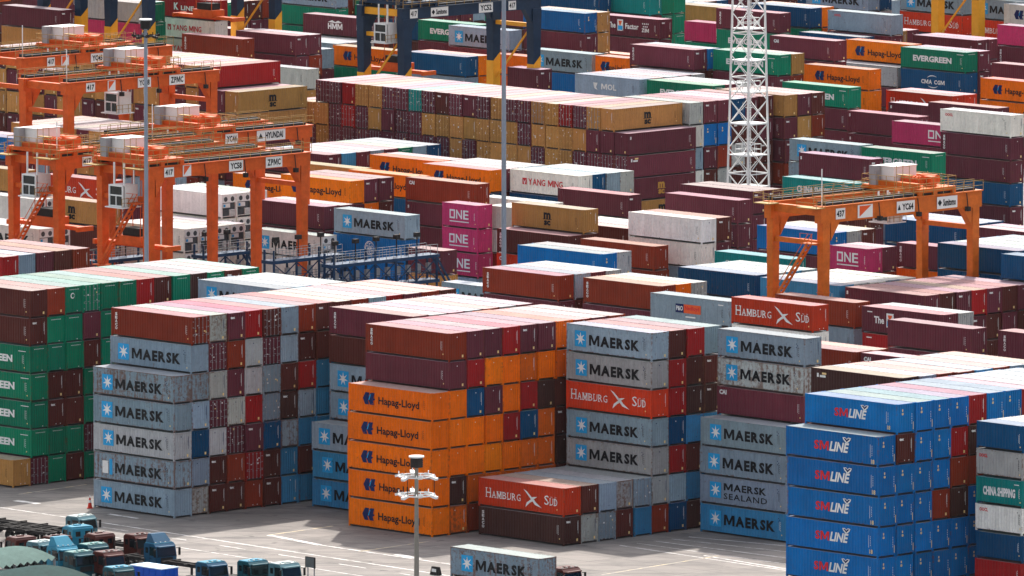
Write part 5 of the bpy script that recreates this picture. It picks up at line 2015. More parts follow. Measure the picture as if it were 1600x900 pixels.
# ------------------------------------------------------------------ containers
LEN = {'4': 12.19, '2': 6.06, '5': 13.72}; BW = 2.41
PAL = dict(K=(140, 160, 174), L=(174, 176, 174), r=(138, 50, 28), n=(92, 44, 38), p=(106, 48, 60), R=(158, 28, 30), h=(202, 58, 26), o=(255, 118, 0),
           O=(218, 98, 20), g=(0, 126, 94), w=(228, 224, 216), y=(190, 138, 76), t=(0, 132, 130), N=(4, 74, 116), B=(0, 106, 176), b=(58, 134, 178), P=(196, 56, 104), k=(70, 42, 38))
def corr(x0, x1, depth, pitch, outer):
    """trapezoid corrugation profile as (position, inset) pairs"""
    n = max(1, round((x1 - x0) / pitch)); p = (x1 - x0) / n; out = []
    for k in range(n):
        a = x0 + k * p
        out += [(a, 0), (a + p * .26, 0), (a + p * .5, depth), (a + p * .76, depth)]
    out.append((x1, 0)); return out
def frame_mb(L, H, smooth_side=False):
    m = MB(); hx, hy = L / 2, BW / 2; z0, z1 = .118, H - .035
    for s in (-1, 1):
        # side wall
        if smooth_side:
            m.quad([(-hx + .1, s * (hy - .012), z0 + .15), (hx - .1, s * (hy - .012), z0 + .15), (hx - .1, s * (hy - .012), z1 - .07), (-hx + .1, s * (hy - .012), z1 - .07)][::s])
        else:
            pr = corr(-hx + .12, hx - .12, .052, .37, s)
            m.strip(pr if s < 0 else pr[::-1], lambda p: (p[0], s * (hy - .006 - p[1]), z0 + .15), lambda p: (p[0], s * (hy - .006 - p[1]), z1 - .07))
        m.box(-hx + .1, hx - .1, min(s * (hy - .015), s * (hy - .09)), max(s * (hy - .015), s * (hy - .09)), z0 + .07, z0 + .15, 1); m.box(-hx + .1, hx - .1, min(s * (hy - .03), s * (hy - .09)), max(s * (hy - .03), s * (hy - .09)), z0, z0 + .07, 2)  # dark lower strip paints in the shade of the seam between tiers
        m.box(-hx + .1, hx - .1, min(s * hy, s * (hy - .07)), max(s * hy, s * (hy - .07)), z1 - .07, z1, 1)
        for e in (-1, 1):
            x0, x1 = sorted((e * hx, e * (hx - .13))); y0, y1 = sorted((s * hy, s * (hy - .12)))
            m.box(x0, x1, y0, y1, .115, H - .115, 1)
            x0, x1 = sorted((e * (hx + .004), e * (hx - .178))); y0, y1 = sorted((s * (hy + .004), s * (hy - .162)))
            m.box(x0, x1, y0, y1, 0, .118, 1); m.box(x0, x1, y0, y1, H - .118, H, 1)
    for e in (-1, 1):
        x0, x1 = sorted((e * hx, e * (hx - .1)))
        m.box(x0, x1, -hy + .12, hy - .12, z0 + .06, z0 + .13, 1); m.box(x0 + .02, x1 - .02, -hy + .12, hy - .12, z0, z0 + .06, 2); m.box(x0, x1, -hy + .12, hy - .12, z1 - .1, z1, 1)  # end sills carry the same painted seam shade along their lower strip
    m.quad([(-hx + .1, -hy + .1, z0 + .1), (-hx + .1, hy - .1, z0 + .1), (hx - .1, hy - .1, z0 + .1), (hx - .1, -hy + .1, z0 + .1)])
    return m
def end_mb(L, H, e, flat=False):
    m = MB(); hx, hy = L / 2 - .02, BW / 2
    if flat:
        m.quad([(e * hx, -hy + .12, .16), (e * hx, hy - .12, .16), (e * hx, hy - .12, H - .11), (e * hx, -hy + .12, H - .11)][::e]); return m
    pr = corr(-hy + .12, hy - .12, .055, .3, e)
    m.strip(pr if e > 0 else pr[::-1], lambda p: (e * (hx - p[1]), p[0], .16), lambda p: (e * (hx - p[1]), p[0], H - .11))
    return m
def roof_mb(L, H):
    m = MB(); hx, hy = L / 2 - .06, BW / 2 - .04
    n = int(L / .6); xs = [-hx + 2 * hx * k / n for k in range(n + 1)]; pr = []
    for k in range(n):
        a, b = xs[k], xs[k + 1]; d = b - a
        pr += [(a, 0), (a + d * .55, 0), (a + d * .7, .018), (a + d * .86, .018)]
    pr.append((xs[-1], 0))
    m.strip(pr, lambda p: (p[0], -hy, H - .03 + p[1]), lambda p: (p[0], hy, H - .03 + p[1]))
    m.box(-hx, hx, -hy - .038, -hy, H - .07, H - .011); m.box(-hx, hx, hy, hy + .038, H - .07, H - .011)
    return m
def door_mb(L, H, s):
    """one door leaf on the +x end; s is the side (-1 right, +1 left seen from outside)"""
    m = MB(); x = L / 2 - .015; y0, y1 = sorted((s * .01, s * (BW / 2 - .125))); zb, zt = .17, H - .115
    m.box(x - .05, x, y0, y1, zb, zt)
    n = 5
    for k in range(n):
        a = zb + .12 + (zt - zb - .18) * k / n; b = a + (zt - zb - .18) / n * .68
        m.box(x, x + .018, y0 + .1, y1 - .06, a, b)
    return m
def bars_mb(L, H, s):
    m = MB(); x = L / 2 + .035
    for f in (.24, .72):
        y = s * (f * 1.09)
        m.bar((x, y, .12), (x, y, H - .09), .05, .05, 0, 6)
        for z in (.2, .95, 1.75, H - .2): m.box(x - .04, x + .02, y - .07, y + .07, z - .04, z + .04)
        m.bar((x + .02, y, 1.15), (x + .02, y + s * .32, 1.12), .04, .04)
    for z in (.4, 1.0, 1.8, 2.4): m.box(x - .05, x - .01, s * 1.02 - .05, s * 1.02 + .05, z - .05, z + .05)
    return m
def plates_mb(L, H, seed):
    r = random.Random(seed); m = MB(); x = L / 2 + .012
    for k in range(r.randint(4, 7)):
        y = r.choice((-1, 1)) * r.uniform(.25, .9); z = r.uniform(.9, H - .3); w_, h_ = r.uniform(.06, .22), r.uniform(.06, .22)
        m.quad([(x, y, z), (x, y + w_, z), (x, y + w_, z + h_), (x, y, z + h_)], r.choice((0, 0, 0, 1)))
    return m
def unit_mb(L, H):
    """cooling unit set into the +x end of a white refrigerated box"""
    m = MB(); x = L / 2
    m.box(x - .12, x + .0, -BW / 2 + .13, BW / 2 - .13, H - 1.05, H - .13, 0)
    m.box(x - .35, x - .2, -BW / 2 + .13, BW / 2 - .13, .18, H - 1.06, 1)
    m.box(x - .2, x - .02, -1.0, -.1, .25, .95, 1); m.box(x - .2, x - .01, .15, .95, .3, 1.0, 0); m.box(x - .2, x - .04, -.95, .2, 1.25, 1.75, 0)
    for y in (-.55, .55):
        pts = [(x + .006, y + .3 * math.cos(2 * math.pi * k / 16), H - .62 + .3 * math.sin(2 * math.pi * k / 16)) for k in range(16)]
        m.quad(pts, 1)
    for k in range(4): m.box(x - .03, x - .005, .2, .9, .38 + k * .15, .43 + k * .15, 1)
    m.box(x - .02, x + .01, -.9, -.6, 1.35, 1.65, 2)
    return m
# ---- lettering: font outlines fitted to a width and a height, laid on the wall
TXT = {}
def text_mb(s, bold=0.0, shear=0.0, spacing=1.0):
    key = (s, bold, shear, spacing)
    if key in TXT: return TXT[key]
    cu = bpy.data.curves.new('t', 'FONT'); cu.body = s; cu.offset = bold; cu.shear = shear; cu.space_character = spacing; cu.resolution_u = 2
    ob = bpy.data.objects.new('t', cu); COLN.objects.link(ob)
    dg = bpy.context.evaluated_depsgraph_get(); me = bpy.data.meshes.new_from_object(ob.evaluated_get(dg))
    m = MB(); m.v = [tuple(v.co) for v in me.vertices]; m.f = [tuple(p.vertices) for p in me.polygons]; m.m = [0] * len(m.f)
    bpy.data.objects.remove(ob); bpy.data.curves.remove(cu); bpy.data.meshes.remove(me)
    xs = [v[0] for v in m.v]; ys = [v[1] for v in m.v]; x0, x1, y0, y1 = min(xs), max(xs), min(ys), max(ys)
    m.asp = (x1 - x0) / (y1 - y0)
    m.v = [((v[0] - x0) / (x1 - x0), (v[1] - y0) / (y1 - y0), 0) for v in m.v]
    TXT[key] = m; return m
class Sign:
    """collects lettering in wall coordinates: X to the right, Z up, material slots by name"""
    def __init__(s): s.mb = MB(); s.mats = []
    def slot(s, m):
        if m not in s.mats: s.mats.append(m)
        return s.mats.index(m)
    def text(s, t, x, z, w_, h_, mat, bold=0.0, shear=0.0, lift=0.0, spacing=1.0):
        if 'M' in t and len(t) > 1 or t == 'M':
            # word set letter by letter, with a cut-out block M (the font outline of M folds over when thickened)
            asp = [.45 if c == ' ' else (1.2 if c == 'M' else (.22 if c == '1' else text_mb(c, bold, shear).asp)) for c in t]
            gap = .10 * spacing; tot = sum(asp) + gap * (len(t) - 1); k = w_ / tot
            for c, a in zip(t, asp):
                if c == 'M':
                    th = .2 if bold > .02 else .16
                    pts = [(0, 0), (0, 1), (th * 1.25, 1), (.5, .42), (1 - th * 1.25, 1), (1, 1), (1, 0), (1 - th, 0), (1 - th, .66), (.58, .1), (.42, .1), (th, .66), (th, 0)]
                    s.poly([(x + (p[0] * a + shear * p[1]) * k, z + p[1] * h_) for p in pts][::-1], mat, lift)
                elif c != ' ': s.mb.add(text_mb(c, bold, shear), Matrix(((a * k, 0, 0, x), (0, 0, 0, -lift), (0, h_, 0, z), (0, 0, 0, 1))), s.slot(mat))
                x += (a + gap) * k
            return
        s.mb.add(text_mb(t, bold, shear, spacing), Matrix(((w_, 0, 0, x), (0, 0, 0, -lift), (0, h_, 0, z), (0, 0, 0, 1))), s.slot(mat))
    def poly(s, pts, mat, lift=0.0): s.mb.quad([(p[0], -lift, p[1]) for p in pts], s.slot(mat))
    def rect(s, x, z, w_, h_, mat, lift=0.0): s.poly([(x, z), (x + w_, z), (x + w_, z + h_), (x, z + h_)], mat, lift)
    def star(s, cx, cz, r, mat, lift):
        n = 7
        for k in range(n):
            a = math.pi / 2 + 2 * math.pi * k / n
            p = [(cx, cz)] + [(cx + rr * math.cos(a + d), cz + rr * math.sin(a + d)) for rr, d in ((r * .36, -math.pi / n), (r, 0), (r * .36, math.pi / n))]
            s.poly(p, mat, lift)
    def arc(s, cx, cz, rx, rz, a0, a1, th, mat, n=12):
        for k in range(n):
            a, b = a0 + (a1 - a0) * k / n, a0 + (a1 - a0) * (k + 1) / n
            t0 = th * math.sin(math.pi * k / n) + .02; t1 = th * math.sin(math.pi * (k + 1) / n) + .02
            s.poly([(cx + rx * math.cos(a), cz + rz * math.sin(a)), (cx + (rx + t0) * math.cos(a), cz + (rz + t0) * math.sin(a)),
                    (cx + (rx + t1) * math.cos(b), cz + (rz + t1) * math.sin(b)), (cx + rx * math.cos(b), cz + rz * math.sin(b))], mat)
def serif_word(S, t, x, z, w_, h_, big, mat):
    """small capitals with serifs: the first letter taller"""
    ws = [1.25 if k == 0 else (1.15 if c == 'M' else .95) for k, c in enumerate(t)]; tot = sum(ws)
    for k, c in enumerate(t):
        cw = w_ * ws[k] / tot; hh = big if k == 0 else h_
        S.text(c, x + cw * .08, z, cw * .8, hh if c != 'Ü' else hh * 1.28, mat, 0.0)
        if c in 'HAMBURD' or c == 'Ü':
            for fx in ((.02, .34), (.56, .36)) if c in 'HAM' else ((.02, .34),):
                S.rect(x + cw * fx[0], z - .015, cw * fx[1], .07, mat, .002)
                if c not in 'A': S.rect(x + cw * fx[0], z + hh - .055, cw * fx[1], .07, mat, .002)
        x += cw
def logo(code, L, H, col):
    S = Sign(); x0 = -L / 2; W_, B_ = M['white'], M['black']; zc = H / 2
    X = lambda f: x0 + f * L
    # reporting marks at the right end, on nearly every box
    mk = B_ if col in 'KLwyo' else W_
    if code not in ('SM', 'NONE'):
        for k in range(5): S.rect(X(.925), H * .36 + k * .2, .05, .12, mk)
        S.rect(X(.912), H * .38, .035, H * .3, mk)
        if col not in 'o': S.rect(X(.935), H * .2, .13, .13, M['cream'])
    if code in ('M', 'MS', 'M0'):
        a = 1.62; sx, sz = X(.105), zc - .78
        if code == 'M0':
            S.rect(sx + a * .72, sz, a * .28, a, M['sky']); S.rect(sx + .1, sz + .1, a * .55, a * .8, W_, .002)
        else:
            S.rect(sx, sz, a, a, M['sky']); S.star(sx + a / 2, sz + a / 2, a * .44, W_, .004)
        if code == 'MS': S.text('MAERSK', X(.27), zc + .08, L * .50, .74, B_, .03); S.text('SEALAND', X(.27), zc - .82, L * .51, .62, B_, .012, 0, 0, 1.15)
        else: S.text('MAERSK', X(.272), zc - .56, L * .59, 1.08, B_, .05)
        for k in range(3): S.rect(X(.9) + (k % 2) * .16, H * .78 - k * .17, .1, .1, M['navyl'])
    elif code in ('HL', 'HLn'):
        lx, lz = X(.16), zc - .58
        for d in (0, .78):
            S.poly([(lx + d + .34, lz), (lx + d + .95, lz), (lx + d + .8, lz + .42), (lx + d + 1.12, lz + .62), (lx + d + .86, lz + .72), (lx + d + 1.02, lz + 1.28), (lx + d + .42, lz + 1.28), (lx + d, lz + .62)], M['navyl'])
        S.poly([(lx + .86, lz + .5), (lx + 1.0, lz + .5), (lx + 1.22, lz + 1.1), (lx + 1.1, lz + 1.1)], M['sky'], .003)
        if code == 'HL': S.text('Hapag-Lloyd', X(.355), zc - .66, L * .51, 1.02, B_, .022)
    elif code == 'HS':
        k = 1 if L > 8 else .72
        serif_word(S, 'HAMBURG', X(.06), zc - .42, L * .44, .72 * k, .98 * k, W_); serif_word(S, 'SÜD', X(.78), zc - .42, L * .17, .72 * k, .98 * k, W_)
        c = X(.63)
        S.poly([(c - 1.25, zc + .95), (c - .7, zc + .72), (c + .1, zc + .1), (c - .08, zc - .08), (c - .75, zc + .52)], W_)
        S.poly([(c - .18, zc + .1), (c + .15, zc + .2), (c + .85, zc + .28), (c + .3, zc - .02), (c + .62, zc - .32), (c + 1.5, zc - .85), (c + .5, zc - .6), (c + .05, zc - .2)], W_)
        S.poly([(c - .05, zc - .02), (c + .25, zc - .2), (c - .25, zc - .42), (c - .95, zc - .95), (c - .75, zc - .45)], W_)
    elif code == 'SM':
        S.text('SM', X(.315), zc - .42, L * .155, .86, M['redl'], .04); S.text('LINE', X(.475), zc - .44, L * .21, .92, W_, .035, .25)
        c = X(.66)
        S.poly([(c - .55, zc + .98), (c - .2, zc + 1.02), (c, zc + .86), (c + .2, zc + 1.02), (c + .55, zc + .98), (c + .42, zc + .72), (c + .1, zc + .5), (c - .12, zc + .5), (c - .4, zc + .74)], W_)
        S.poly([(c - .4, zc + .92), (c - .18, zc + .94), (c, zc + .78), (c + .2, zc + .94), (c + .42, zc + .92), (c, zc + .58)], M['navyl'], .003)
        for k in range(6): S.rect(X(.925), H * .36 + k * .17, .05, .1, W_)
        S.rect(X(.907), H * .3, .04, H * .42, W_); S.text('18', X(.918), .28, .42, .42, M['cream'], .02)
    elif code == 'EG': S.text('EVERGREEN', X(.2), zc - .36, L * .58, .8, W_, .045); S.rect(X(.86), H * .82, L * .1, .07, W_)
    elif code in ('MSC', 'MSCy'):
        c = B_ if code == 'MSC' else M['tanl']; k = 1.0 if L > 8 else .85
        S.text('m', X(.5) - .62 * k, zc - .05, 1.24 * k, .82, c, .05); S.rect(X(.5) - .78 * k, zc - .1, 1.6 * k, .07, c, .002); S.text('sc', X(.5) - .56 * k, zc - .84, 1.14 * k, .62, c, .05)
    elif code == 'ONE':
        k = L / 6.06 if L < 8 else 1.15; a = X(.2) if L < 8 else X(.52); h = 1.12
        S.rect(a, zc - .35, .95 * k, h, W_); S.rect(a + .2, zc - .15, .95 * k - .4, h - .4, M['pinkw'], .003)
        S.text('N', a + 1.15 * k, zc - .35, 1.05 * k, h, W_, .02); S.text('E', a + 2.4 * k, zc - .35, .95 * k, h, W_, .02); S.rect(a, zc - .75, 3.4 * k, .13, W_)
    elif code in ('ZF', 'z'):
        if code == 'ZF':
            S.text('The', X(.14), zc - .28, L * .13, .82, W_, .03); S.rect(X(.3), zc - .62, 1.15, 1.62, W_); S.rect(X(.3) + .1, zc - .5, .95, .62, M['sky'], .003); S.poly([(X(.3) + .2, zc + .8), (X(.3) + .95, zc + .8), (X(.3) + .6, zc + .1), (X(.3) + .4, zc + .2)], M['orangel'], .003)
            S.text('Factor', X(.43), zc - .28, L * .22, .82, W_, .03)
        S.text('ZIM', X(.7), zc - .55, L * .12, .55, W_, .05)
        for r_ in range(2):
            for q in range(4 - r_): S.rect(X(.71) + q * .36 + r_ * .16, zc + .55 - r_ * .4, .2, .2, W_)
        S.rect(X(.05), H * .82, .8, .12, W_)
    elif code == 'YM':
        S.rect(X(.19), zc - .3, .75, .8, M['redl']); S.poly([(X(.19) + .12, zc + .4), (X(.19) + .38, zc), (X(.19) + .63, zc + .4), (X(.19) + .45, zc - .25), (X(.19) + .3, zc - .25)], W_, .003)
        S.text('YANG MING', X(.275), zc - .3, L * .5, .8, M['redl'], .02)
    elif code == 'KL': S.text('K', X(.3), zc - .35, .95, 1.0, W_, .05); S.text('LINE', X(.42), zc - .35, L * .22, .66, W_, .03)
    elif code == 'OO': S.text('OOCL', X(.08), H * .72, L * .11 if L > 8 else 1.1, .34, M['redl'], .04); [S.rect(X(.88) + k * .2, H * .8 - k * .2, .12, .08, B_) for k in range(2)]
    elif code == 'CS': S.text('CHINA SHIPPING', X(.2) if L > 8 else X(.16), zc - .36, L * .55 if L > 8 else L * .68, .85, W_, .05); S.rect(X(.82), H * .84, L * .1, .08, W_)
    elif code == 'CAI': S.text('CAI', X(.035), H * .7, 1.0, .48, W_, .06)
    elif code == 'SEA':
        for k, c in enumerate('SEACO'): S.text(c, X(.045), H * .86 - .34 - k * .36, .34, .3, W_, .05)
    elif code == 's': S.text('s', X(.03), H * .72, .28, .4, W_, .05)
    elif code == 'CMA': S.text('CMA CGM', X(.3), zc - .36, L * .38, .62, W_, .04); S.arc(X(.49), zc, 1.5, .78, R(60), R(140), .12, W_); S.arc(X(.49), zc, 1.5, .78, R(230), R(310), .12, W_)
    elif code == 'MOL': S.poly([(X(.28), zc + .5), (X(.28) + .9, zc + .5), (X(.28) + .6, zc - .1), (X(.28) + .9, zc - .5), (X(.28) + .3, zc - .3)], W_); S.text('MOL', X(.41), zc - .36, L * .24, .8, W_, .03)
    elif code == 'HMM':
        S.text('HMM', X(.42), zc - .5, L * .25, .85, W_, .05); S.poly([(X(.42), zc + .5), (X(.42) + .9, zc + .8), (X(.545), zc + .55), (X(.67) - .9, zc + .8), (X(.67), zc + .5), (X(.545), zc + .4)], W_)
    elif code == 'PO':
        S.rect(X(.31), zc - .35, 1.3, 1.0, M['navyl']); S.rect(X(.31) + 1.32, zc - .35, 2.7, 1.0, M['orangel']); S.text('P&O', X(.31) + .12, zc - .12, 1.06, .55, W_, .03, 0, .003); S.text('Nedlloyd', X(.31) + 1.5, zc - .12, 2.3, .6, M['redl'], .03, 0, .003)
        S.rect(X(.44), zc - .85, 1.6, .16, W_); S.rect(X(.87), H * .83, .8, .12, W_)
    elif code == 'T': S.text('China Shipping', X(.15), zc + .1, L * .27, .42, W_, .04)
    elif code == 'emb':
        S.arc(X(.5), zc, .75, .75, 0, 2 * math.pi, .08, W_, 20)
        for a in range(6): S.arc(X(.5) + .38 * math.cos(a * 1.047), zc + .38 * math.sin(a * 1.047), .26, .26, 0, 2 * math.pi, .05, W_, 10)
    elif code == 'COS': S.text('COSCO', X(.14), zc - .9, L * .5, 1.0, W_, .05)
    elif code == 'ZL': S.rect(X(.05), H * .72, .25, .4, W_); S.rect(X(.05) + .4, H * .72, .8, .22, W_); S.rect(X(.05) + .7, H * .82, .6, .2, M['cream'])
    return S
def end_marks(code, H, col, seed):
    """small marks on a blank end: coordinates X across, Z up"""
    r = random.Random(seed); S = Sign(); W_ = M['white'] if col not in 'KLw' else M['navyl']
    if code == 'SM' or col == 'B':
        S.text('1', -.5, H * .74, .14, .22, M['cream'], .03); S.text('8', -.55, H * .62, .26, .24, M['cream'], .03); [S.rect(.82, H * .3 + k * .22, .05, .14, W_) for k in range(5)]; S.rect(1.0, H * .12, .07, H * .25, M['cream']); return S
    if col == 'g':
        for k in range(8): S.rect(-.6 + k * .17, H * .87, .1, .07, W_)
        if code == 'ev': S.arc(-.15, H * .66, .2, .2, 0, 2 * math.pi, .12, W_, 14)
        S.rect(.4, .25, .1, .1, W_); return S
    if col in 'o': S.rect(-.1, H * .8, .1, .1, W_); return S
    if col in 'Kb' and r.random() < .7: S.rect(.1, H * .2, .08, .08, M['navyl']); return S
    q = r.random()
    if code == 'tex' or (col in 'pnk' and q < .3): S.text('tex', -.85, H * .78, .62, .26, W_, .07)
    else: S.rect(-.3 + r.uniform(-.3, .3), H * .82, .11, .11, W_)
    if q < .8: S.rect(.78, H * .38, .035, H * .46, W_); S.rect(.72, H * .5, .03, H * .3, W_)
    if q > .2: S.rect(.55, H * .12, .22, .26, M['cream'])
    else: S.rect(-.2, .3, .1, .1, W_); S.rect(.4, .3, .1, .1, W_)
    return S
M['pinkw'] = plain('pink inside the letter', PAL['P'], .55)
PARTS = {}
def piece(key, fn):
    if key not in PARTS: PARTS[key] = fn()
    return PARTS[key]
def box_mesh(kind, Lc, H, reefer=False):
    L = LEN[Lc]
    def f():
        m = frame_mb(L, H, reefer)
        if kind == 'blank': m.add(end_mb(L, H, 1)); m.add(end_mb(L, H, -1, True))
        else: m.add(end_mb(L, H, 1, True) if kind == 'shut' else MB()); m.add(end_mb(L, H, -1))
        return m
    return piece(('mb', kind, Lc, H, reefer), f)
def me_of(key, mb, mats):
    return piece(('me',) + key, lambda: mb.mesh(key[0], mats))
def wall_matrix(k, L, rng=None):
    """lettering frame -> box frame: on the -y wall for U boxes, turned to the +y wall for V boxes"""
    m = Matrix.Translation((0, -BW / 2 - .006, 0))
    if rng:                                                # stencilled by hand: never quite the same place or size
        q = rng.uniform(.95, 1.03); m = m @ Matrix.Translation((rng.uniform(-.12, .12), 0, 1.45 * (1 - q) + rng.uniform(-.07, .07))) @ Matrix.Diagonal((q, 1, q, 1))
    return m if k == 'U' else Matrix.Rotation(math.pi, 4, 'Z') @ m
def end_matrix(L): return Matrix.Translation((L / 2 + .006, 0, 0)) @ Matrix.Rotation(math.pi / 2, 4, 'Z')
def col_of(c, rng, roof=False):
    b = lin(PAL[c]); j = rng.uniform(.78, 1.14)
    b = [min(v * j * rng.uniform(.96, 1.04), .9) for v in b]
    if roof:
        g = sum(b) / 3; f = rng.uniform(.6, .82) + (.12 if c in 'BbNg' else 0)                     # sun-bleached, chalky roof paint
        b = [v / max(max(b), .05) * .5 for v in b] if max(b) < .5 else b
        b = [min(v * (1 - f) + f * rng.uniform(.30, .37), .6) for v in b]
    return b
def rust_of(fl, rng, c='p'): return 1.0 if 'r' in fl else (rng.choice((.2, .3, .42, .55)) if c in 'KL' else rng.choice((.05, .12, .2)) if c == 'w' else rng.choice((.1, .2, .3, .45)))
def unpack(line):
    p = line.split('|')
    return p
def place(kind):
    return GRID if kind == 'U' else GRID - math.pi / 2
def build_container(line):
    gi, x, y, z, kl, c, lg, fl, label, ra = line.split('|')
    k, Lc = kl[0], kl[1]; L = LEN[Lc]; H = 2.58 if 's' in fl else 2.896
    reefer, door = 'f' in fl, 'd' in fl
    rng = random.Random(label); grp = 'containers of the ' + GROUPS[int(gi)].replace(' box', ' stack')
    r = thing('refrigerated_container' if reefer else 'shipping_container', label, 'container', (float(x) + rng.uniform(-.025, .025), float(y) + rng.uniform(-.025, .025), float(z)), place(k) + rng.uniform(-.0022, .0022), grp)
    col = col_of(c, rng); rust = rust_of(fl, rng, c)
    kd = 'open' if door or reefer else 'blank'
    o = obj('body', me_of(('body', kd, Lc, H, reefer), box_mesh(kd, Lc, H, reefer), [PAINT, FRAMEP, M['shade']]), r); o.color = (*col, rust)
    o = obj('roof', me_of(('roof', Lc, H), piece(('mbroof', Lc, H), lambda: roof_mb(L, H)), [ROOFP]), r); o.color = (*(col_of(c, rng, True)), rust * .5)
    if reefer:
        obj('cooling_unit', me_of(('cooling_unit', Lc, H), piece(('mbunit', Lc, H), lambda: unit_mb(L, H)), [M['white'], M['reef'], M['sky']]), r)
    elif door:
        for s in (-1, 1):
            d = obj('door', me_of(('door', Lc, H, s), piece(('mbdoor', Lc, H, s), lambda: door_mb(L, H, s)), [PAINT]), r); d.color = (*[v * .92 for v in col], rust)
            obj('locking_bars', me_of(('locking_bars', Lc, H, s), piece(('mbbars', Lc, H, s), lambda: bars_mb(L, H, s)), [M['steel'] if c not in 'y' else M['tanbar']]), d)
        obj('marking_plates', me_of(('marking_plates', Lc, H, rng.randint(0, 5)), plates_mb(L, H, rng.randint(0, 99)), [M['white'], M['cream']]), r)
    else:
        sd = rng.randint(0, 5)
        S = piece(('em', lg if lg in ('SM', 'ev', 'tex') else '', H, c, sd), lambda: end_marks(lg, H, c, sd))
        if S.mb.f: obj('end_marking', me_of(('end_marking', lg if lg in ('SM', 'ev', 'tex') else '', H, c, sd), S.mb, S.mats), r, end_matrix(L))
    if lg not in ('ev', 'tex') or True:
        code = lg if lg not in ('ev', 'tex') else ''
        S = piece(('lg', code, Lc, H, c), lambda: logo(code, L, H, c))
        if S.mb.f: obj('lettering', me_of(('lettering', code, Lc, H, c), S.mb, S.mats), r, wall_matrix(k, L, rng))
    return r
M['tanbar'] = plain('tan painted bars', (206, 160, 96), .5, var=.15)
for line in CONTAINERS: build_container(line)

# ---- the rest of the boxes in view, and the ones buried inside the stacks: one object
class Bulk:
    def __init__(s): s.v = []; s.f = []; s.mi = []; s.c = []; s.mats = []
    def slot(s, m):
        if m not in s.mats: s.mats.append(m)
        return s.mats.index(m)
    def add(s, mb, mats, M4, col=(1, 1, 1, 0)):
        i = len(s.v); a = M4
        r0, r1, r2 = [tuple(a[k]) for k in range(3)]
        s.v += [(r0[0] * x + r0[1] * y + r0[2] * z + r0[3], r1[0] * x + r1[1] * y + r1[2] * z + r1[3], r2[0] * x + r2[1] * y + r2[2] * z + r2[3]) for x, y, z in mb.v]
        s.f += [tuple(k + i for k in f) for f in mb.f]; sl_ = [s.slot(m) for m in mats]; s.mi += [sl_[m] for m in mb.m]; s.c += [col] * len(mb.v)
    def build(s, name):
        me = bpy.data.meshes.new(name); me.from_pydata(s.v, [], s.f)
        for m in s.mats: me.materials.append(m)
        me.polygons.foreach_set('material_index', s.mi)
        ca = me.color_attributes.new('Col', 'FLOAT_COLOR', 'POINT'); flat = []
        for c in s.c: flat += c
        ca.data.foreach_set('color', flat); me.update()
        return obj(name, me)
bulk = Bulk(); brng = random.Random(21)
for line in FAR:
    x, y, z, kl, c, lg, fl = line.split('|'); k, Lc = kl[0], kl[1]; L = LEN[Lc]; H = 2.58 if 's' in fl else 2.896
    T = Matrix.Translation((float(x), float(y), float(z))) @ Matrix.Rotation(place(k), 4, 'Z')
    col = col_of(c, brng); rust = rust_of(fl, brng, c); door = 'd' in fl; reefer = 'f' in fl
    kd = 'shut' if door or reefer else 'blank'
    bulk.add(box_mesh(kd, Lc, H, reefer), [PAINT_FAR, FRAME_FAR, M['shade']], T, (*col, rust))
    bulk.add(piece(('mbroof', Lc, H), lambda: roof_mb(L, H)), [PAINT_FAR], T, (*col_of(c, brng, True), rust * .5))
    if door:
        for s in (-1, 1):
            bulk.add(piece(('mbdoor', Lc, H, s), lambda: door_mb(L, H, s)), [PAINT_FAR], T, (*[v * .92 for v in col], rust))
            bulk.add(piece(('mbbars', Lc, H, s), lambda: bars_mb(L, H, s)), [M['steel'] if c not in 'y' else M['tanbar']], T)
        bulk.add(plates_mb(L, H, brng.randint(0, 99)), [M['white'], M['cream']], T)
    elif not reefer:
        S = end_marks(lg, H, c, brng.randint(0, 99)); bulk.add(S.mb, S.mats, T @ end_matrix(L)) if S.mb.f else None
    code = lg if lg not in ('ev', 'tex') else ''
    S = piece(('lg', code, Lc, H, c), lambda: logo(code, L, H, c)); bulk.add(S.mb, S.mats, T @ wall_matrix(k, L)) if S.mb.f else None
for line in BURIED:
    x, y, kl, th, tiers = line.split('|'); k, Lc = kl[0], kl[1]; L = LEN[Lc]; th = float(th)
    T = Matrix.Translation((float(x), float(y), 0)) @ Matrix.Rotation(place(k), 4, 'Z')
    for t in tiers:
        m = MB(); z = (int(t) - 1) * th; m.box(-L / 2 + .03, L / 2 - .03, -BW / 2 + .03, BW / 2 - .03, z + .02, z + th - .03)
        bulk.add(m, [PAINT_FAR], T, (*col_of(brng.choice('pnrKpgN'), brng), .1))
fo = bulk.build('stacked_containers'); fo['kind'] = 'stuff'; fo['label'] = 'smaller and farther shipping containers filling the rest of the stacks'; fo['category'] = 'containers'

# ------------------------------------------------------------------ yard cranes
ORANGE = plain('orange crane paint', (206, 84, 6), .5, var=.26); ORANGE2 = plain('amber crane paint', (206, 100, 8), .5, var=.26)
NAVYP = plain('navy crane paint', (0, 38, 66), .45, var=.2); YELP = plain('yellow crane paint', (232, 162, 34), .45, var=.12)
RAILY = plain('pale yellow railing', (168, 134, 74), .6); WHITEP = plain('white cabin paint', (228, 228, 226), .5, var=.06); GREYP = plain('grey cabinet paint', (150, 148, 150), .55, var=.1)
WBOARD = plain('white sign board', (232, 230, 226), .5); CABLE = plain('dark cable tray', (34, 32, 34), .7, var=.2)
def railing(mb, a, b, h=1.1, mi=0, step=1.6, th=.048):
    a, b = Vector(a), Vector(b); n = max(1, int((b - a).length / step)); up = Vector((0, 0, h))
    for k in range(n + 1):
        p = a.lerp(b, k / n); mb.bar(p, p + up, th, th, mi)
    for f in (1, .5): mb.bar(a + up * f, b + up * f, th, th, mi)
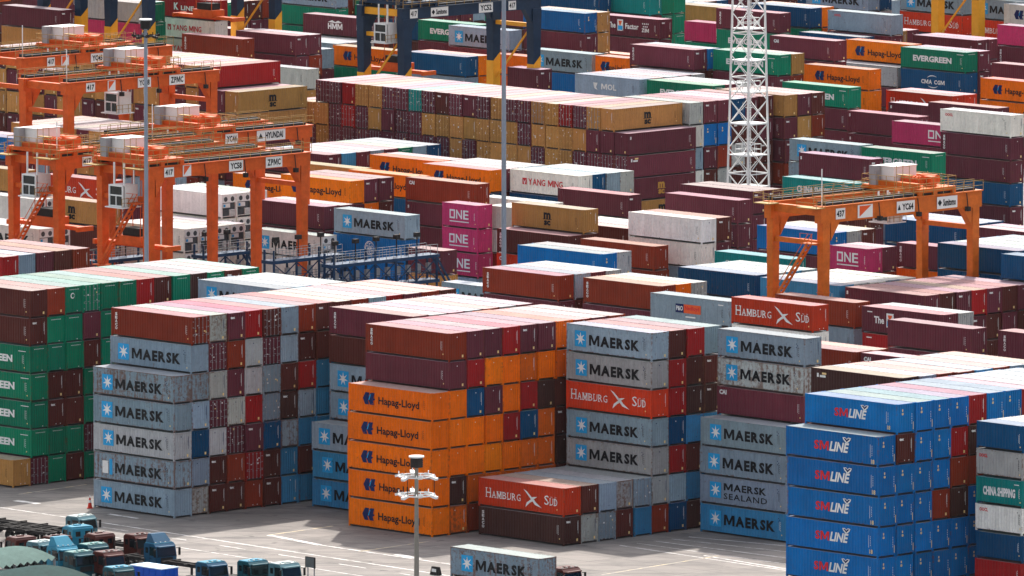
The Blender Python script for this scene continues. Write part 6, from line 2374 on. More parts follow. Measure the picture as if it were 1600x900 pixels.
def sign_on(parent, x, y, z, w_, h_, txt, mat=None, logo_=None):
    S = Sign(); S.rect(0, 0, w_, h_, M['wb']); 
    if txt: S.text(txt, w_ * (.3 if logo_ else .1), h_ * .2, w_ * (.62 if logo_ else .8), h_ * .6, M['black'], .04, 0, .012)
    if logo_ == 'diamond': S.poly([(w_ * .14, h_ * .22), (w_ * .24, h_ * .5), (w_ * .14, h_ * .78), (w_ * .04, h_ * .5)], M['black'], .012)
    if logo_ == 'tri': S.poly([(w_ * .05, h_ * .25), (w_ * .22, h_ * .25), (w_ * .135, h_ * .75)], M['black'], .012)
    if logo_ == 'slash': S.poly([(w_ * .12, h_ * .1), (w_ * .9, h_ * .92), (w_ * .12, h_ * .92)], M['orangel'], .012)
    b = MB(); b.box(0, w_, .004, .06, 0, h_)
    o = part('sign_board', S.mb, S.mats, parent, Matrix.Translation((x, y - .07, z))); return o
M['wb'] = WBOARD
def crane(label, px, py, ztop, paint_, signs, trolley_t, group, span=24.0, wb=7.8, split=None, spreader=None, left=True, right=True, cab=True, stair=True, right_front=False, gh=1.4, gw=.95, cabdrop=2.0):
    """rubber-tyred gantry crane. x runs along the girders (the row direction), -y is the front girder, z up; px,py is the front left girder top in the photo"""
    P = at(px, py, ztop)
    if right_front: P = P - AW * span
    r = thing('gantry_crane', label, 'crane', (P.x, P.y, 0), GRID + math.pi / 2, group)
    # local y = -AU: front girder at y = 0, rear girder at y = wb
    low = YELP if split else paint_
    lk = 1.45 if split else 1.0                           # the navy cranes have heavier legs
    for yi, y in enumerate((0, wb)):
        g = MB(); g.box(-.9, span + .9, y - gw / 2, y + gw / 2, ztop - gh, ztop); g.box(-.9, span + .9, y - gw / 2 - .22, y + gw / 2 + .22, ztop - .02, ztop + .1)
        for xx in (0, span):
            d = 1 if xx == 0 else -1
            g.quad([(xx + d * .7, y - .45, ztop - gh), (xx + d * 2.1, y - .45, ztop - gh), (xx + d * .7, y - .45, ztop - gh - 2.0)][::-d]); g.quad([(xx + d * .7, y + .45, ztop - gh), (xx + d * 2.1, y + .45, ztop - gh), (xx + d * .7, y + .45, ztop - gh - 2.0)][::d])
            g.quad([(xx + d * 2.1, y - .45, ztop - gh), (xx + d * 2.1, y + .45, ztop - gh), (xx + d * .7, y + .45, ztop - gh - 2), (xx + d * .7, y - .45, ztop - gh - 2)][::d])
        go = part('girder', g, paint_, r)
        rl = MB(); ys = y - gw / 2 - .2 if yi == 0 else y + gw / 2 + .2
        for ye in (y - gw / 2 - .2, y + gw / 2 + .2): railing(rl, (-.9, ye, ztop + .1), (span + .9, ye, ztop + .1))
        part('walkway_railing', rl, RAILY, go)
        tr = MB(); tr.box(0, span, y - .3, y + .35, ztop + .1, ztop + .38); tr.box(-.2, span + .2, y + .5, y + .8, ztop + .1, ztop + .5)
        part('cable_tray', tr, CABLE, go)
        for xx, on in ((0, left), (span, right)):
            if not on: continue
            lg = MB(); zs = split if split else 1.4
            lg.tbox((xx - .42 * lk, xx + .42 * lk, y - .42 * lk, y + .42 * lk, zs), (xx - .56 * lk, xx + .56 * lk, y - .46 * lk, y + .46 * lk, ztop - gh + .02)); [lg.box(xx - .58, xx + .58, y - .5, y + .5, zz, zz + .09) for zz in (6.2, 11.4, 15.8) if zz > zs and not split]
            lo = part('leg', lg, paint_, r)
            if split:
                l2 = MB(); l2.tbox((xx - .64, xx + .64, y - .64, y + .64, 1.4), (xx - .66, xx + .66, y - .68, y + .68, split + .6)); l2.quad([(xx - .66, y - .69, split + .6), (xx + .66, y - .69, split + .6), (xx + .66, y - .69, split + 1.8)])
                part('leg_base', l2, YELP, lo)
    for xx, on in ((0, left), (span, right)):
        if not on: continue
        s = MB(); s.box(xx - .55, xx + .55, -1.8, wb + 1.8, .75, 1.6); s.bar((xx, 0, ztop - gh - 2.3), (xx, wb, ztop - gh - 2.3), .45, .55); s.bar((xx, .6, ztop - gh - 2.6), (xx, wb - .3, 9.5), .22) if split else None
        s.bar((xx, 0, ztop - .6), (xx, wb, ztop - .6), .7, .9)
        part('sill_beam', s, low, r)
        for y in (-1.2, .2, wb - .2, wb + 1.2):
            w_ = MB(); w_.bar((xx - .28, y, .72), (xx + .28, y, .72), 1.42, 1.42, 0, 18); part('wheel', w_, M['dark'], r)
    if split is None and stair and left:
        st = MB()
        for k in range(2):
            z0 = 2 + k * (ztop - 6) / 2; z1 = z0 + (ztop - 6) / 2; ya, yb = (.8, wb - 1.2) if k == 0 else (wb - 1.2, .8)
            for dx in (-1.0, -1.7): st.bar((dx, ya, z0), (dx, yb, z1), .1, .25); st.bar((dx, ya, z0 + 1), (dx, yb, z1 + 1), .06)
            for q in range(14): st.bar((-1.0, ya + (yb - ya) * q / 14, z0 + (z1 - z0) * q / 14), (-1.7, ya + (yb - ya) * q / 14, z0 + (z1 - z0) * q / 14), .07, .22)
            st.box(-2.0, -.7, min(yb - .9, yb + .9), max(yb - .9, yb + .9), z1 - .1, z1)
            railing(st, (-2.0, yb - .9, z1), (-2.0, yb + .9, z1))
        part('stairway', st, paint_, r)
        ch = MB(); ch.box(-2.2, -.6, wb - 1.5, wb + .9, ztop - .1, ztop); railing(ch, (-2.2, wb - 1.5, ztop), (-2.2, wb + .9, ztop)); railing(ch, (-2.2, wb + .9, ztop), (-.6, wb + .9, ztop)); railing(ch, (-2.2, -1, ztop), (-2.2, 2, ztop)); ch.box(-2.2, -.8, -1, 2, ztop - .1, ztop); railing(ch, (-2.2, -1, ztop), (-.8, -1, ztop))
        part('platform', ch, RAILY, r)
    # trolley on top
    t = trolley_t * span
    tb = MB(); tb.box(t - 2.6, t + 3.4, -.5, wb + .5, ztop + .4, ztop + .85); tb.box(t - 2.2, t - 1.6, .2, wb - .2, ztop + .85, ztop + 1.4)
    for dx in (-2.4, 0, 3.0):
        for y in (-.3, wb + .3): tb.bar((t + dx, y, ztop + .1), (t + dx, y, ztop + .6), .6, .6, 0)
    tr = part('trolley', tb, paint_, r)
    rr = MB()
    for a, b in (((t - 2.6, -.5), (t + 3.4, -.5)), ((t + 3.4, -.5), (t + 3.4, wb + .5)), ((t - 2.6, -.5), (t - 2.6, wb + .5)), ((t - 2.6, wb + .5), (t + 3.4, wb + .5))): railing(rr, (*a, ztop + .85), (*b, ztop + .85), 1.15, 0, 1.2)
    rr.box(t - 3.2, t - 2.6, .4, 2.4, ztop + 2.3, ztop + 2.4); railing(rr, (t - 3.2, .4, ztop + .85), (t - 3.2, 2.4, ztop + .85), 2.6, 0, 1)
    part('railing', rr, RAILY, tr)
    w1 = MB(); w1.bar((t - .4, 1.2, ztop + 1.55), (t - .4, 4.0, ztop + 1.55), 1.0, 1.0, 0, 14); [w1.bar((t - .4, 1.4 + k * .5, ztop + 1.55), (t - .4, 1.5 + k * .5, ztop + 1.55), 1.15, 1.15, 0, 14) for k in range(5)]; w1.bar((t + 1.9, 1.0, ztop + 1.55), (t + 1.9, 3.2, ztop + 1.55), 1.1, 1.1, 0, 12); w1.box(t + .3, t + 1.2, .4, 1.6, ztop + .85, ztop + 2.0); w1.box(t + 2.4, t + 3.2, 3.6, 5.2, ztop + .85, ztop + 1.9)
    part('winch', w1, ORANGE if not split else M['shade'], tr)
    mh = MB(); mh.box(t - 1.6, t + 2.0, 4.3, 7.0, ztop + .85, ztop + 2.9); mh.box(t - 1.7, t + 2.1, 4.2, 7.1, ztop + 2.9, ztop + 3.0)
    part('machinery_house', mh, WHITEP, tr)
    eb = MB(); eb.box(t - 2.6, t - 1.75, 6.2, 7.2, ztop + .85, ztop + 3.0); part('electrical_cabinet', eb, GREYP, tr)
    if cab:
        c = t - 3.1 if trolley_t < .5 else t - 4.2
        cb = MB(); x0, x1, y0, y1, z0, z1 = c - 1.1, c + 1.2, 1.6, 4.0, ztop - gh - cabdrop - 1.1, ztop - gh - cabdrop + 1.4
        cb.box(x0 + .35, x1, y0, y1, z0, z1); cb.box(x0 - .35, x1 + .3, y0 - .25, y1 + .3, z0 - .14, z0 - .02); cb.box(x0, x0 + .35, y0, y1, z1 - .12, z1)
        for dx in (x0 + .6, x1 - .2): cb.bar((dx, y1 - .3, z1), (dx, y1 - .3, ztop + .5), .16); cb.bar((dx, y0 + .4, z1), (dx, y0 + .4, ztop + .5), .16)
        for yy in (y0 + .08, (y0 + y1) / 2, y1 - .08): cb.bar((x0 + .06, yy, z0), (x0 + .06, yy, z1 if yy != (y0 + y1) / 2 else z0 + 1.3), .16 if yy != (y0 + y1) / 2 else .1)
        for zz in (z0 + .08, z0 + 1.3, z1 - .1): cb.bar((x0 + .06, y0, zz), (x0 + .06, y1, zz), .15)
        for k in range(6): cb.box(x0 + .5 + k * .28, x0 + .6 + k * .28, y0 - .03, y0, z0 + .2, z1 - .2)
        co = part('operator_cab', cb, WHITEP, r)
        rl2 = MB(); railing(rl2, (x0 - .35, y0 - .25, z0), (x1 + .3, y0 - .25, z0), 1.0, 0, .9, .05); part('railing', rl2, RAILY, co)
        gl = MB(); gl.quad([(x0 + .12, y0 + .05, z0), (x0 + .12, y0 + .05, z1 - .1), (x0 + .12, y1 - .05, z1 - .1), (x0 + .12, y1 - .05, z0)])
        part('cab_window', gl, M['glass'], co)
    if spreader is not None:
        z = spreader; sp = MB(); yc = wb / 2
        sp.box(t - .5, t + .5, yc - 6.0, yc + 6.0, z, z + .45); sp.box(t - 1.2, t + 1.2, yc - 2.0, yc + 2.0, z + .3, z + 1.3)
        for ye in (yc - 6.0, yc + 6.0): sp.box(t - 1.22, t + 1.22, ye - .2, ye + .2, z - .05, z + .5)
        for dx in (-.9, .9):
            for ye in (yc - 1.6, yc + 1.6): sp.bar((t + dx, ye, z + 1.3), (t + dx * .8, ye, ztop + .5), .07)
        part('spreader', sp, ORANGE, r)
        hb = MB(); hb.box(t - .9, t + .9, yc - 1.4, yc + 1.4, z + 1.3, z + 2.2); part('head_block', hb, M['shade'], r)
    for (tx, w_, h_, txt, lg) in signs: sign_on(r, tx * span, -gw / 2 - .02, ztop - gh + .12 + (gh - .2 - h_) * .5, w_, h_, txt, None, lg)
    if not split:
        fl = MB()
        for f in (.34, .6, .93): fl.box(f * span - .22, f * span + .22, -gw / 2 - .55, -gw / 2 - .05, ztop - 2.1, ztop - 1.6); fl.bar((f * span, -gw / 2 - .3, ztop - 1.6), (f * span, -gw / 2 - .1, ztop - .1), .08)
        part('floodlight', fl, M['shade'], r)
        an = MB(); an.bar((-.3, 0, ztop), (-.3, 0, ztop + 4.2), .09); part('antenna', an, WHITEP, r)
    return r
GA = 'orange yard cranes at the left'
crane('amber gantry crane standing alone at right over plum roofs, white machinery house', 1287, 323, 21, ORANGE2, [(.055, 1.5, 1.2, '437', None), (.2, 2.4, 1.45, '', 'slash'), (.46, 2.9, 1.3, 'YC64', 'tri'), (.73, 3.3, 1.35, 'Sumitomo', 'diamond')], .72, 'amber yard cranes', cab=True, gh=1.8, gw=1.0, cabdrop=-.1)
crane('nearest orange crane at left, behind tall grey pole, cab near its left legs', 232, 262, 21, ORANGE, [(.08, 1.5, 1.1, '417', None), (.2, 1.3, 1.3, '', 'slash'), (.5, 2.2, 1.2, 'YC58', None), (.74, 2.6, 1.25, 'ZPMC', None)], .07, GA, spreader=11.5)
crane('second orange crane at left edge, its cab hanging left of nearest crane', 92, 246, 21, ORANGE, [(.13, 1.5, 1.1, '417', None)], .085, GA, spreader=12.5)
crane('orange crane behind the nearest one, beam ending at its right shoulder', 475, 196, 21, ORANGE, [(.45, 2.0, 1.2, 'YC44', None), (.66, 4.6, 1.3, 'HYUNDAI', 'tri')], .38, GA, right_front=True, stair=False)
crane('orange crane in middle of left group, white house near its right end', 107, 130, 21, ORANGE, [(.1, 1.5, 1.1, '417', None), (.25, 1.3, 1.3, '', 'slash'), (.46, 2.2, 1.2, 'YC48', None), (.68, 2.6, 1.25, 'ZPMC', None)], .62, GA, stair=False)
crane('farthest orange crane, topmost of left group, beam running off left edge', 38, 91, 21, ORANGE, [(.14, 1.3, 1.1, '417', None), (.24, 1.3, 1.3, '', 'slash'), (.45, 2.2, 1.2, 'YC45', None), (.65, 5.0, 1.3, 'HYUNDAI', 'tri')], .5, GA, stair=False)
GB = 'navy and yellow cranes at the back'
crane('navy gantry crane at top centre with yellow leg feet and orange spreader', 632, 14, 21, NAVYP, [(.02, 1.4, 1.2, '417', None), (.18, 3.2, 1.2, 'Sumitomo', 'diamond'), (.55, 2.6, 1.3, 'YC52', None), (.78, 1.4, 1.2, '417', None)], .1, GB, split=11.5, spreader=12.2)
crane('navy crane with tall yellow leg feet at top left, beam above picture', 232, -52, 21, NAVYP, [], .62, GB, split=11.6, spreader=12.6, cab=False)
crane('navy crane at top left corner, only its orange spreader and one leg showing', -76, -42, 21, NAVYP, [], .32, GB, split=13, spreader=16.8, cab=False)
crane('yellow legged crane at top right in front of red lettered boxes', 1529, -66, 21, NAVYP, [], .6, GB, split=14.5, cab=False)

# ------------------------------------------------------------------ lattice tower
def lattice(label, px, py, h, wb_, wt_):
    P = at(px, py, 0); r = thing('lattice_tower', label, 'tower', P, GRID)
    def half(z): return (wb_ + (wt_ - wb_) * z / h) / 2
    cor = [(-1, -1), (1, -1), (1, 1), (-1, 1)]
    def C(k, z): k %= 4; return Vector((cor[k][0] * half(z), cor[k][1] * half(z), z))
    lv = [0]; z = 0
    while z < h - 2: z += max(2.6, half(z) * 1.75); lv.append(min(z, h))
    for k in range(4):
        m = MB()
        for a, b in zip(lv[:-1], lv[1:]): m.bar(C(k, a), C(k, b), .2)
        part('corner_post', m, WHITEP, r)
    b = MB()
    for i, (a, c) in enumerate(zip(lv[:-1], lv[1:])):
        for k in range(4):
            b.bar(C(k, a), C(k + 1, c), .075); b.bar(C(k + 1, a), C(k, c), .075)
            if i % 2 == 0: b.bar(C(k, a), C(k + 1, a), .14)
    part('bracing', b, WHITEP, r)
    for z in range(5, int(h), 4):
        if (z - 5) % 4: continue
        p = MB(); s = half(z) + .05; p.box(-s, s, -s, s, z, z + .12)
        q = [(-s, -s), (s, -s), (s, s), (-s, s)]
        if z % 8 == 1:
            s2 = s * .62; q = [(-s2, -s2), (s2, -s2), (s2, s2), (-s2, s2)]
            for k in range(4): railing(p, (*q[k], z + .12), (*q[(k + 1) % 4], z + .12), 1.3, 0, .8, .07)
        part('platform', p, WHITEP, r)
    l = MB(); 
    for dx in (-.3, .3): l.bar((dx - .1, .2, 0), (dx - .1, .2, h), .07)
    z = .4
    while z < h: l.bar((-.4, .2, z), (.2, .2, z), .05); z += .45
    for z in range(3, int(h), 2):
        pts = [(-.1 + .45 * math.cos(a * math.pi / 4), .2 + .45 * math.sin(a * math.pi / 4), z) for a in range(8)]
        for a in range(8): l.bar(pts[a], pts[(a + 1) % 8], .05)
    part('ladder', l, WHITEP, r)
    return r
lattice('tall white lattice tower with ladder and platforms among plum boxes', 1169, 353, 44, 3.9, 2.3)

# ------------------------------------------------------------------ lamp poles
POLEM = plain('weathered grey pole', (140, 150, 164), .5, .2, var=.08); POLEB = plain('bare concrete pole', (132, 128, 120), .7, var=.12)
def lamp_pole(label, px, py, h, r0, r1, mat, two_rings=False):
    P = at(px, py, 0); r = thing('lamp_pole', label, 'lamp pole', P, 0, 'high lamp poles')
    p = MB(); n = 14
    rings = [[(rr * math.cos(2 * math.pi * k / n), rr * math.sin(2 * math.pi * k / n), z) for k in range(n)] for rr, z in ((r0, 0), (r1, h))]
    i = 0; p.v = rings[0] + rings[1]
    for k in range(n): p.f.append((k, (k + 1) % n, n + (k + 1) % n, n + k)); p.m.append(0)
    p.f.append(tuple(range(n, 2 * n))); p.m.append(0)
    part('pole', p, mat, r)
    lev = [h - 1.2, h - 3.0] if two_rings else [h - 1.2]
    c = MB(); c.bar((0, 0, h - .35), (0, 0, h + .6), 1.2, 1.2, 0, 14); part('winch_drum', c, M['shade'], r)
    c = MB(); c.bar((0, 0, h + .6), (0, 0, h + .75), 1.5, 1.5, 0, 14); part('top_cap', c, WHITEP, r)
    for z in lev:
        f = MB(); m_ = 12; rad = 1.75 if two_rings else 1.1
        pts = [(rad * math.cos(2 * math.pi * k / m_), rad * math.sin(2 * math.pi * k / m_), z) for k in range(m_)]
        for k in range(m_): f.bar(pts[k], pts[(k + 1) % m_], .12); 
        for k in range(0, m_, 3): f.bar((0, 0, z), pts[k], .1)
        part('lamp_ring', f, WHITEP if two_rings else M['shade'], r)
        for k in range(8):
            a = 2 * math.pi * k / 8 + .2; L_ = MB(); ca, sa = math.cos(a), math.sin(a)
            if two_rings and k in (0, 4): continue
            q = Vector((rad * ca, rad * sa, z)); d = Vector((ca, sa, -.25 if k % 2 else .3))
            L_.bar(q - d * .1, q + d * (.62 if two_rings else .5), .4, .24); L_.bar(q + d * .3, q + d * .3 + Vector((0, 0, .4)), .1)
            part('floodlight', L_, WHITEP if two_rings else M['shade'], r)
    if two_rings:
        w_ = MB()
        for k in range(3): a = k * 2.1; w_ = MB(); w_.bar((1.7 * math.cos(a), 1.7 * math.sin(a), lev[1]), (1.7 * math.cos(a), 1.7 * math.sin(a), lev[0]), .07); part('hoist_cable', w_, M['shade'], r)
    return r
lamp_pole('tall grey lamp pole before the left orange cranes, dark lamp head', 229.5, 560, 38.0, .28, .19, POLEM)
lamp_pole('tall grey lamp pole at centre, its top above the picture', 787.3, 512, 44, .30, .24, POLEM)
lamp_pole('short concrete lamp mast in front of orange stack with white floodlight rings', 651, 944, 13.6, .26, .17, POLEB, True)

# ------------------------------------------------------------------ blue steel racks for refrigerated boxes
RACKB = plain('blue rack paint', (6, 50, 84), .5, var=.3)
def rack(label, p0, p1, z, levels, depth=1.6):
    a = at(*p0, z); b = at(*p1, z); a.z = b.z = 0; d = b - a; n_ = d.dot(AW)
    r = thing('steel_rack', label, 'rack', a, GRID + math.pi / 2, 'blue steel racks')
    L = n_; nb = max(2, int(L / 3.2))
    f = MB()
    for k in range(nb + 1):
        x = L * k / nb
        for y in (0, depth):
            f.bar((x, y, 0), (x, y, z + (1.2 if k % 2 == 0 else 0)), .2)
        f.bar((x, 0, z * .5), (x, depth, z * .5), .15)
        if k < nb: f.bar((x, 0, z - 2.9), (x + L / nb, 0, z - .4), .1); f.bar((x + L / nb, 0, z - 2.9), (x, 0, z - .4), .1)
    part('post_frame', f, RACKB, r)
    for q in range(levels):
        zz = z - q * 2.9
        if zz < .5: break
        w_ = MB(); w_.box(-.3, L + .3, -.2, depth + .2, zz - .38, zz); part('walkway', w_, RACKB, r)
        l = MB(); railing(l, (0, -.15, zz), (L, -.15, zz), 1.15, 0, 1.1, .05); railing(l, (0, depth + .15, zz), (L, depth + .15, zz), 1.15, 0, 1.1, .05); part('railing', l, RACKB if q else M['steel'], r)
    lt = MB()
    for k in range(nb):
        x = L * (k + .5) / nb; lt.bar((x, depth, z), (x, depth, z + 2.1), .1); lt.box(x - .35, x + .35, depth - .25, depth + .25, z + 2.0, z + 2.5)
    part('lamp_heads', lt, M['shade'], r)
    bx = MB()
    for k in range(nb * 2):
        x = L * (k + .3) / (nb * 2)
        for q in range(levels): bx.box(x, x + .55, .3, .7, z - q * 2.9 - 2.0, z - q * 2.9 - 1.0)
    part('socket_box', bx, GREYP, r)
    s = MB()
    for y in (.3, 1.1): s.bar((L, y, z), (L + 3.4, y, z - 4.8), .12, .25)
    part('stairway', s, RACKB, r)
    return r
rack('blue steel rack with walkway in front of white lettered box', (428, 408), (527, 396), 9.5, 4)
rack('longer blue steel rack with railings before grey and blue stack', (522, 414), (676, 396), 9.0, 4)
rack('blue steel rack by left crane legs before white boxes', (318, 399), (388, 392), 7.0, 2)
rack('dark blue rack between left crane legs at left', (150, 408), (226, 399), 7.0, 2)

# ------------------------------------------------------------------ trucks
def fac(col): return plain('cab paint', col, .4, var=.12)
CABP = {k: plain(k + ' cab paint', v, .38, var=.14) for k, v in dict(skyblue=(34, 128, 156), teal=(4, 72, 84), brown=(78, 26, 18), white=(70, 110, 120), blue=(6, 72, 104), green=(84, 132, 130)).items()}
GLOSSW = plain('off white cab roof', (168, 184, 184), .5, var=.2); LAMPW = plain('lamp glass', (225, 225, 215), .2)
def truck(label, px, py, body, roof, deflector=False, turn=0.0, z=2.95):
    """cab-over tractor; local +x is forward"""
    P = at(px, py, z); r = thing('tractor_truck', label, 'truck', (P.x, P.y, 0), GRID + turn, 'tractor trucks parked by the shed')
    c = MB(); w2 = 1.22
    # cab shell: side profile swept across the width, with a raked windscreen
    prof = [(-1.0, .95), (1.05, .95), (1.08, 1.75), (.86, 2.72), (.62, 2.95), (-.85, 2.95), (-1.0, 2.8)]
    i = len(c.v); c.v += [(x, -w2, zz) for x, zz in prof] + [(x, w2, zz) for x, zz in prof]; n = len(prof)
    c.f.append(tuple(range(i, i + n))); c.m.append(0); c.f.append(tuple(range(i + n, i + 2 * n))[::-1]); c.m.append(0)
    for k in range(n): c.f.append((i + k, i + n + k, i + n + (k + 1) % n, i + (k + 1) % n)); c.m.append(0)
    c.box(.6, 1.14, -w2 - .02, w2 + .02, .38, .97); c.box(.86, 1.2, -1.0, 1.0, 2.62, 2.74)
    cab = part('cab', c, CABP[body], r)
    rf = MB(); rf.box(-.86, .6, -1.14, 1.14, 2.945, 3.02); rf.box(-.1, .35, -.35, .35, 3.02, 3.12); part('roof_panel', rf, GLOSSW if roof == 'w' else CABP[roof], r)
    gl = MB(); gl.quad([(1.092, -1.12, 1.78), (1.092, 1.12, 1.78), (.885, 1.08, 2.68), (.885, -1.08, 2.68)]); part('windscreen', gl, M['glass'], r)
    for s in (-1, 1):
        g2 = MB(); g2.quad([(-.08, s * (w2 + .006), 1.8), (.9, s * (w2 + .006), 1.78), (.74, s * (w2 + .006), 2.66), (-.08, s * (w2 + .006), 2.66)][::-s]); g2.quad([(-.75, s * (w2 + .006), 2.0), (-.3, s * (w2 + .006), 2.0), (-.3, s * (w2 + .006), 2.55), (-.75, s * (w2 + .006), 2.55)][::-s]); part('side_window', g2, M['glass'], r)
        mr = MB(); mr.bar((1.0, s * w2, 2.5), (1.15, s * (w2 + .3), 2.45), .06); mr.box(1.08, 1.2, s * (w2 + .3) - .1, s * (w2 + .3) + .1, 1.75, 2.5); part('mirror', mr, M['dark'], r)
        h = MB(); h.box(1.13, 1.17, s * .85 - .18, s * .85 + .18, .6, .82); part('headlight', h, LAMPW, r)
    ds = MB()
    for s in (-1, 1):
        ds.box(-.16, -.13, min(s * w2, s * (w2 + .012)), max(s * w2, s * (w2 + .012)), 1.0, 2.8); ds.box(.95, .98, min(s * w2, s * (w2 + .012)), max(s * w2, s * (w2 + .012)), 1.0, 1.8); ds.box(-.05, .2, min(s * w2, s * (w2 + .03)), max(s * w2, s * (w2 + .03)), 1.5, 1.56)
    ds.box(1.086, 1.1, -1.2, 1.2, 1.70, 1.76); ds.box(1.141, 1.15, -1.15, 1.15, .42, .54); ds.bar((1.0, -.5, 1.78), (.95, .2, 2.3), .04); ds.bar((1.0, .3, 1.78), (.95, 1.0, 2.3), .04)
    for k in range(3): ds.bar((-1.05, -.4 + k * .25, 1.5), (-2.0, -.3 + k * .2, 1.1), .05)
    part('seams_and_hoses', ds, M['dark'], r)
    tl_ = MB(); [tl_.box(.3, .5, -.9 + k * .6 - .06, -.9 + k * .6 + .06, 3.02, 3.12) for k in range(4)]; part('roof_lamps', tl_, LAMPW, r)
    np_ = MB(); np_.quad([(1.152, -.26, .44), (1.152, .26, .44), (1.152, .26, .56), (1.152, -.26, .56)]); part('number_plate', np_, LAMPW, r)
    gr = MB(); gr.quad([(1.085, -.75, 1.1), (1.085, .75, 1.1), (1.095, .75, 1.62), (1.095, -.75, 1.62)]); part('grille', gr, M['shade'], r)
    bk = MB()
    for s in (-.55, .55): bk.quad([(-1.007, s - .28, 2.05), (-1.007, s - .28, 2.55), (-1.007, s + .28, 2.55), (-1.007, s + .28, 2.05)])
    part('rear_window', bk, M['glass'], r)
    if deflector:
        d = MB(); d.tbox((-.9, .55, -1.05, 1.05, 3.0), (-.85, -.35, -.85, .85, 3.85)); part('wind_deflector', d, CABP[body if body != 'white' else 'green'], r)
    ch = MB()
    for s in (-.42, .42): ch.box(-4.6, .9, s - .07, s + .07, .72, .98)
    ch.box(-3.6, -2.3, -.5, .5, .98, 1.16); ch.bar((-1.2, -.9, 1.0), (-1.2, -.9, 2.7), .16, .16, 0, 8); ch.box(-2.2, -1.3, -1.15, -.6, .5, 1.0); ch.box(-2.2, -1.3, .6, 1.15, .5, 1.0)
    for x in (-4.2, -3.4): ch.box(x - .5, x + .5, -1.2, -.7, 1.05, 1.09); ch.box(x - .5, x + .5, .7, 1.2, 1.05, 1.09)
    part('chassis', ch, M['shade'], r)
    for x in (.05, -2.75, -3.95):
        for s in (-1, 1):
            w_ = MB(); y = s * 1.0; w_.bar((x, y - .18, .51), (x, y + .18, .51), 1.02, 1.02, 0, 16); wo = part('wheel', w_, M['dark'], r)
            hb = MB(); hb.bar((x, y + s * .17, .51), (x, y + s * .2, .51), .5, .5, 0, 12); part('hub', hb, M['steel'], wo)
    return r
def trailer(label, px, py, z=1.5, turn=0.0):
    P = at(px, py, z); r = thing('skeletal_trailer', label, 'trailer', (P.x, P.y, 0), GRID + turn, 'empty trailers by the trucks')
    f = MB()
    for s in (-.45, .45): f.box(-6.1, 6.1, s - .08, s + .08, 1.08, 1.42)
    for x in (-6.0, -3.0, 0, 3.0, 6.0): f.box(x - .1, x + .1, -1.2, 1.2, 1.22, 1.46)
    part('frame', f, M['shade'], r)
    for x in (-4.9, -3.6):
        for s in (-1, 1): w_ = MB(); w_.bar((x, s * .95 - .2, .5), (x, s * .95 + .2, .5), 1.0, 1.0, 0, 16); part('wheel', w_, M['dark'], r)
    l = MB(); 
    for s in (-.6, .6): l.box(3.4, 3.6, s - .08, s + .08, 0, 1.1)
    part('landing_leg', l, M['shade'], r)
    return r
truck('pale roofed light blue truck farthest back, just left of traffic cone side', 127, 806, 'white', 'w', False, R(4))
truck('light blue truck with ribbed roof right below the farthest truck', 121, 822, 'skyblue', 'skyblue', False, R(170))
truck('dark brown truck between light blue truck and lone brown one', 155, 834, 'brown', 'brown', False, R(176))
truck('white roofed truck left of blue truck with air deflector', 66, 846, 'white', 'w', False, R(2))
truck('light blue truck with pale air deflector near green sheds', 98, 853, 'skyblue', 'skyblue', True, R(-6))
truck('teal truck with pale roof facing right beside green sheds', 124, 862, 'teal', 'green', False, R(-4))
truck('red brown truck in front row left of blue lidded bin', 170, 862, 'brown', 'brown', False, R(-4))
truck('lone brown truck showing its rear window at right of group', 218, 835, 'brown', 'brown', False, R(-2))
truck('blue truck with pale air deflector and tall mirrors', 250, 848, 'blue', 'skyblue', True, R(-5))
truck('blue truck seen from behind left of sign', 331, 878, 'blue', 'skyblue', False, R(-2))
truck('big teal truck in front of white roofed one by sign', 396, 876, 'teal', 'skyblue', False, R(-3))
truck('white roofed teal truck nearest the small sign', 445, 880, 'white', 'w', False, R(-3))
truck('brown truck at left edge before dark trailers', 32, 839, 'brown', 'brown', False, R(172))
trailer('dark skeletal trailer at left edge, upper of the two', 28, 814, 1.5, R(3)); trailer('dark skeletal trailer behind brown truck at left', 78, 826, 1.5, R(1))
trailer('dark trailer just below the upper left one', 20, 822, 1.5, R(2)); trailer('dark trailer behind lone brown truck', 175, 846, 1.4, R(2)); trailer('dark trailer between blue deflector truck and next blue one', 268, 876, 1.4, R(1))
truck('teal truck just right of dark green shed at bottom', 186, 886, 'teal', 'skyblue', False, R(-8)); truck('brown truck half hidden behind white roofed truck at left', 88, 838, 'brown', 'brown', False, R(174)); truck('dark teal truck behind teal and brown front trucks', 146, 850, 'teal', 'green', False, R(-5))
truck('red cab half hidden beside the lone lettered box at bottom', 884, 893, 'brown', 'brown', False, R(3), 2.6)

# ------------------------------------------------------------------ lone box on a trailer at the bottom edge
tp = at(841, 873, 4.35); mid = tp - AU * 6.095 + AW * 1.22
tl = thing('skeletal_trailer', 'trailer carrying the lone grey lettered box at bottom edge', 'trailer', (mid.x, mid.y, 0), GRID, 'empty trailers by the trucks')
f = MB()
for s in (-.45, .45): f.box(-6.1, 6.4, s - .08, s + .08, 1.05, 1.3)
for x in (-6.0, -3.0, 0, 3.0, 6.0): f.box(x - .1, x + .1, -1.2, 1.2, 1.2, 1.448)
part('frame', f, M['shade'], tl)
for x in (-4.9, -3.6):
    for s in (-1, 1): w_ = MB(); w_.bar((x, s * .95 - .2, .5), (x, s * .95 + .2, .5), 1.0, 1.0, 0, 16); part('wheel', w_, M['dark'], tl)
GROUPS.append('lone trailer')
build_container(f'{len(GROUPS) - 1}|{mid.x:.2f}|{mid.y:.2f}|1.45|U4|K|M|r|rusty grey container with star square alone on a trailer at bottom edge|0')

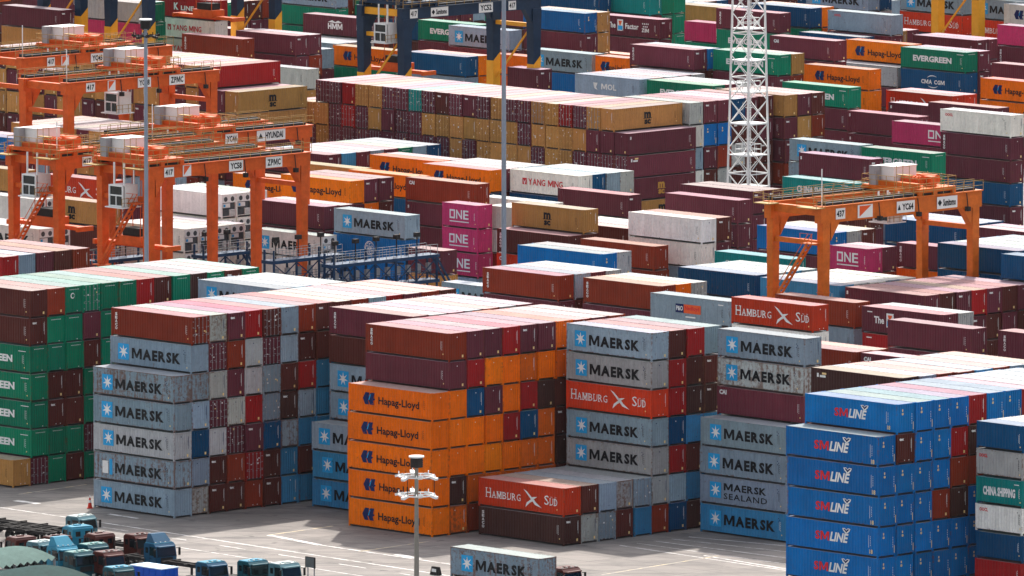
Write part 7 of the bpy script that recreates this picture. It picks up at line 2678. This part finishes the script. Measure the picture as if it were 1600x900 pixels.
# ------------------------------------------------------------------ green corrugated shed roofs
SHEDG = plain('weathered green sheet', (16, 64, 60), .55, var=.3); SHEDL = plain('pale green sheet', (96, 124, 116), .6, var=.2)
def shed(label, p_near, L, wdt, zr, rise, mat, name='corrugated_shed', turn=0.0):
    P = at(*p_near, zr); r = thing(name, label, 'shed', (P.x, P.y, 0), GRID + turn, 'green sheds at the left bottom')
    m = MB(); n = int(L / .95); k = 14
    def pt(i, j):
        x = -L + L * i / (n * 2); a = j / k
        return (x, wdt * (a - .5), zr - rise * (2 * a - 1) ** 2 + (.2 if i % 2 else -.12))
    for i in range(2 * n):
        for j in range(k): m.quad([pt(i, j), pt(i + 1, j), pt(i + 1, j + 1), pt(i, j + 1)])
    part('roof_sheet', m, mat, r)
    p = MB()
    for x in (-L + .3, -L / 2, -.3):
        for y in (-wdt / 2 + .3, wdt / 2 - .3): p.bar((x, y, 0), (x, y, zr - rise), .18)
        p.bar((x, -wdt / 2 + .3, zr - rise), (x, wdt / 2 - .3, zr - rise), .14)
    part('post_frame', p, M['steel'], r)
    return r
shed('pale green curved corrugated shed roof at left edge', (44, 856), 12, 8.0, 3.6, .7, SHEDL, turn=R(96))
shed('dark green curved corrugated shed roof at bottom left corner', (92, 886), 14, 11, 3.2, .9, SHEDG, turn=R(96))
wp = MB(); P = at(30, 902, 2.5)
w_ = thing('lean_to_roof', 'pale flat sheet roof at the very bottom left corner', 'shed', (P.x, P.y, 0), GRID)
wp.box(-8, 3, -3, 2.2, 2.4, 2.5); part('roof_sheet', wp, WHITEP, w_)
p = MB()
for x in (-7.6, 2.6):
    for y in (-2.7, 1.9): p.bar((x, y, 0), (x, y, 2.4), .14)
part('post_frame', p, M['steel'], w_)

# ------------------------------------------------------------------ small things
P = at(252, 889, 2.2); b = thing('storage_bin', 'blue storage bin with pale lid beside front trucks', 'bin', (P.x, P.y, 0), GRID)
m = MB(); m.box(-4.4, 0, 0, 2.2, .1, 2.1); [m.box(-4.4 + k * .88 - .05, -4.4 + k * .88 + .05, -.05, 0, .1, 2.1) for k in range(6)]; [m.box(0, .05, k * .55 - .05 + .05, k * .55 + .1, .1, 2.1) for k in range(4)]
m.box(-4.2, -.2, .2, 2.0, 0, .1)
part('bin_body', m, plain('bright blue bin paint', (14, 82, 190), .45, var=.1), b)
m = MB(); m.box(-4.45, .05, -.06, 2.25, 2.1, 2.2); part('lid', m, plain('pale blue lid', (190, 214, 236), .5, var=.06), b)
P = at(485, 906, 0); s = thing('sign_board', 'small grey sign board on two posts beside the road', 'sign', P, GRID)
m = MB(); m.box(-.6, .6, -.06, .06, 1.2, 2.2); part('board', m, plain('grey board', (84, 92, 94), .5, var=.15), s)
m = MB(); m.box(-.66, -.6, -.08, .08, 1.15, 2.25); m.box(.6, .66, -.08, .08, 1.15, 2.25); m.box(-.6, .6, -.08, .08, 2.2, 2.26); part('board_frame', m, M['shade'], s)
for x in (-.45, .45): m = MB(); m.bar((x, .1, 0), (x, .1, 1.9), .09); part('post', m, M['steel'], s)
P = at(140.5, 794, 0); c = thing('traffic_cone', 'red and white traffic cone at left foot of grey stack', 'cone', P, 0)
m = MB(); m.box(-.3, .3, -.3, .3, 0, .06); n = 14
for k in range(5):
    r0, r1 = .24 - k * .042, .24 - (k + 1) * .042; z0, z1 = .06 + k * .26, .06 + (k + 1) * .26
    for q in range(n):
        a, b_ = 2 * math.pi * q / n, 2 * math.pi * (q + 1) / n
        m.quad([(r0 * math.cos(a), r0 * math.sin(a), z0), (r0 * math.cos(b_), r0 * math.sin(b_), z0), (r1 * math.cos(b_), r1 * math.sin(b_), z1), (r1 * math.cos(a), r1 * math.sin(a), z1)], 1 if k in (2, 4) else 0)
part('cone_body', m, [plain('cone red', (196, 44, 24), .5), M['white']], c)
P = at(681, 898, 0); c = thing('traffic_barrier', 'tiny dark road barrier right of the lamp mast foot', 'barrier', P, GRID)
m = MB(); m.tbox((-.6, .6, -.25, .25, 0), (-.5, .5, -.1, .1, .8)); part('barrier_body', m, M['shade'], c)
m = MB(); m.box(-.3, .3, -.275, -.255, .3, .6); part('reflector', m, M['white'], c)

# ------------------------------------------------------------------ thin summer haze over the yard
hz = MB(); hz.box(-700, 700, -60, 2600, -1.0, 170)
hm = bpy.data.materials.new('haze air'); hm.use_nodes = True; t = hm.node_tree
t.nodes.remove(t.nodes['Principled BSDF']); pv = t.nodes.new('ShaderNodeVolumePrincipled')
pv.inputs['Color'].default_value = (.86, .9, .97, 1); pv.inputs['Density'].default_value = 4.5e-6; pv.inputs['Anisotropy'].default_value = .2
t.links.new(pv.outputs[0], t.nodes['Material Output'].inputs['Volume'])
ho = part('haze', hz, hm); ho['kind'] = 'stuff'
